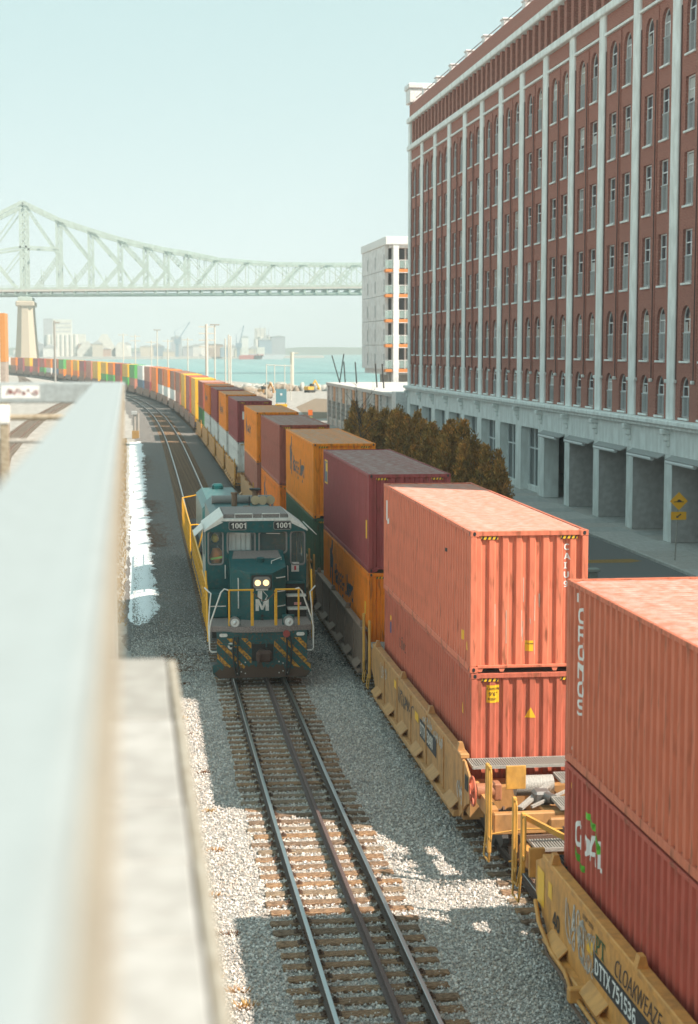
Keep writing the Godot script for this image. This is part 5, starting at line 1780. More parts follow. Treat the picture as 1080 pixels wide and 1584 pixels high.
	mb.bbox(Vector3(-0.05, 3.6, -8.0), Vector3(0.5, 0.3, 0.5), 0.08)
	part(s, "vent_cap", mb.done(), teal)
	box_part(s, "deck", Vector3(-1.5, 1.45, -13.6), Vector3(1.5, 1.61, -0.3), deckm, 0.02)
	box_part(s, "underframe", Vector3(-1.3, 1.0, -13.4), Vector3(1.3, 1.44, -0.4), K.dark, 0.02)
	truck(s, -2.6)
	truck(s, -11.2)
	for sx in [-1.0, 1.0]:
		railing_row(s, sx * 1.5, -0.6, -13.2, gold)
		tube_part(s, "stair_rail", [Vector3(sx * 1.5, 2.66, -0.6), Vector3(sx * 1.25, 2.68, -0.6), Vector3(sx * 0.95, 2.66, -0.6), Vector3(sx * 1.05, 2.2, -0.6), Vector3(sx * 1.2, 1.6, -0.6)], 0.03, gold, 8)
		box_part(s, "end_stanchion", Vector3(sx * 0.6 - 0.08, 1.6, -13.2), Vector3(sx * 0.6 + 0.08, 2.9, -13.1), gold, 0.01)
		tube_part(s, "end_rail", [Vector3(sx * 1.5, 2.66, -13.2), Vector3(sx * 1.0, 2.75, -13.2), Vector3(sx * 0.6, 2.85, -13.2)], 0.03, gold, 8)
	mb = MB.new()
	mb.bbox(Vector3(0, 0.86, 0.0), Vector3(0.3, 0.3, 1.2), 0.05)
	part(s, "coupler", mb.done(), K.rusty)

func railing_row(o: Node3D, x: float, z0: float, z1: float, m: Material) -> void:
	var k := int(absf(z1 - z0) / 0.85)
	for i in k + 1:
		var z := lerpf(z0, z1, float(i) / k)
		box_part(o, "stanchion", Vector3(x - 0.03, 1.3, z - 0.05), Vector3(x + 0.03, 2.66, z + 0.05), m)
	tube_part(o, "side_railing", [Vector3(x, 2.67, z0), Vector3(x, 2.67, z1)], 0.03, m, 8)
	tube_part(o, "middle_railing", [Vector3(x, 2.15, z0), Vector3(x, 2.15, z1)], 0.022, m, 6)

# ---------- brick warehouse ----------
const BX := 27.35
const BAY := 6.62
const COLZ := -82.35
const ROWS := [[6.37, 8.42, true], [9.19, 11.93, true], [13.03, 15.65, false], [16.81, 19.41, false], [20.43, 23.04, false], [24.15, 26.99, true]]

func bay_wall() -> ArrayMesh:
	# facade faces -x; z runs to +; bay 5.5 wide from z = 0, window slots 1.4 wide
	var mb := MB.new()
	var w := BAY - 1.12
	var slots := [[w / 2 - 1.36 - 0.7, w / 2 - 1.36 + 0.7], [w / 2 + 1.36 - 0.7, w / 2 + 1.36 + 0.7]]
	var y0 := 6.2
	var y1 := 28.62
	var f := func(a: float, b: float, lo: float, hi: float, x := 0.0) -> void:
		mb.quad(Vector3(x, lo, a), Vector3(x, lo, b), Vector3(x, hi, b), Vector3(x, hi, a))
	f.call(0.0, slots[0][0], y0, y1); f.call(slots[0][1], slots[1][0], y0, y1); f.call(slots[1][1], w, y0, y1)
	for s in slots:
		var prev := y0
		for r in ROWS:
			f.call(s[0], s[1], prev, r[0])
			var d := 0.32
			var spring: float = r[1] - 0.7 if r[2] else r[1]
			mb.quad(Vector3(d, r[0], s[0]), Vector3(0, r[0], s[0]), Vector3(0, spring, s[0]), Vector3(d, spring, s[0]))
			mb.quad(Vector3(0, r[0], s[1]), Vector3(d, r[0], s[1]), Vector3(d, spring, s[1]), Vector3(0, spring, s[1]))
			mb.quad(Vector3(0, r[0], s[0]), Vector3(d, r[0], s[0]), Vector3(d, r[0], s[1]), Vector3(0, r[0], s[1]))
			if r[2]:
				var c: float = (s[0] + s[1]) / 2
				var n := 10
				for i in n:
					var a0 := PI - PI * i / n
					var a1 := PI - PI * (i + 1) / n
					var A := Vector3(0, spring + sin(a0) * 0.7, c + cos(a0) * 0.7)
					var B := Vector3(0, spring + sin(a1) * 0.7, c + cos(a1) * 0.7)
					mb.quad(A, B, Vector3(0, r[1] + 0.05, B.z), Vector3(0, r[1] + 0.05, A.z))
					mb.quad(A, A + Vector3(d, 0, 0), B + Vector3(d, 0, 0), B)
				prev = r[1] + 0.05
			else:
				mb.quad(Vector3(0, r[1], s[0]), Vector3(0, r[1], s[1]), Vector3(d, r[1], s[1]), Vector3(d, r[1], s[0]))
				prev = r[1]
		f.call(s[0], s[1], prev, y1)
	return mb.done()

func window_unit(h: float, arch: bool, proto: Node3D, mats: Dictionary) -> void:
	# origin at the middle of the sill, facing -x; 1.4 wide
	var fr := MB.new()
	var spring := h - 0.7 if arch else h
	for s in [-1, 1]:
		fr.span(Vector3(-0.02, 0.05, s * 0.7), Vector3(0.06, spring, s * 0.63))
	fr.span(Vector3(-0.02, 0.0, -0.7), Vector3(0.06, 0.07, 0.7))
	fr.span(Vector3(-0.03, h * 0.5, -0.629), Vector3(0.05, h * 0.5 + 0.07, 0.629))
	fr.span(Vector3(-0.025, h * 0.74, -0.629), Vector3(0.05, h * 0.74 + 0.06, 0.629))
	fr.span(Vector3(-0.015, 0.071, -0.03), Vector3(0.05, h * 0.5 - 0.001, 0.03))
	fr.span(Vector3(-0.015, h * 0.5 + 0.071, 0.12), Vector3(0.05, h * 0.74 - 0.001, 0.19))
	if arch:
		for i in 8:
			var a0 := PI * i / 8
			var a1 := PI * (i + 1) / 8
			fr.bar(Vector3(0.02, spring + sin(a0) * 0.66, cos(a0) * 0.66), Vector3(0.02, spring + sin(a1) * 0.66, cos(a1) * 0.66), 0.07, 0.07, Vector3.RIGHT)
	else:
		fr.span(Vector3(-0.02, h - 0.07, -0.629), Vector3(0.06, h, 0.629))
	part(proto, "frame", fr.done(), mats.frame)
	var pn := MB.new()
	var out := PackedVector2Array([Vector2(-0.66, 0.04), Vector2(0.66, 0.04), Vector2(0.66, spring)])
	if arch:
		for i in range(1, 9): out.append(Vector2(cos(PI * i / 9) * 0.68, spring + sin(PI * i / 9) * 0.68))
	out.append(Vector2(-0.66, spring))
	pn.prism(out, Transform3D(Basis(Vector3(0, 0, 1), Vector3(0, 1, 0), Vector3(-1, 0, 0)), Vector3(0.03, 0, 0)), 0.004)
	part(proto, "pane", pn.done(), mats.pane)
	# guard of pale slats across the lower half
	var gd := MB.new()
	for i in 9:
		var z := -0.56 + i * 0.14
		gd.span(Vector3(-0.09, 0.1, z - 0.022), Vector3(-0.07, h * 0.5 - 0.03, z + 0.022))
	gd.span(Vector3(-0.1, h * 0.5 - 0.029, -0.68), Vector3(-0.06, h * 0.5 + 0.03, 0.68))
	gd.span(Vector3(-0.09, 0.06, -0.68), Vector3(-0.065, 0.099, 0.68))
	part(proto, "guard", gd.done(), mats.guard)
	var sl := MB.new()
	sl.bbox(Vector3(-0.12, -0.055, 0), Vector3(0.3, 0.11, 1.46), 0.015)
	part(proto, "sill", sl.done(), mats.stone)

func build_warehouse() -> void:
	var o := thing("brick_warehouse", "long red brick warehouse with pale pilasters, arched windows and an arcade at street level", "building", Vector3(BX, 0, -161.8))
	var brick := bump(worn(grain(mat(lin(0.55, 0.225, 0.17), 0.9), T.brick, Vector3(0.9, 1.6, 0.9)), noise_tex("brickdark", 51, 0.01, lin(0.38, 0.18, 0.145), lin(0.5, 0.26, 0.2), 4), noise_tex("brickmask", 52, 0.012, Color(0, 0, 0), Color(0.7, 0.7, 0.7), 5, 0.4, 0.8)), T.brick, 0.8)
	var stone := bump(grain(mat(lin(0.84, 0.87, 0.85), 0.75), T.soft, Vector3(0.2, 0.08, 0.2)), T.bumpf, 0.3)
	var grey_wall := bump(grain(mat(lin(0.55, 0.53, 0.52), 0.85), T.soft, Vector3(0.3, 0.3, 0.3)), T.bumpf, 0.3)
	var mats := {"frame": mat(lin(0.75, 0.77, 0.77), 0.5), "pane": glass_mat(lin(0.06, 0.07, 0.08), 0.06), "guard": mat(lin(0.42, 0.43, 0.43), 0.6), "stone": stone}
	var zl := func(k: float) -> float: return COLZ - BAY * k + 161.8   # local z of column k
	var wall := bay_wall()
	var protos := []
	for r in ROWS:
		var p := Node3D.new()
		window_unit(r[1] - r[0], r[2], p, mats)
		protos.append(p)
	# plain body behind everything
	var core := MB.new()
	core.span(Vector3(0.5, 6.0, 0.3), Vector3(22, 32.6, 131.0))
	core.span(Vector3(6.5, -0.2, 0.3), Vector3(22, 5.99, 131.0))
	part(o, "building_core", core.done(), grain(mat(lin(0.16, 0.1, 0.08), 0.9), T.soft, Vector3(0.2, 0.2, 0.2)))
	var col_m := MB.new()
	col_m.bbox(Vector3(0.04, 17.45, 0), Vector3(0.36, 22.5, 1.12), 0.05)
	var col_mesh := col_m.done()
	var strip := MB.new()
	strip.span(Vector3(-0.05, 8.2, -0.25), Vector3(-0.001, 27.3, 0.25))
	var strip_mesh := strip.done()
	var pipe := MB.new()
	pipe.cyl(Vector3(-0.07, 8.2, 0), Vector3(-0.07, 26.6, 0), 0.04, 6)
	var upright_mesh := pipe.done()
	var cap := MB.new()
	cap.bbox(Vector3(-0.1, 8.15, 0), Vector3(0.18, 0.18, 0.2), 0.03)
	var cap_mesh := cap.done()
	var stringc := MB.new()
	stringc.bbox(Vector3(-0.06, 27.52, 0), Vector3(0.2, 0.16, BAY - 1.13), 0.02)
	var string_mesh := stringc.done()
	var spandrel := MB.new()
	spandrel.bbox(Vector3(-0.02, 28.05, 0), Vector3(0.06, 0.7, BAY - 2.0), 0.01)
	var spandrel_mesh := spandrel.done()
	# attic: dark windows between brick piers
	var attic_pier := MB.new()
	attic_pier.span(Vector3(-0.12, 29.1, -0.3), Vector3(0.5, 31.2, 0.3))
	var attic_pier_mesh := attic_pier.done()
	var attic_win := MB.new()
	attic_win.span(Vector3(0.3, 29.1, -0.5), Vector3(0.34, 31.2, 0.5))
	var attic_win_mesh := attic_win.done()
	var attic_frame := MB.new()
	attic_frame.span(Vector3(0.22, 29.15, -0.1), Vector3(0.3, 31.2, 0.12))
	attic_frame.span(Vector3(0.2, 29.15, -0.5), Vector3(0.3, 29.3, 0.5))
	var attic_frame_mesh := attic_frame.done()
	var block := MB.new()
	block.bbox(Vector3(0.3, 33.2, 0), Vector3(0.7, 0.5, 0.8), 0.05)
	block.bbox(Vector3(0.3, 33.5, 0), Vector3(0.85, 0.14, 0.95), 0.04)
	var block_mesh := block.done()
	var bracket := MB.new()
	bracket.bbox(Vector3(-0.32, 5.6, 0), Vector3(0.5, 0.28, 0.42), 0.05)
	bracket.bbox(Vector3(-0.24, 5.3, 0), Vector3(0.34, 0.4, 0.34), 0.08)
	bracket.bbox(Vector3(-0.16, 4.98, 0), Vector3(0.2, 0.3, 0.28), 0.06)
	var bracket_mesh := bracket.done()
	var kmax := 12
	var wr := RandomNumberGenerator.new()
	wr.seed = 23
	var blinds := [mat(lin(0.5, 0.5, 0.48), 0.7), mat(lin(0.3, 0.3, 0.3), 0.7), mat(lin(0.42, 0.38, 0.33), 0.7)]
	var upright_m := mat(lin(0.12, 0.06, 0.05), 0.7)
	for k in range(-3, kmax):
		var za: float = zl.call(float(k + 1)) + 0.56
		part(o, "bay_wall", wall, brick, Vector3(0, 0, za))
		var mid := za + (BAY - 1.12) / 2
		part(o, "brick_pilaster", strip_mesh, brick, Vector3(0, 0, mid))
		part(o, "dark_upright", upright_mesh, upright_m, Vector3(0, 0, mid + 0.05))  # slim dark brown upright lines down each bay
		part(o, "upright_cap", cap_mesh, stone, Vector3(0, 0, mid + 0.05))
		for s in [-1, 1]:
			part(o, "upright_cap", cap_mesh, stone, Vector3(0, 0, mid + s * 2.64))
			part(o, "dark_upright", upright_mesh, upright_m, Vector3(0.05, 0, mid + s * 2.7))
		part(o, "string_course", string_mesh, stone, Vector3(0, 0, mid))
		part(o, "spandrel_panel", spandrel_mesh, brick, Vector3(0, 0, mid))
		for r in ROWS.size():
			for s in [-1, 1]:
				var w: Node3D = protos[r].duplicate()
				w.name = "window"
				o.add_child(w, true)
				w.position = Vector3(0.17, ROWS[r][0] + 0.0, mid + s * 1.36)
				var hh: float = ROWS[r][1] - ROWS[r][0]
				var pick := wr.randf()
				if pick < 0.55:
					# a drawn blind or a half curtain behind the bars
					var bl := MB.new()
					var drop := wr.randf_range(0.3, 0.75) * hh
					if pick < 0.35: bl.span(Vector3(0.018, hh * 0.96 - drop - (0.25 if ROWS[r][2] else 0.0), -0.6), Vector3(0.0255, hh * 0.96 - (0.25 if ROWS[r][2] else 0.0), 0.6))
					else: bl.span(Vector3(0.018, 0.1, -0.6), Vector3(0.0255, hh * 0.7, wr.randf_range(-0.35, 0.1)))
					part(w, "blind", bl.done(), blinds[wr.randi() % 3])
		for i in 4:
			part(o, "attic_pier", attic_pier_mesh, brick, Vector3(0, 0, za - 0.56 + BAY * (i + 0.5) / 4 - BAY / 8))
			var aw := part(o, "attic_window", attic_win_mesh, mats.pane, Vector3(0, 0, za - 0.56 + BAY * (i + 0.5) / 4))
			part(aw, "attic_frame", attic_frame_mesh, mats.frame)
	for k in range(-2, kmax + 1):
		var z: float = zl.call(float(k))
		part(o, "pilaster", col_mesh, stone, Vector3(0, 0, z))
		part(o, "parapet_block", block_mesh, K.white, Vector3(0, 0, z))
		part(o, "bracket", bracket_mesh, stone, Vector3(0, 0, z))
	var zn: float = zl.call(-3.0) + 0.5
	# long horizontal members
	box_part(o, "base_cornice", Vector3(-0.62, 5.95, -0.5), Vector3(0.4, 6.22, zn), stone, 0.05)
	box_part(o, "cornice_bed", Vector3(-0.42, 5.76, -0.4), Vector3(0.4, 5.949, zn), stone, 0.03)
	box_part(o, "frieze", Vector3(-0.12, 4.42, -0.3), Vector3(0.5, 5.759, zn), stone, 0.02)
	box_part(o, "upper_cornice", Vector3(-0.34, 28.62, -0.4), Vector3(0.4, 29.09, zn), stone, 0.05)
	box_part(o, "top_cornice", Vector3(-0.38, 31.2, -0.4), Vector3(0.5, 31.68, zn), stone, 0.06)
	box_part(o, "parapet", Vector3(-0.1, 31.681, -0.2), Vector3(0.6, 32.95, zn), brick, 0.02)
	box_part(o, "corner_block", Vector3(-0.4, 33.0, -0.6), Vector3(2.2, 34.3, 1.6), K.white, 0.06)
	box_part(o, "corner_cap", Vector3(-0.55, 34.3, -0.75), Vector3(2.35, 34.8, 1.75), K.white, 0.08)
	box_part(o, "corner_pilaster", Vector3(-0.18, -0.05, -0.45), Vector3(0.6, 31.19, 0.55), stone, 0.05)
	tube_part(o, "roof_rail", [Vector3(0.2, 33.4, 1.7), Vector3(0.2, 33.4, zn)], 0.04, K.steel, 6)
	# the unseen near end, and the taller stair tower there whose shade falls across the tracks
	box_part(o, "blank_end_wall", Vector3(-0.05, -0.2, zn), Vector3(22, 32.9, 131.2), brick)
	box_part(o, "stair_tower", Vector3(-0.02, 32.901, 113.5), Vector3(14, 37.5, 131.1), brick)
	# street level
	var glassm := glass_mat(lin(0.05, 0.055, 0.06), 0.05)
	for k in range(-3, kmax + 1):
		var z: float = zl.call(float(k))
		var pr := MB.new()
		var open := k <= 3
		pr.bbox(Vector3(1.6 if open else 0.4, 2.2, z), Vector3(3.4 if open else 1.0, 4.44, 1.14 if open else 1.6), 0.03)
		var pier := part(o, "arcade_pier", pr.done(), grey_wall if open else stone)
		box_part(pier, "pier_face", Vector3(-0.13, 0.0, z - (0.6 if open else 0.82)), Vector3(-0.101, 4.41, z + (0.6 if open else 0.82)), stone, 0.01)
		if k < kmax:
			var a: float = z - BAY + 0.49
			var b: float = z - 0.49
			# knees at the head of each opening
			for s in [[a, 1.0], [b, -1.0]]:
				var kn := MB.new()
				kn.prism(PackedVector2Array([Vector2(s[0], 4.42), Vector2(s[0] + s[1] * 0.45, 4.42), Vector2(s[0], 3.97)]), Transform3D(Basis(Vector3(0, 0, 1), Vector3(0, 1, 0), Vector3(-1, 0, 0)), Vector3(0.35, 0, 0)), 0.45)
				part(o, "opening_knee", kn.done(), stone)
			if not open:
				var sf := box_part(o, "shopfront_glass", Vector3(0.55, 0.4, a), Vector3(0.58, 4.42, b), glassm)
				for i in 4:
					var zz := lerpf(a + 0.4, b - 0.4, i / 3.0)
					box_part(sf, "mullion", Vector3(0.44, 0.4, zz - 0.06), Vector3(0.55, 4.42, zz + 0.06), mats.frame, 0.01)
				box_part(sf, "transom", Vector3(0.47, 2.9, a + 0.4), Vector3(0.53, 3.0, b - 0.4), mats.frame)
				box_part(o, "shopfront_base", Vector3(0.35, -0.05, a + 0.3), Vector3(0.8, 0.4, b - 0.3), stone, 0.03)
			if k <= 3:
				# rolled awning under the frieze
				var aw := MB.new()
				aw.tube([Vector3(-0.4, 4.12, a + 0.1), Vector3(-0.4, 4.12, b - 1.3)], 0.11, 12)
				var ao := part(o, "rolled_awning", aw.done(), mats.frame)
				var ar := MB.new()
				ar.prism(PackedVector2Array([Vector2(-0.13, 4.44), Vector2(-0.5, 4.26), Vector2(-0.5, 4.2), Vector2(-0.13, 4.34)]), Transform3D(Basis(), Vector3(0, 0, a + 0.1)), BAY - 1.1)
				part(ao, "awning_roof", ar.done(), grain(mat(lin(0.45, 0.45, 0.44), 0.8), T.fine, Vector3(1, 1, 1)))
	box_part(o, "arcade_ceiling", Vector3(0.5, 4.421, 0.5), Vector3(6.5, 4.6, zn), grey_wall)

# ---------- street ----------
func build_street() -> void:
	var asphalt := bump(grain(mat(lin(0.2, 0.2, 0.198), 0.9), T.fine, Vector3(0.6, 0.6, 0.6)), T.bumpf, 0.5)
	var pave := bump(worn(grain(mat(lin(0.46, 0.45, 0.44), 0.9), T.soft, Vector3(0.3, 0.3, 0.3)), T.chalk, T.scuff_light_mask), T.bumpf, 0.3)
	var mb := MB.new()
	mb.span(Vector3(14.0, -0.45, -240), Vector3(24.4, -0.13, 20))
	sheet("road", mb.done(), asphalt)
	var sw := structure("pavement", "concrete pavement along the arcade")
	# concrete slabs
	var rng := RandomNumberGenerator.new()
	rng.seed = 8
	var z := -160.0
	var pm := [pave, bump(grain(mat(lin(0.42, 0.42, 0.41), 0.9), T.soft, Vector3(0.3, 0.3, 0.3)), T.bumpf, 0.3), bump(grain(mat(lin(0.5, 0.48, 0.46), 0.9), T.soft, Vector3(0.4, 0.4, 0.4)), T.bumpf, 0.3)]
	while z < -30:
		var l := 2.2
		box_part(sw, "slab", Vector3(24.58, -0.3, z), Vector3(26.9, 0.0 + rng.randf_range(-0.008, 0.004), z + l - 0.02), pm[rng.randi() % 3], 0.01)
		box_part(sw, "slab", Vector3(26.92, -0.3, z), Vector3(34.0, -0.005 + rng.randf_range(-0.008, 0.004), z + l - 0.02), pm[rng.randi() % 3], 0.01)
		box_part(sw, "kerb_stone", Vector3(24.4, -0.4, z), Vector3(24.57, 0.01, z + l - 0.01), K.concrete, 0.02)
		z += l
	var bed := MB.new()
	bed.span(Vector3(24.45, -0.5, -162), Vector3(34, -0.04, -28))
	part(sw, "bed", bed.done(), K.dark)
	# worn yellow crossing bar
	var yp := grain(mat(lin(0.5, 0.3, 0.06), 0.85), T.tie, Vector3(0.8, 0.8, 0.8))
	var bar := MB.new()
	bar.prism(PackedVector2Array([Vector2(20.6, -76.5), Vector2(23.6, -76.7), Vector2(23.9, -75.9), Vector2(23.2, -75.4), Vector2(20.6, -75.5)]), Transform3D(Basis(Vector3(1, 0, 0), Vector3(0, 0, 1), Vector3(0, -1, 0)), Vector3(0, -0.124, 0)), 0.003)
	var bo := MeshInstance3D.new()
	bo.name = numbered("yellow_road_marking")
	bo.mesh = bar.done()
	bo.material_override = yp
	bo.set_meta("kind", "structure")
	add_child(bo)
	# pale verge between the train and the street
	var vg := MB.new()
	vg.span(Vector3(11.9, -0.5, -240), Vector3(13.99, -0.2, 20))
	sheet("verge", vg.done(), K.ground)
	# speed hump sign on a post
	var s := thing("road_sign", "yellow diamond hump sign over a small arrow plate, on a thin post by the kerb", "sign", Vector3(25.2, 0, -75.0), 0.0)
	tube_part(s, "post", [Vector3(0, 0, 0), Vector3(0.12, 2.6, 0), Vector3(0.13, 3.15, 0)], 0.035, K.galv, 8)
	var sy := mat(lin(0.95, 0.46, 0.01), 0.5)
	var d := 0.43
	mb = MB.new()
	mb.prism(PackedVector2Array([Vector2(0, -d), Vector2(d, 0), Vector2(0, d), Vector2(-d, 0)]), Transform3D(Basis(), Vector3(0.13, 2.76, 0.04)), 0.01)
	var dm := part(s, "diamond_plate", mb.done(), sy)
	mb = MB.new()
	mb.prism(PackedVector2Array([Vector2(-0.24, -0.03), Vector2(0.24, -0.03), Vector2(0.24, 0.0), Vector2(0.14, 0.01), Vector2(0.06, 0.09), Vector2(-0.02, 0.1), Vector2(-0.1, 0.01), Vector2(-0.24, 0.0)]), Transform3D(Basis(), Vector3(0.13, 2.74, 0.051)), 0.004)
	part(dm, "hump_symbol", mb.done(), K.black)
	mb = MB.new()
	mb.prism(rounded(0.74, 0.38, 0.04), Transform3D(Basis(), Vector3(0.13, 2.08, 0.04)), 0.01)
	var ap := part(s, "arrow_plate", mb.done(), sy)
	mb = MB.new()
	mb.prism(PackedVector2Array([Vector2(-0.12, -0.1), Vector2(0.0, -0.09), Vector2(-0.03, -0.06), Vector2(0.13, 0.06), Vector2(0.09, 0.1), Vector2(-0.07, -0.02), Vector2(-0.1, 0.01)]), Transform3D(Basis(), Vector3(0.13, 2.08, 0.051)), 0.004)
	part(ap, "arrow_symbol", mb.done(), K.black)
	# grey capped post at the road's edge
	var p := thing("bollard", "grey green post with square cap at the road edge", "post", Vector3(15.3, -0.13, -54.0))
	box_part(p, "shaft", Vector3(-0.15, 0, -0.15), Vector3(0.15, 2.55, 0.15), mat(lin(0.16, 0.2, 0.18), 0.7), 0.02)
	box_part(p, "cap", Vector3(-0.22, 2.55, -0.22), Vector3(0.22, 2.66, 0.22), mat(lin(0.2, 0.24, 0.22), 0.7), 0.02)

# ---------- cedars, shrubs ----------
func cedar_crown(seed_: int, h: float) -> ArrayMesh:
	var rng := RandomNumberGenerator.new()
	rng.seed = seed_
	var mb := MB.new()
	mb.colored = true
	# several pointed leaders grown together
	var spires := []
	for i in 5:
		var a := TAU * i / 5.0 + rng.randf_range(-0.5, 0.5)
		var r := 0.0 if i == 0 else rng.randf_range(0.5, 1.15)
		spires.append([Vector3(cos(a) * r, 0, sin(a) * r), h * (1.0 if i == 0 else rng.randf_range(0.55, 0.95)), rng.randf_range(0.75, 1.15)])
	for i in 620:
		var sp: Array = spires[rng.randi() % 5]
		var t := pow(rng.randf(), 0.85)
		var y: float = 0.2 + t * (sp[1] - 0.2)
		var env: float = sp[2] * (1.0 - pow(t, 1.5)) * (0.85 + 0.2 * sin(t * 13.0 + seed_ * 1.7 + sp[2] * 9.0)) + 0.06
		var a := rng.randf() * TAU
		var rr := env * sqrt(rng.randf_range(0.3, 1.0)) * rng.randf_range(0.8, 1.2)
		var c: Vector3 = sp[0] * (1.0 - t * 0.25) + Vector3(cos(a) * rr, y, sin(a) * rr)
		var tone := rng.randf_range(0.55, 1.4)
		var base := Color(0.6, 0.3, 0.075).lerp(Color(0.33, 0.23, 0.07), rng.randf())
		for j in 22:
			var w := rng.randf_range(0.7, 1.25) * tone
			mb.col = Color(base.r * w, base.g * w, base.b * w)
			var p := c + Vector3(rng.randf_range(-1, 1), rng.randf_range(-1.3, 1.3), rng.randf_range(-1, 1)) * 0.15
			var d := (Vector3(cos(a), 0, sin(a)) * rng.randf_range(0.0, 0.8) + Vector3(0, 1.0, 0) + Vector3(rng.randf_range(-0.5, 0.5), 0, rng.randf_range(-0.5, 0.5))).normalized()
			var L := rng.randf_range(0.08, 0.2)
			var s := d.cross(Vector3(rng.randf_range(-1, 1), rng.randf_range(-0.2, 0.2), rng.randf_range(-1, 1))).normalized() * rng.randf_range(0.018, 0.04)
			mb.tri(p - s, p + s, p + d * L)
			mb.tri(p - s * 0.8 + d * L * 0.35, p + d * L * 0.4 + s * 1.7, p + d * L * 1.15)
	return mb.done()

func build_trees() -> void:
	var leaf := mat(Color(1, 1, 1), 0.85)
	leaf.vertex_color_use_as_albedo = true
	leaf.backlight_enabled = true
	leaf.backlight = Color(0.35, 0.3, 0.15)
	var barkm := grain(mat(lin(0.14, 0.1, 0.08), 0.95), T.bark, Vector3(2, 1, 2))
	var crowns := []
	for i in 6: crowns.append(cedar_crown(40 + i, 6.0))
	var trunk := MB.new()
	trunk.tube([Vector3(0, -0.2, 0), Vector3(0.03, 1.5, 0), Vector3(0, 4.2, 0.02)], 0.14, 7, 0.03)
	var trunk_mesh := trunk.done()
	var rng := RandomNumberGenerator.new()
	rng.seed = 19
	var z := -76.5
	var i := 0
	var hs := [0.8, 0.9, 0.9, 0.98, 1.03, 1.0, 1.06, 0.98, 1.02, 0.97, 1.0, 0.96, 1.0, 0.95, 0.98]
	while z > -119.0:
		var t := thing("cedar_tree", "brownish green cedar in the dense row between the train and the arcade", "tree", Vector3(16.3 + rng.randf_range(-0.7, 0.9), -0.2, z), rng.randf() * TAU, "row of cedars by the street")
		var s: float = hs[i % hs.size()]
		part(t, "trunk", trunk_mesh, barkm, Vector3.ZERO, Basis().scaled(Vector3(s, s, s)))
		part(t, "crown", crowns[(i * 5 + 2) % 6], leaf, Vector3.ZERO, Basis().scaled(Vector3(s * rng.randf_range(1.0, 1.25), s, s * rng.randf_range(1.0, 1.2))))
		z -= rng.randf_range(0.95, 1.45)
		i += 1
	# bare young trees
	for q in [[15.0, -104.0, 6.6, 5, "leafless grey sapling rising out of the cedars"], [16.9, -74.5, 3.0, 9, "short leafless twiggy bush at the foot of the end cedar"]]:
		var b := thing("bare_tree", q[4], "tree", Vector3(q[0], -0.2, q[1]))
		var mb := MB.new()
		var r2 := RandomNumberGenerator.new()
		r2.seed = q[3]
		var h: float = q[2]
		mb.tube([Vector3(0, 0, 0), Vector3(-0.15, h * 0.3, 0.05), Vector3(-0.5, h * 0.65, 0), Vector3(-0.8, h, 0.1)], 0.075, 6, 0.012)
		part(b, "trunk", mb.done(), grain(mat(lin(0.3, 0.25, 0.22), 0.9), T.bark, Vector3(2, 1, 2)))
		mb = MB.new()
		for k in 34:
			var t := r2.randf_range(0.35, 1.0)
			var p := Vector3(-0.8 * t * t, h * t, 0.05)
			var d := Vector3(r2.randf_range(-1, 1), r2.randf_range(0.5, 1.3), r2.randf_range(-1, 1)).normalized()
			var L := h * r2.randf_range(0.12, 0.3)
			var e := p + d * L
			mb.tube([p, p + d * L * 0.5 + Vector3(0, 0.03, 0), e], 0.02, 4, 0.005)
			for j in 3:
				var u := p.lerp(e, r2.randf_range(0.4, 1.0))
				mb.tube([u, u + Vector3(r2.randf_range(-1, 1), r2.randf_range(0.2, 1), r2.randf_range(-1, 1)).normalized() * L * 0.45], 0.008, 3, 0.003)
		part(b, "branches", mb.done(), grain(mat(lin(0.28, 0.22, 0.19), 0.9), T.bark, Vector3(2, 1, 2)))

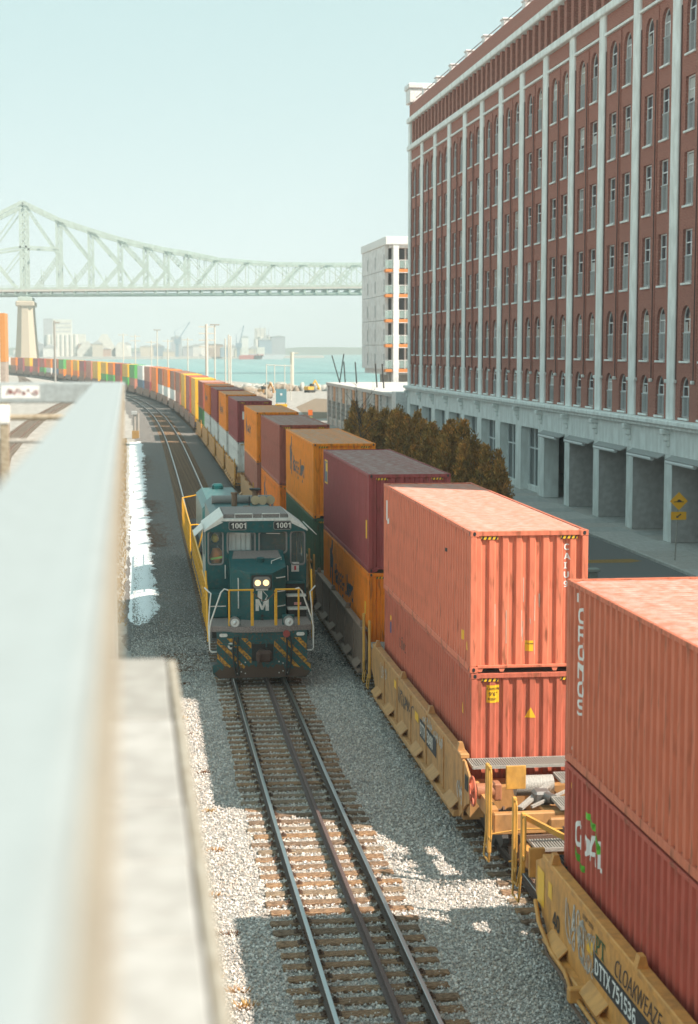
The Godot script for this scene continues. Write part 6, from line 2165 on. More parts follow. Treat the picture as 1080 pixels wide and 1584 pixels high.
# ---------- white apartment block and the raw concrete deck ----------
func build_condo() -> void:
	var o := thing("apartment_block", "white apartment block with orange edged glass balconies beyond the warehouse", "building", Vector3(35.5, -0.4, -230))
	var panel := grain(mat(lin(0.78, 0.78, 0.78), 0.7), T.soft, Vector3(0.1, 0.1, 0.1))
	var joint := mat(lin(0.2, 0.21, 0.22), 0.7)
	var glass := glass_mat(lin(0.05, 0.05, 0.05), 0.05)
	var slab := mat(lin(0.62, 0.22, 0.06), 0.6)
	var clear := mat(Color(0.8, 0.9, 0.88, 0.25), 0.05)
	clear.transparency = BaseMaterial3D.TRANSPARENCY_ALPHA
	box_part(o, "core", Vector3(0.4, 6.5, -23.5), Vector3(24, 24.6, -2.2), panel)
	var fh := 3.42
	for f in 5:
		var y := 7.2 + f * fh
		# side: tall panels with slot windows, pieces apart
		for q in [[-23.8, -17.2], [-16.9, -9.6], [-9.3, -1.2]]:
			box_part(o, "side_panel", Vector3(0.0, y + 0.02, q[0]), Vector3(0.5, y + fh - 0.03, q[1]), panel, 0.02)
			box_part(o, "slot_window", Vector3(-0.01, y + 0.5, q[1] - 0.9), Vector3(0.3, y + 2.2, q[1] - 0.35), joint)
		# front with balcony
		box_part(o, "front_glass", Vector3(1.7, y, -2.19), Vector3(11, y + fh - 0.4, -2.0), glass)
		for x in [1.95, 3.0, 4.3, 6.5, 8.6]:
			box_part(o, "front_mullion", Vector3(x - 0.12, y, -2.0), Vector3(x + 0.12, y + fh - 0.4, -1.85), panel)
		box_part(o, "ceiling_band", Vector3(0.5, y + fh - 0.4, -2.3), Vector3(12, y + fh, -0.1), panel)
		var bs := box_part(o, "balcony_slab", Vector3(1.72, y - 0.32, -1.84), Vector3(12, y + 0.12, 0.3), slab, 0.03)
		box_part(bs, "slab_lip", Vector3(1.72, y - 0.4, -1.8), Vector3(12, y - 0.321, 0.35), panel)
		box_part(bs, "glass_guard", Vector3(1.75, y + 0.25, 0.2), Vector3(11.9, y + 1.3, 0.22), clear)
		tube_part(bs, "guard_rail", [Vector3(1.72, y + 1.32, 0.21), Vector3(12, y + 1.32, 0.21)], 0.04, K.white, 6)
		for x in [1.78, 2.6, 3.4, 4.2, 6.0, 8.2]:
			tube_part(bs, "guard_post", [Vector3(x, y + 0.12, 0.24), Vector3(x, y + 1.32, 0.24)], 0.035, K.white, 5)
		var b2 := box_part(o, "side_balcony", Vector3(-0.15, y - 0.3, -1.1), Vector3(0.92, y + 0.1, 0.4), slab, 0.03)
		box_part(b2, "glass_guard", Vector3(-0.15, y + 0.2, 0.36), Vector3(0.92, y + 1.3, 0.38), clear)
		tube_part(b2, "guard_rail", [Vector3(-0.15, y + 1.32, -1.1), Vector3(-0.15, y + 1.32, 0.37), Vector3(0.92, y + 1.32, 0.37)], 0.035, K.white, 5)
		box_part(o, "recess_glass", Vector3(0.5, y + 0.12, -1.25), Vector3(0.92, y + fh - 0.45, -1.15), glass)
	box_part(o, "white_pier", Vector3(0.93, 2.5, -1.2), Vector3(1.7, 25.2, 0.5), K.white, 0.03)
	box_part(o, "roof_slab", Vector3(-0.15, 24.3, -24), Vector3(24.4, 25.4, 0.6), K.white, 0.05)
	for x in [0.6, 4.5, 8.5]:
		box_part(o, "ground_post", Vector3(x, 0, -2.0), Vector3(x + 0.6, 7.0, -1.4), K.concrete, 0.03)
	box_part(o, "ground_wall", Vector3(2.5, 0, -22), Vector3(23, 7, -6), K.concrete)
	var d := thing("concrete_deck", "raw concrete parking deck with dark openings and orange shutter panels, beyond the warehouse", "building", Vector3(27.2, -0.4, -226))
	var conc := bump(worn(grain(mat(lin(0.78, 0.78, 0.77), 0.9), T.soft, Vector3(0.15, 0.15, 0.15)), T.chalk, T.scuff_light_mask), T.bumpf, 0.5)
	var n := 13
	for i in n + 1:
		var z := i * 4.7
		box_part(d, "pier", Vector3(-0.3, 0, z - 0.45), Vector3(0.5, 5.4, z + 0.45), conc, 0.03)
		if i < n:
			box_part(d, "upper_beam", Vector3(-0.1, 3.2, z + 0.46), Vector3(0.6, 5.2, z + 4.24), conc, 0.02)
			if i % 2 == 1 and i < 11:
				box_part(d, "orange_panel", Vector3(-0.25, 3.3, z + 1.4), Vector3(-0.11, 5.4, z + 3.0), mat(lin(0.62, 0.34, 0.2), 0.8), 0.01)
	box_part(d, "back_wall", Vector3(14.0, 0, -0.5), Vector3(14.3, 5.2, n * 4.7), conc)
	box_part(d, "side_wall", Vector3(0.6, 0, -0.6), Vector3(14.0, 5.2, -0.3), conc)
	box_part(d, "inner_floor", Vector3(0.2, 0, -0.3), Vector3(14.0, 0.15, n * 4.7), conc)
	box_part(d, "low_wall", Vector3(-0.12, 0, 0.5), Vector3(0.2, 1.0, n * 4.7), conc)
	box_part(d, "deck_slab", Vector3(-0.4, 5.2, -0.8), Vector3(22, 5.6, n * 4.7 + 0.8), conc, 0.03)
	box_part(d, "white_end_pier", Vector3(-0.9, 0, n * 4.7 - 1.6), Vector3(0.6, 5.9, n * 4.7 + 0.9), K.white, 0.04)
	for q in [[2.0, 1.0], [2.6, 8.0], [2.0, 30.0], [2.2, 34.0], [3.0, 50.0], [2.2, 54.0]]:
		tube_part(d, "rebar_post", [Vector3(q[0], 5.6, q[1]), Vector3(q[0] - 0.2, 8.4, q[1])], 0.09, K.dark, 5)
	tube_part(d, "prop", [Vector3(1.0, 5.6, 3.0), Vector3(0.2, 9.2, 1.0)], 0.08, K.dark, 5)
	tube_part(d, "prop", [Vector3(1.0, 5.6, 3.0), Vector3(1.3, 9.4, 5.0)], 0.08, K.dark, 5)

# ---------- the harbour bridge ----------
func build_bridge() -> void:
	var Z := -800.0
	var o := thing("cantilever_bridge", "pale green steel cantilever truss bridge on a tall stone pier", "bridge", Vector3(0, 0, Z))
	var steel := grain(mat(lin(0.45, 0.53, 0.485), 0.7), T.soft, Vector3(0.05, 0.05, 0.05))  # pale green paint, lightened further in place of distance haze
	var stonem := bump(grain(mat(lin(0.55, 0.47, 0.37), 0.9), T.soft, Vector3(0.15, 0.3, 0.15)), T.bumpf, 5.0)
	var road := mat(lin(0.5, 0.46, 0.42), 0.8)
	# stations along the bridge (metres) with the height of the upper chord
	var xs := [-110.0, -78.0, -62.0, -46.6, -30.5, -15.8, -2.1, 9.8, 19.6, 29.2, 43.2, 57.8, 70.3, 84.0, 96.4, 109.4, 123.0, 137.0, 151.0, 165.0]
	var ts := [46.0, 60.0, 69.0, 76.9, 69.2, 64.4, 60.4, 57.6, 55.6, 54.2, 51.4, 50.4, 49.5, 49.5, 49.4, 49.5, 49.8, 50.4, 51.2, 52.2]
	var dk := func(x: float) -> float: return 37.2 + (x + 46.6) * 0.0135
	var bt := func(x: float) -> float: return 33.9 + (x + 46.6) * 0.0085
	var W := 20.0
	var P := func(x: float, y: float, side: int) -> Vector3: return Vector3(x, y, -W * side)
	var topy := func(x: float) -> float:
		for i in xs.size() - 1:
			if x >= xs[i] and x <= xs[i + 1]: return lerpf(ts[i], ts[i + 1], (x - xs[i]) / (xs[i + 1] - xs[i]))
		return ts[-1]
	var mem := func(called: String, a: Vector3, b: Vector3, w: float) -> void:
		var mb := MB.new()
		mb.bar(a, b, w, w)
		part(o, called, mb.done(), steel)
	var lattice := func(called: String, a: Vector3, b: Vector3, w: float, t: float) -> void:
		# two flanges with lacing between
		var mb := MB.new()
		var d := (b - a).normalized()
		var s := d.cross(Vector3(0, 0, 1)).normalized() * w * 0.5
		mb.bar(a + s, b + s, t, t); mb.bar(a - s, b - s, t, t)
		var L := a.distance_to(b)
		var n := maxi(3, int(L / (w * 1.5)))
		for i in n:
			var p := a.lerp(b, float(i) / n)
			var q := a.lerp(b, float(i + 1) / n)
			mb.bar(p + s, q - s, t * 0.55, t * 0.55)
			mb.bar(p - s, q + s, t * 0.55, t * 0.55)
		part(o, called, mb.done(), steel)
	for side in 2:
		for i in xs.size() - 1:
			mem.call("top_chord", P.call(xs[i], ts[i], side), P.call(xs[i + 1], ts[i + 1], side), 1.7 if i < 10 else 1.3)
			mem.call("bottom_chord", P.call(xs[i], dk.call(xs[i]), side), P.call(xs[i + 1], dk.call(xs[i + 1]), side), 1.0)
		for i in range(1, 10):
			if i == 3:
				lattice.call("tower_post", P.call(xs[3], 33.0, side), P.call(xs[3], ts[3], side), 2.6, 0.9)
			elif i > 3:
				lattice.call("truss_post", P.call(xs[i], dk.call(xs[i]), side), P.call(xs[i], ts[i], side), 2.0, 0.6)
		for i in range(3, 9):
			var my: float = lerpf(dk.call(xs[i + 1]), ts[i + 1], 0.48)
			var m: Vector3 = P.call(xs[i + 1], my, side)
			lattice.call("diagonal", P.call(xs[i], ts[i], side), m, 1.2, 0.45)
			var xa: float = lerpf(xs[i], xs[i + 1], 0.3)
			lattice.call("diagonal", m, P.call(xa, dk.call(xa), side), 1.0, 0.4)
			var xb: float = xs[i + 1] + (xs[i + 2] - xs[i + 1]) * 0.6
			mem.call("tie_bar", m, P.call(xb, dk.call(xb), side), 0.5)
			mem.call("tie_bar", P.call(xs[i], ts[i] - 0.6, side), P.call(xs[i + 1] + 0.5, my - 1.0, side), 0.35)
			for f in [0.5]:
				var xm: float = lerpf(xs[i], xs[i + 1], f)
				mem.call("hanger", P.call(xm, dk.call(xm), side), P.call(xm, lerpf(dk.call(xm), topy.call(xm), 0.25), side), 0.4)
		mem.call("strut", P.call(xs[3], 56.5, side), P.call(xs[4], 55.8, side), 0.9)
		mem.call("strut", P.call(xs[3], 56.5, side), P.call(-78, 51.5, side), 0.9)
		mem.call("diagonal", P.call(xs[3], 76.0, side), P.call(-63, 54.0, side), 0.6)
		mem.call("diagonal", P.call(-63.5, 54.0, side), P.call(-50.5, 37.5, side), 1.2)
		mem.call("diagonal", P.call(-46.6, 56.0, side), P.call(-56.0, 44.0, side), 0.5)
		for i in range(9, 18):
			var xa: float = lerpf(xs[i], xs[i + 1], 0.25)
			lattice.call("diagonal", P.call(xs[i + 1], ts[i + 1], side), P.call(xa, dk.call(xa), side), 1.4, 0.5)
			mem.call("tie_bar", P.call(xs[i], ts[i], side), P.call(xs[i + 1], dk.call(xs[i + 1]), side), 0.4)
			for f in [0.4, 0.62, 1.0]:
				var xm: float = lerpf(xs[i], xs[i + 1], f)
				mem.call("hanger", P.call(xm, dk.call(xm), side), P.call(xm, topy.call(xm), side), 0.4)
	for i in xs.size():
		mem.call("sway_brace", P.call(xs[i], ts[i] - 0.3, 0), P.call(xs[i], ts[i] - 0.3, 1), 0.8)
	var mb := MB.new()
	for i in xs.size() - 1:
		var a := Vector3(xs[i], dk.call(xs[i]) - 0.5, 1.5)
		var b := Vector3(xs[i + 1], dk.call(xs[i + 1]) - 0.5, 1.5)
		var e := Vector3(0, -0.9, 0)
		var w := Vector3(0, 0, -W - 3.0)
		mb.quad(a, b, b + w, a + w)
		mb.quad(a + e, b + e, b, a)
		mb.quad(a + w + e, b + w + e, b + e, a + e)
	part(o, "deck", mb.done(), road)
	mb = MB.new()
	for i in xs.size() - 1:
		for s in [0.0, 0.3, 0.6, 1.0]:
			mb.bar(Vector3(xs[i], bt.call(xs[i]) + 0.5, -W * s), Vector3(xs[i + 1], bt.call(xs[i + 1]) + 0.5, -W * s), 0.7, 1.0)
	var x := -110.0
	while x < 165.0:
		mb.bar(Vector3(x, bt.call(x) + 1.4, 1.0), Vector3(x, bt.call(x) + 1.4, -W - 1.0), 0.8, 1.8)
		x += 5.4
	part(o, "floor_beams", mb.done(), steel)
	mb = MB.new()
	mb.bar(Vector3(-110, dk.call(-110.0) + 1.2, 1.5), Vector3(165, dk.call(165.0) + 1.2, 1.5), 0.2, 0.25)
	x = -110.0
	while x < 165.0:
		mb.bar(Vector3(x, dk.call(x) - 0.5, 1.5), Vector3(x, dk.call(x) + 1.2, 1.5), 0.15, 0.15)
		x += 1.6
	part(o, "parapet_rail", mb.done(), steel)
	for side in 2:
		var c := Vector3(-46.2, 0, -W * side)
		mb = MB.new()
		var lv := [[-0.6, 5.5], [3.0, 5.2], [12.0, 4.5], [24.0, 3.75], [29.0, 3.5]]
		for i in lv.size() - 1:
			var r0: float = lv[i][1]
			var r1: float = lv[i + 1][1]
			for q in 8:
				var a := TAU * (q + 0.5) / 8
				var a2 := TAU * (q + 1.5) / 8
				var f := Vector3(cos(a) * 1.05, 0, sin(a) * 1.05)
				var g := Vector3(cos(a2) * 1.05, 0, sin(a2) * 1.05)
				mb.oq(c + f * r0 + Vector3(0, lv[i][0], 0), c + g * r0 + Vector3(0, lv[i][0], 0), c + g * r1 + Vector3(0, lv[i + 1][0], 0), c + f * r1 + Vector3(0, lv[i + 1][0], 0), c + Vector3(0, (lv[i][0] + lv[i + 1][0]) / 2, 0))
		var pier := part(o, "stone_pier", mb.done(), stonem)
		box_part(pier, "pier_cap", c + Vector3(-4.2, 29.0, -4.2), c + Vector3(4.2, 31.4, 4.2), stonem, 0.4)
		box_part(pier, "bearing", c + Vector3(-3.2, 31.4, -3.0), c + Vector3(3.2, 33.4, 3.0), steel, 0.2)
	box_part(o, "pier_web", Vector3(-48.6, 0, -W + 3), Vector3(-43.8, 27, -3), stonem)

# world x for a picture column at a depth along the tracks (straight ahead is column 195)
func col_x(px: float, z: float) -> float:
	return -z * (px - 195.0) / 2600.0 * 1.01

func build_port() -> void:
	var rng := RandomNumberGenerator.new()
	rng.seed = 31
	var white := grain(mat(lin(0.68, 0.66, 0.6), 0.8), T.soft, Vector3(0.03, 0.03, 0.03))
	var grey := grain(mat(lin(0.42, 0.43, 0.45), 0.8), T.soft, Vector3(0.03, 0.03, 0.03))
	var Z := -1900.0
	# grain silo
	var s := thing("grain_silo", "tall white grain silo block with a grey tower, beside the bridge pier", "silo", Vector3(col_x(100, Z), 0, Z))
	for i in 7:
		var mb := MB.new()
		mb.cyl(Vector3(-15 + i * 5.0, 0, 6), Vector3(-15 + i * 5.0, 24, 6), 2.7, 14)
		part(s, "silo_cylinder", mb.done(), white)
	box_part(s, "head_house", Vector3(-10, 24, -6), Vector3(11, 41, 4), white)
	box_part(s, "lower_block", Vector3(12, 0, -8), Vector3(26, 25, 6), white)
	box_part(s, "grey_tower", Vector3(-20, 0, -4), Vector3(-10.1, 42, 6), grey)
	for i in 3: box_part(s, "dark_band", Vector3(-9, 27 + i * 4.5, 4), Vector3(10, 28.2 + i * 4.5, 4.1), grey)
	# domed store
	var d := thing("gabled_store", "white gabled store with sloping conveyor sheds beside the silo", "building", Vector3(col_x(155, Z), 0, Z))
	for q in [[-14.0, 10.0, 17.0], [6.0, 12.0, 25.0], [24.0, 10.0, 16.0]]:
		var mb := MB.new()
		mb.prism(PackedVector2Array([Vector2(-q[1], 0), Vector2(q[1], 0), Vector2(q[1], q[2] * 0.4), Vector2(q[1] * 0.25, q[2]), Vector2(-q[1] * 0.25, q[2]), Vector2(-q[1], q[2] * 0.4)]), Transform3D(Basis(), Vector3(q[0], 0, -10)), 22)
		part(d, "gable", mb.done(), white)
	# long line of port sheds
	var tones := [["white", lin(0.66, 0.65, 0.62)], ["grey", lin(0.35, 0.36, 0.38)], ["sand coloured", lin(0.52, 0.45, 0.36)], ["rusty", lin(0.4, 0.25, 0.18)], ["blue grey", lin(0.25, 0.32, 0.38)]]
	var px := 28.0
	while px < 432.0:
		var w := rng.randf_range(9, 22)
		var q: Array = tones[rng.randi() % tones.size()]
		var z := Z + rng.randf_range(-60, 50)
		var h := rng.randf_range(5, 14) * (1.6 if px > 250 and px < 420 and rng.randf() < 0.35 else 1.0)
		var wm := w * -z / 2600.0
		var o := thing("port_shed", "%s shed in the hazy port across the water" % q[0], "building", Vector3(col_x(px, z), 0, z), 0.0, "sheds of the far port")
		var m := mat(q[1], 0.8)
		box_part(o, "wall", Vector3(0, -0.4, -8), Vector3(wm, h, 8), m)
		var mb := MB.new()
		mb.prism(PackedVector2Array([Vector2(-0.5, h), Vector2(wm + 0.5, h), Vector2(wm * 0.5, h + rng.randf_range(1, 4))]), Transform3D(Basis(), Vector3(0, 0, -8.5)), 17)
		part(o, "roof", mb.done(), mat(lin(0.4, 0.4, 0.4), 0.8))
		px += w * rng.randf_range(0.6, 1.1)
	# second silo at the end of the spit
	var s2 := thing("harbour_silo", "pale silo with conveyor towers at the tip of the port, above the ships", "silo", Vector3(col_x(402, -1980), 0, -1980))
	for i in 4:
		var mb := MB.new()
		mb.cyl(Vector3(-8 + i * 5.2, 0, 0), Vector3(-8 + i * 5.2, 20 + (i % 2) * 3, 0), 2.5, 12)
		part(s2, "silo_cylinder", mb.done(), white)
	box_part(s2, "tower", Vector3(-9, 0, -8), Vector3(4, 33, -2), white)
	box_part(s2, "tower", Vector3(5, 0, -8), Vector3(9, 25, -2), grey)
	for i in 4:
		tube_part(s2, "mast", [Vector3(-8 + i * 5, 18, 1), Vector3(-8 + i * 5, 30 + (i * 7) % 9, 1)], 0.35, grey, 5)
	# ships
	for q in [[384.0, "red", lin(0.45, 0.08, 0.06), 26.0], [412.0, "grey", lin(0.5, 0.52, 0.54), 34.0]]:
		var z := -1830.0
		var sh := thing("cargo_ship", "small %s hulled ship moored at the port" % q[1], "ship", Vector3(col_x(q[0], z), -2.6, z))
		var L: float = q[3] / 2
		var mb := MB.new()
		mb.prism(PackedVector2Array([Vector2(-L, 0), Vector2(L * 0.85, 0), Vector2(L * 1.05, 5.0), Vector2(-L, 4.2)]), Transform3D(Basis(), Vector3(0, 0, -4)), 8)
		part(sh, "hull", mb.done(), mat(q[2], 0.6))
		box_part(sh, "wheelhouse", Vector3(-L * 0.8, 4.2, -3), Vector3(-L * 0.3, 13, 3), white)
		box_part(sh, "hatch", Vector3(-L * 0.2, 4.2, -3), Vector3(L * 0.6, 6, 3), grey)
		tube_part(sh, "mast", [Vector3(L * 0.3, 6, 0), Vector3(L * 0.3, 17, 0)], 0.3, grey, 5)
	# dock cranes
	for q in [[272.0, 14.0, 38.0, 14.0], [365.0, 10.0, 34.0, 6.0]]:
		var z := -1850.0
		var c := thing("dock_crane", "slender blue grey dock crane with raised jib, %s" % ("over the middle of the port" if q[0] < 300 else "near the harbour silo"), "crane", Vector3(col_x(q[0], z), 0, z))
		var cm := mat(lin(0.18, 0.26, 0.32), 0.7)
		box_part(c, "tower", Vector3(-1.6, 0, -1.6), Vector3(1.6, q[1], 1.6), cm)
		box_part(c, "cab", Vector3(-3.0, q[1], -2.5), Vector3(3.5, q[1] + 5, 2.5), cm)
		var mb := MB.new()
		mb.bar(Vector3(1, q[1] + 4, 0), Vector3(q[3], q[2], 0), 1.1, 1.1)
		mb.bar(Vector3(-2, q[1] + 4, 0), Vector3(-2.5, q[1] + 14, 0), 0.7, 0.7)
		mb.bar(Vector3(-2.5, q[1] + 14, 0), Vector3(q[3], q[2], 0), 0.25, 0.25)
		part(c, "jib", mb.done(), cm)

func build_yard_things() -> void:
	var rng := RandomNumberGenerator.new()
	rng.seed = 55
	var wood := grain(mat(lin(0.5, 0.47, 0.42), 0.9), T.bark, Vector3(0.5, 0.2, 0.5))
	var pale := mat(lin(0.6, 0.57, 0.5), 0.8)
	# utility poles along the shore: column, top row, depth
	var poles := [[191.0, 516.0, -520.0, 1], [209.0, 518.0, -500.0, 2], [233.0, 527.0, -500.0, 1], [242.0, 511.0, -480.0, 3], [258.0, 525.0, -470.0, 1], [288.0, 523.0, -460.0, 1], [316.5, 502.0, -330.0, 4], [329.0, 503.0, -350.0, 3], [345.0, 524.0, -350.0, 0], [350.0, 518.0, -330.0, 0], [353.0, 520.0, -330.0, 0]]
	for q in poles:
		var z: float = q[2]
		var h: float = 9.84 + (538.0 - q[1]) * -z / 2600.0 + 0.4
		var o := thing("utility_pole", "slim %s pole %s, by the shore" % ["wooden" if q[3] < 4 else "pale lattice", ["without arms", "with one cross arm", "with two cross arms", "with a lamp head", "with stacked cross arms"][q[3]]], "pole", Vector3(col_x(q[0], z), -0.4, z), 0.0, "poles along the shore")
		tube_part(o, "shaft", [Vector3(0, 0, 0), Vector3(0, h, 0)], 0.15 if q[3] != 4 else 0.28, pale, 6)  # pole colour paled to look hazed by distance
		for a in ([0, 1, 2, 0, 4][q[3]]):
			box_part(o, "cross_arm", Vector3(-1.5, h - 0.6 - a * 1.3, -0.1), Vector3(1.5, h - 0.4 - a * 1.3, 0.1), pale)
		if q[3] == 3:
			box_part(o, "lamp_head", Vector3(-1.0, h - 0.1, -0.3), Vector3(1.0, h + 0.15, 0.3), K.galv)
	var lp := thing("yard_light_pole", "tall grey lamp mast standing in the rail yard before the silo", "pole", Vector3(-13.6, -0.4, -330))
	tube_part(lp, "mast", [Vector3.ZERO, Vector3(0, 15.4, 0)], 0.2, K.galv, 8)
	box_part(lp, "lamp_head", Vector3(-0.1, 14.9, -0.2), Vector3(1.0, 15.2, 0.2), K.galv)
	# white mooring post on the quay and its lamp arm
	var wp := thing("quay_post", "cream painted post standing at the quay edge before the water", "post", Vector3(col_x(447, -400), -0.4, -400))
	tube_part(wp, "shaft", [Vector3.ZERO, Vector3(0, 9.2, 0)], 0.42, mat(lin(0.62, 0.58, 0.48), 0.7), 10)
	tube_part(wp, "arm", [Vector3(0, 8.9, 0), Vector3(1.5, 9.0, 0)], 0.12, pale, 6)
	# gantry frame of thin pipes
	var fr := thing("pipe_gantry", "thin pale pipe frame standing on the quay", "frame", Vector3(col_x(420, -330), -0.4, -330))
	for x in [-1.6, 0.0, 2.0, 3.2]:
		tube_part(fr, "upright", [Vector3(x, 0, 0), Vector3(x, 7.0, 0)], 0.09, pale, 5)
	tube_part(fr, "top_pipe", [Vector3(-1.6, 6.9, 0), Vector3(3.2, 6.7, 0)], 0.08, pale, 5)
	# notice boards
	var nb := thing("notice_board", "blue notice board with yellow foot beside the quay road", "sign", Vector3(col_x(430, -235), -0.4, -235))
	box_part(nb, "panel", Vector3(-0.75, 2.6, 0), Vector3(0.75, 4.5, 0.1), mat(lin(0.12, 0.28, 0.33), 0.6))
	box_part(nb, "white_mark", Vector3(-0.15, 3.6, 0.1), Vector3(0.15, 3.9, 0.12), K.white)
	box_part(nb, "yellow_strip", Vector3(-0.85, 2.0, 0), Vector3(0.85, 2.4, 0.1), K.yellow)
	for x in [-0.6, 0.6]: box_part(nb, "leg", Vector3(x - 0.06, 0, -0.06), Vector3(x + 0.06, 2.6, -0.001), K.galv)
	var os := thing("orange_sign", "small orange red warning sign on the quay road near the concrete deck", "sign", Vector3(col_x(475, -230), -0.4, -230))
	box_part(os, "panel", Vector3(-0.3, 1.0, 0), Vector3(0.3, 1.75, 0.05), mat(lin(0.75, 0.16, 0.02), 0.6))
	box_part(os, "leg", Vector3(-0.05, 0, -0.06), Vector3(0.05, 1.3, -0.001), K.galv)
	box_part(os, "base", Vector3(-0.25, 0.4, -0.02), Vector3(0.25, 0.8, 0.04), mat(lin(0.5, 0.5, 0.1), 0.6))
	# excavator and rubble on the quay
	for q in [[404.0, -360.0, 0.6, "orange"], [474.0, -385.0, 2.2, "yellow"]]:
		var e := thing("excavator", "%s excavator working among the rubble on the quay" % q[3], "excavator", Vector3(col_x(q[0], q[1]), -0.4, q[1]), q[2])
		e.scale = Vector3(0.6, 0.6, 0.6)
		var em := mat(lin(0.65, 0.36, 0.04) if q[3] == "yellow" else lin(0.5, 0.25, 0.08), 0.6)
		for sx in [-1, 1]: box_part(e, "track", Vector3(sx * 1.1 - 0.3, 0, -1.8), Vector3(sx * 1.1 + 0.3, 0.9, 1.8), K.dark, 0.2)
		box_part(e, "house", Vector3(-1.3, 1.0, -1.9), Vector3(1.3, 2.3, 1.2), em, 0.1)
		box_part(e, "cab", Vector3(-1.3, 2.3, -0.2), Vector3(-0.1, 3.4, 1.2), K.dark, 0.1)
		var mb := MB.new()
		mb.bar(Vector3(0.4, 1.8, 1.0), Vector3(0.4, 4.6, 3.2), 0.4, 0.6)
		mb.bar(Vector3(0.4, 4.6, 3.2), Vector3(0.4, 2.0, 5.0), 0.35, 0.5)
		mb.bbox(Vector3(0.4, 1.5, 5.0), Vector3(1.1, 0.9, 0.8), 0.1)
		part(e, "boom", mb.done(), em)
	var k := 0
	for q in [[372.0, -400.0], [386.0, -420.0], [396.0, -395.0], [412.0, -410.0], [428.0, -405.0], [442.0, -400.0], [456.0, -408.0], [466.0, -400.0], [482.0, -405.0], [492.0, -400.0], [503.0, -398.0], [390.0, -340.0]]:
		var o := MeshInstance3D.new()
		o.name = numbered("rubble_heap")
		var mb := MB.new()
		for i in 9:
			mb.lump(Vector3(rng.randf_range(-3, 3), rng.randf_range(-0.3, 0.6), rng.randf_range(-1.5, 1.5)), Vector3(rng.randf_range(0.6, 1.6), rng.randf_range(0.5, 1.5), rng.randf_range(0.6, 1.4)), rng, 0.3, 4, 6)
		o.mesh = mb.done()
		o.material_override = grain(mat([lin(0.5, 0.46, 0.4), lin(0.62, 0.6, 0.55), lin(0.42, 0.33, 0.25)][k % 3], 0.95), T.fine, Vector3(0.3, 0.3, 0.3))
		add_child(o)
		o.position = Vector3(col_x(q[0], q[1]), -0.3, q[1])
		tag(o, "heap of %s rubble along the quay edge" % ["tan", "white", "brown"][k % 3], "rubble", "rubble heaps on the quay")
		k += 1
	var dirt := MB.new()
	dirt.prism(PackedVector2Array([Vector2(26, -240), Vector2(30, -245), Vector2(42, -330), Vector2(38, -340), Vector2(29, -290)]), Transform3D(Basis(Vector3(1, 0, 0), Vector3(0, 0, 1), Vector3(0, -1, 0)), Vector3(0, -0.385, 0)), 0.012)
	sheet("dirt_track", dirt.done(), grain(mat(lin(0.3, 0.22, 0.15), 0.95), T.fine, Vector3(0.15, 0.15, 0.15)))
	# pale building at the edge, white cladding with an orange corner
	var b := thing("clad_building", "white clad building end with orange corner strip and grey base, beside the rail yard", "building", Vector3(-13.9, -0.4, -200))
	box_part(b, "wall", Vector3(-14, 5.0, -5), Vector3(-0.62, 14.3, 0), K.white, 0.02)
	box_part(b, "orange_strip", Vector3(-0.6, 8.6, -5), Vector3(0.0, 14.25, 0.02), mat(lin(0.6, 0.26, 0.08), 0.6), 0.02)
	box_part(b, "lower_strip", Vector3(-0.6, 0, -5), Vector3(-0.02, 8.59, 0.0), grain(mat(lin(0.45, 0.38, 0.33), 0.8), T.soft, Vector3(0.3, 0.3, 0.3)), 0.02)
	box_part(b, "base", Vector3(-14, 0, -5), Vector3(-0.62, 4.98, -0.02), K.concrete, 0.02)
	# signal posts beside the track
	for q in [[0.85, "with grey cabinet head"], [1.25, "plain"]]:
		var sp := thing("signal_post", "short white trackside post, %s, at the end of the snow strip" % q[1], "post", Vector3(q[0], -0.4, -192.0))
		tube_part(sp, "pipe", [Vector3.ZERO, Vector3(0, 2.9, 0)], 0.16, K.galv, 8)
		if q[0] < 1.0: box_part(sp, "head", Vector3(-0.35, 2.7, -0.25), Vector3(0.3, 3.1, 0.25), mat(lin(0.4, 0.42, 0.42), 0.6), 0.03)
		box_part(sp, "orange_base", Vector3(-0.3, 0, 0.1), Vector3(0.1, 0.9, 0.4), grain(mat(lin(0.5, 0.3, 0.1), 0.8), T.fine, Vector3(1, 1, 1)), 0.02)
	# snow left beside the track
	var rows := []
	var nz := FastNoiseLite.new()
	nz.seed = 3
	nz.frequency = 0.06
	var nz2 := FastNoiseLite.new()
	nz2.seed = 6
	nz2.frequency = 0.16
	var z := -61.3
	var nz4 := FastNoiseLite.new()
	nz4.seed = 9
	nz4.frequency = 0.9
	while z > -186.0:
		var t := sqrt(clampf((-61.3 - z) / 3.0, 0.02, 1.0) * clampf((186.0 + z) / 3.0, 0.02, 1.0))
		var cx := 0.38 + (-z - 62.0) * 0.0024
		var lw := (0.52 + nz.get_noise_2d(z, 0) * 0.15 + nz4.get_noise_2d(z, 4) * 0.2) * t
		var rw := (0.72 + nz.get_noise_2d(z, 9) * 0.22 + nz2.get_noise_2d(z, 20) * 0.2 + nz4.get_noise_2d(z, 40) * 0.3 + (-z - 62) * 0.002) * t
		var row := []
		for j in 15:
			var f := j / 14.0 * 2.0 - 1.0
			var x := cx + (f * lw if f < 0 else f * rw)
			var y := bed_y(x, z) - 0.01 + 0.05 * pow(1.0 - f * f, 0.5) * t + nz4.get_noise_2d(z * 0.5, f * 2.0 + 40) * 0.008
			row.append(Vector3(x, y, z))
		rows.append(row)
		z -= 0.3
	var sn := MeshInstance3D.new()
	sn.name = "snow_bank"
	sn.mesh = grid(rows)
	var sm := bump(mat(lin(0.86, 0.87, 0.88), 0.7), T.bumpf, 2.0)
	sm.uv1_triplanar = true
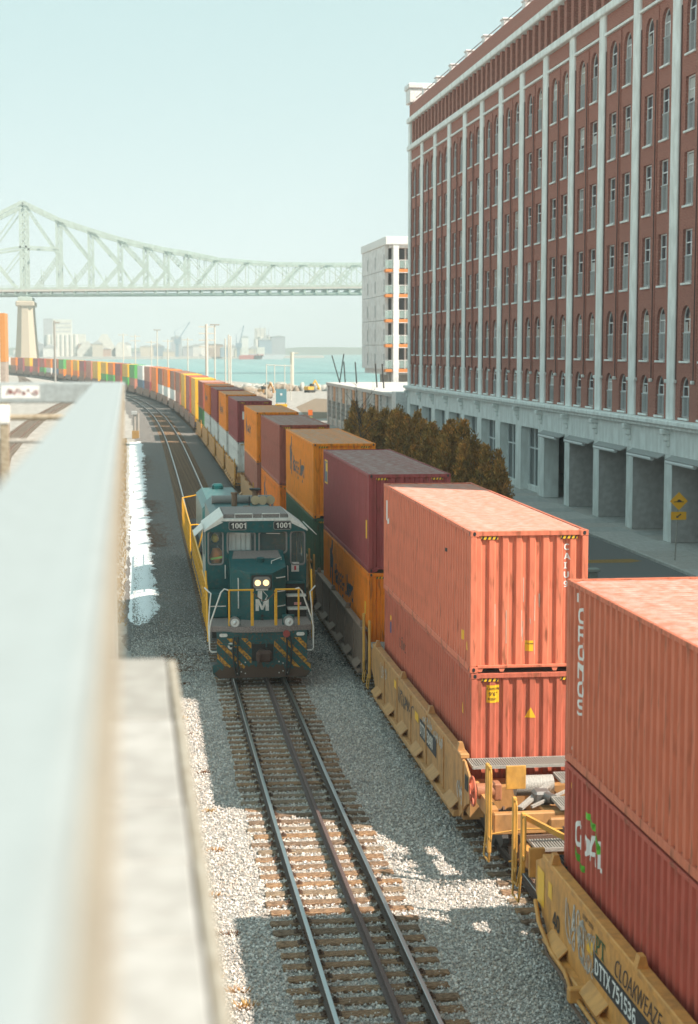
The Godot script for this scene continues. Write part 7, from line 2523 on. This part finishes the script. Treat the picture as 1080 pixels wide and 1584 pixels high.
	sm.uv1_world_triplanar = true
	sm.uv1_scale = Vector3(1.2, 1.2, 1.2)
	sn.material_override = sm
	add_child(sn)
	tag(sn, "long low bank of leftover snow beside the tracks", "snow")
	# dirty strip and dead weeds
	var dr := []
	z = -50.0
	while z > -200.0:
		var row := []
		for j in 5:
			var x := 0.9 + j * 0.28 + nz.get_noise_2d(z, 60) * 0.35
			row.append(Vector3(x, -0.41 + 0.06 * sin(j * 0.8) + 0.0 + (0.1 if j > 2 else 0.0), z))
		dr.append(row)
		z -= 1.0
	var grass := grain(mat(lin(0.42, 0.27, 0.1), 0.95), T.fine, Vector3(1, 1, 1))
	var dg := MB.new()
	var r3 := RandomNumberGenerator.new()
	r3.seed = 71
	for i in 5200:
		var zz := -62.0 - r3.randf() * 130.0
		var x := r3.randf_range(-1.3, -0.2) + (-zz - 62) * 0.001
		var hgt := r3.randf_range(0.05, 0.22)
		var dd := Vector3(r3.randf_range(-0.15, 0.15), hgt, r3.randf_range(-0.1, 0.1))
		var p := Vector3(x, -0.42, zz)
		dg.tri(p, p + Vector3(0.06, 0, 0.02), p + dd)
	var gi := MeshInstance3D.new()
	gi.name = "dry_grass"
	gi.mesh = dg.done()
	gi.material_override = grass
	add_child(gi)
	tag(gi, "strip of dry tan grass beside the snow bank", "grass", "", "stuff")
	# tufts and fallen leaves on the ballast edge
	for i in 26:
		var tz := -r3.randf_range(19, 56)
		var tx := r3.randf_range(0.5, 1.75)
		var o := MeshInstance3D.new()
		o.name = numbered("weed_tuft")
		var mb := MB.new()
		for j in 46:
			var a := r3.randf() * TAU
			var rr := r3.randf() * 0.13
			var p := Vector3(cos(a) * rr * 1.6, 0, sin(a) * rr)
			mb.tri(p, p + Vector3(0.022, 0, 0), p + Vector3(cos(a) * 0.06, r3.randf_range(0.03, 0.1), sin(a) * 0.06))
		o.mesh = mb.done()
		o.material_override = mat([lin(0.4, 0.2, 0.06), lin(0.16, 0.07, 0.03), lin(0.5, 0.3, 0.1)][i % 3], 0.95)
		add_child(o)
		o.position = Vector3(tx, -0.25 - maxf(0, 0.57 - tx) * 0.25 + 0.02, tz)
		tag(o, "small %s weed tuft on the gravel beside the track" % ["rust coloured", "dark brown", "tan"][i % 3], "weed", "weeds beside the track")
	# brown debris stain of needles right of the snow
	var bs := MultiMesh.new()
	bs.transform_format = MultiMesh.TRANSFORM_3D
	var fl := MB.new()
	fl.tri(Vector3(-0.5, 0, -0.2), Vector3(0.1, 0.05, 0.5), Vector3(0.5, 0, -0.1))
	bs.mesh = fl.done()
	bs.instance_count = 9000
	for i in 9000:
		var tz := -52.0 - 130.0 * pow(r3.randf(), 1.4)
		var tx := 1.0 + absf(r3.randfn(0.0, 0.6))
		var clump := nz.get_noise_2d(tz * 0.6, 33)
		var s := r3.randf_range(0.06, 0.17) * (1.4 if clump > 0 else 0.4)
		bs.set_instance_transform(i, Transform3D(Basis(Vector3.UP, r3.randf() * TAU).scaled(Vector3(s, s, s)), Vector3(tx, bed_y(tx, tz) + 0.015, tz)))
	var bi := MultiMeshInstance3D.new()
	bi.name = "leaf_litter"
	bi.multimesh = bs
	bi.material_override = mat(lin(0.17, 0.085, 0.045), 0.95)
	add_child(bi)
	tag(bi, "dark brown leaf litter along the ballast beside the snow bank", "litter", "", "stuff")

# ---------- the walkway in the foreground ----------
func build_walkway() -> void:
	var paintm := grain(mat(lin(0.36, 0.4, 0.41), 0.5), T.soft, Vector3(3, 3, 3))
	var woodm := [grain(mat(lin(0.39, 0.38, 0.365), 0.85), T.soft, Vector3(1, 1, 1)), grain(mat(lin(0.345, 0.335, 0.315), 0.85), T.soft, Vector3(1, 1, 1)), grain(mat(lin(0.42, 0.41, 0.395), 0.85), T.soft, Vector3(1, 1, 1))]
	var tan_m := grain(mat(lin(0.38, 0.32, 0.24), 0.8), T.wood, Vector3(2, 2, 0.4))
	var H := 9.84
	var h := 0.25
	# steel hand rail plate running beside the lens, with a return to the side at its end
	var r := thing("steel_railing", "wide pale painted steel railing along the walkway, with stickers on its return", "railing", Vector3(-0.12, 8.0, -6.0))
	var y := H - h - 8.0
	var zfar := -12.4 + 6.0
	var top := MB.new()
	top.bbox(Vector3(-0.015, y - 0.025, (zfar + 6.6) / 2), Vector3(0.216, 0.05, 6.6 - zfar), 0.01)
	part(r, "top_plate", top.done(), paintm)
	box_part(r, "side_board", Vector3(0.0935, y - 0.2, zfar + 0.1), Vector3(0.104, y - 0.02, 6.6), tan_m, 0.005)
	box_part(r, "return_beam", Vector3(-2.4, y - 0.15, zfar - 0.06), Vector3(0.11, y + 0.001, zfar + 0.002), paintm, 0.01)
	var stick := box_part(r, "sticker", Vector3(-0.78, y - 0.115, zfar + 0.0025), Vector3(-0.505, y - 0.02, zfar + 0.005), K.white)
	flat_text(stick, "sticker_print", scribble(41, 4, 0.11, 0.05, 0.005), mat(lin(0.7, 0.22, 0.2), 0.6), Vector3(-0.75, y - 0.095, zfar + 0.0065), Vector3(1, 0, 0), Vector3.UP)
	flat_text(stick, "sticker_print", scribble(42, 4, 0.11, 0.05, 0.005), mat(lin(0.7, 0.22, 0.2), 0.6), Vector3(-0.63, y - 0.095, zfar + 0.0065), Vector3(1, 0, 0), Vector3.UP)
	for q in [0.26, 0.43]:
		tube_part(r, "return_bar", [Vector3(-2.4, y - q, zfar), Vector3(0.0, y - q + 0.01, zfar)], 0.018 if q > 0.3 else 0.022, tan_m if q < 0.3 else K.galv, 8)
	box_part(r, "post", Vector3(-0.79, -1.6, zfar - 0.03), Vector3(-0.73, y - 0.151, zfar + 0.03), tan_m, 0.005)
	box_part(r, "post_clamp", Vector3(-0.8, y - 0.3, zfar - 0.04), Vector3(-0.72, y - 0.16, zfar + 0.04), K.white, 0.01)
	for zz in [-6.2, -3.6, -1.2]:
		box_part(r, "post", Vector3(-0.02, -1.6, zz - 0.03), Vector3(0.04, y - 0.051, zz + 0.03), paintm, 0.005)
	# timber coping of the parapet
	var hp := 1.3
	var p := thing("timber_coping", "pale weathered timber coping planks on the parapet of the walkway", "parapet", Vector3(0.0, H - hp, -5.0))
	var zf := -7.05 + 5.0
	var z := zf
	var rng := RandomNumberGenerator.new()
	rng.seed = 2
	var xl := -0.04
	while z < 4.2:
		var l := rng.randf_range(0.42, 0.62)
		var xo := xl - (0.035 if z > 1.35 else 0.0)
		box_part(p, "plank", Vector3(xo - 0.5, -0.04, z), Vector3(0.148 + rng.randf_range(-0.004, 0.004), rng.randf_range(-0.006, 0.004), z + l - 0.006), woodm[rng.randi() % 3], 0.006)
		z += l
	box_part(p, "edge_timber", Vector3(0.154, -0.16, zf), Vector3(0.192, -0.012, 4.2), grain(mat(lin(0.36, 0.33, 0.28), 0.85), T.wood, Vector3(4, 4, 0.6)), 0.006)
	box_part(p, "parapet_wall", Vector3(-0.5, -7.0, zf + 0.05), Vector3(0.15, -0.041, 4.2), K.concrete)
	# floor of the walkway
	var fl := MB.new()
	fl.span(Vector3(-3.0, 7.6, -12.6), Vector3(-0.55, 7.9, 3.0))
	sheet("walkway_floor", fl.done(), K.concrete)

func _ready() -> void:
	setup_view()
	setup_materials()
	build_terrain()
	build_tracks()
	build_street()
	build_warehouse()
	build_condo()
	build_bridge()
	build_containers()
	build_cars()
	build_loco()
	build_trees()
	build_port()
	build_yard_things()
	build_walkway()
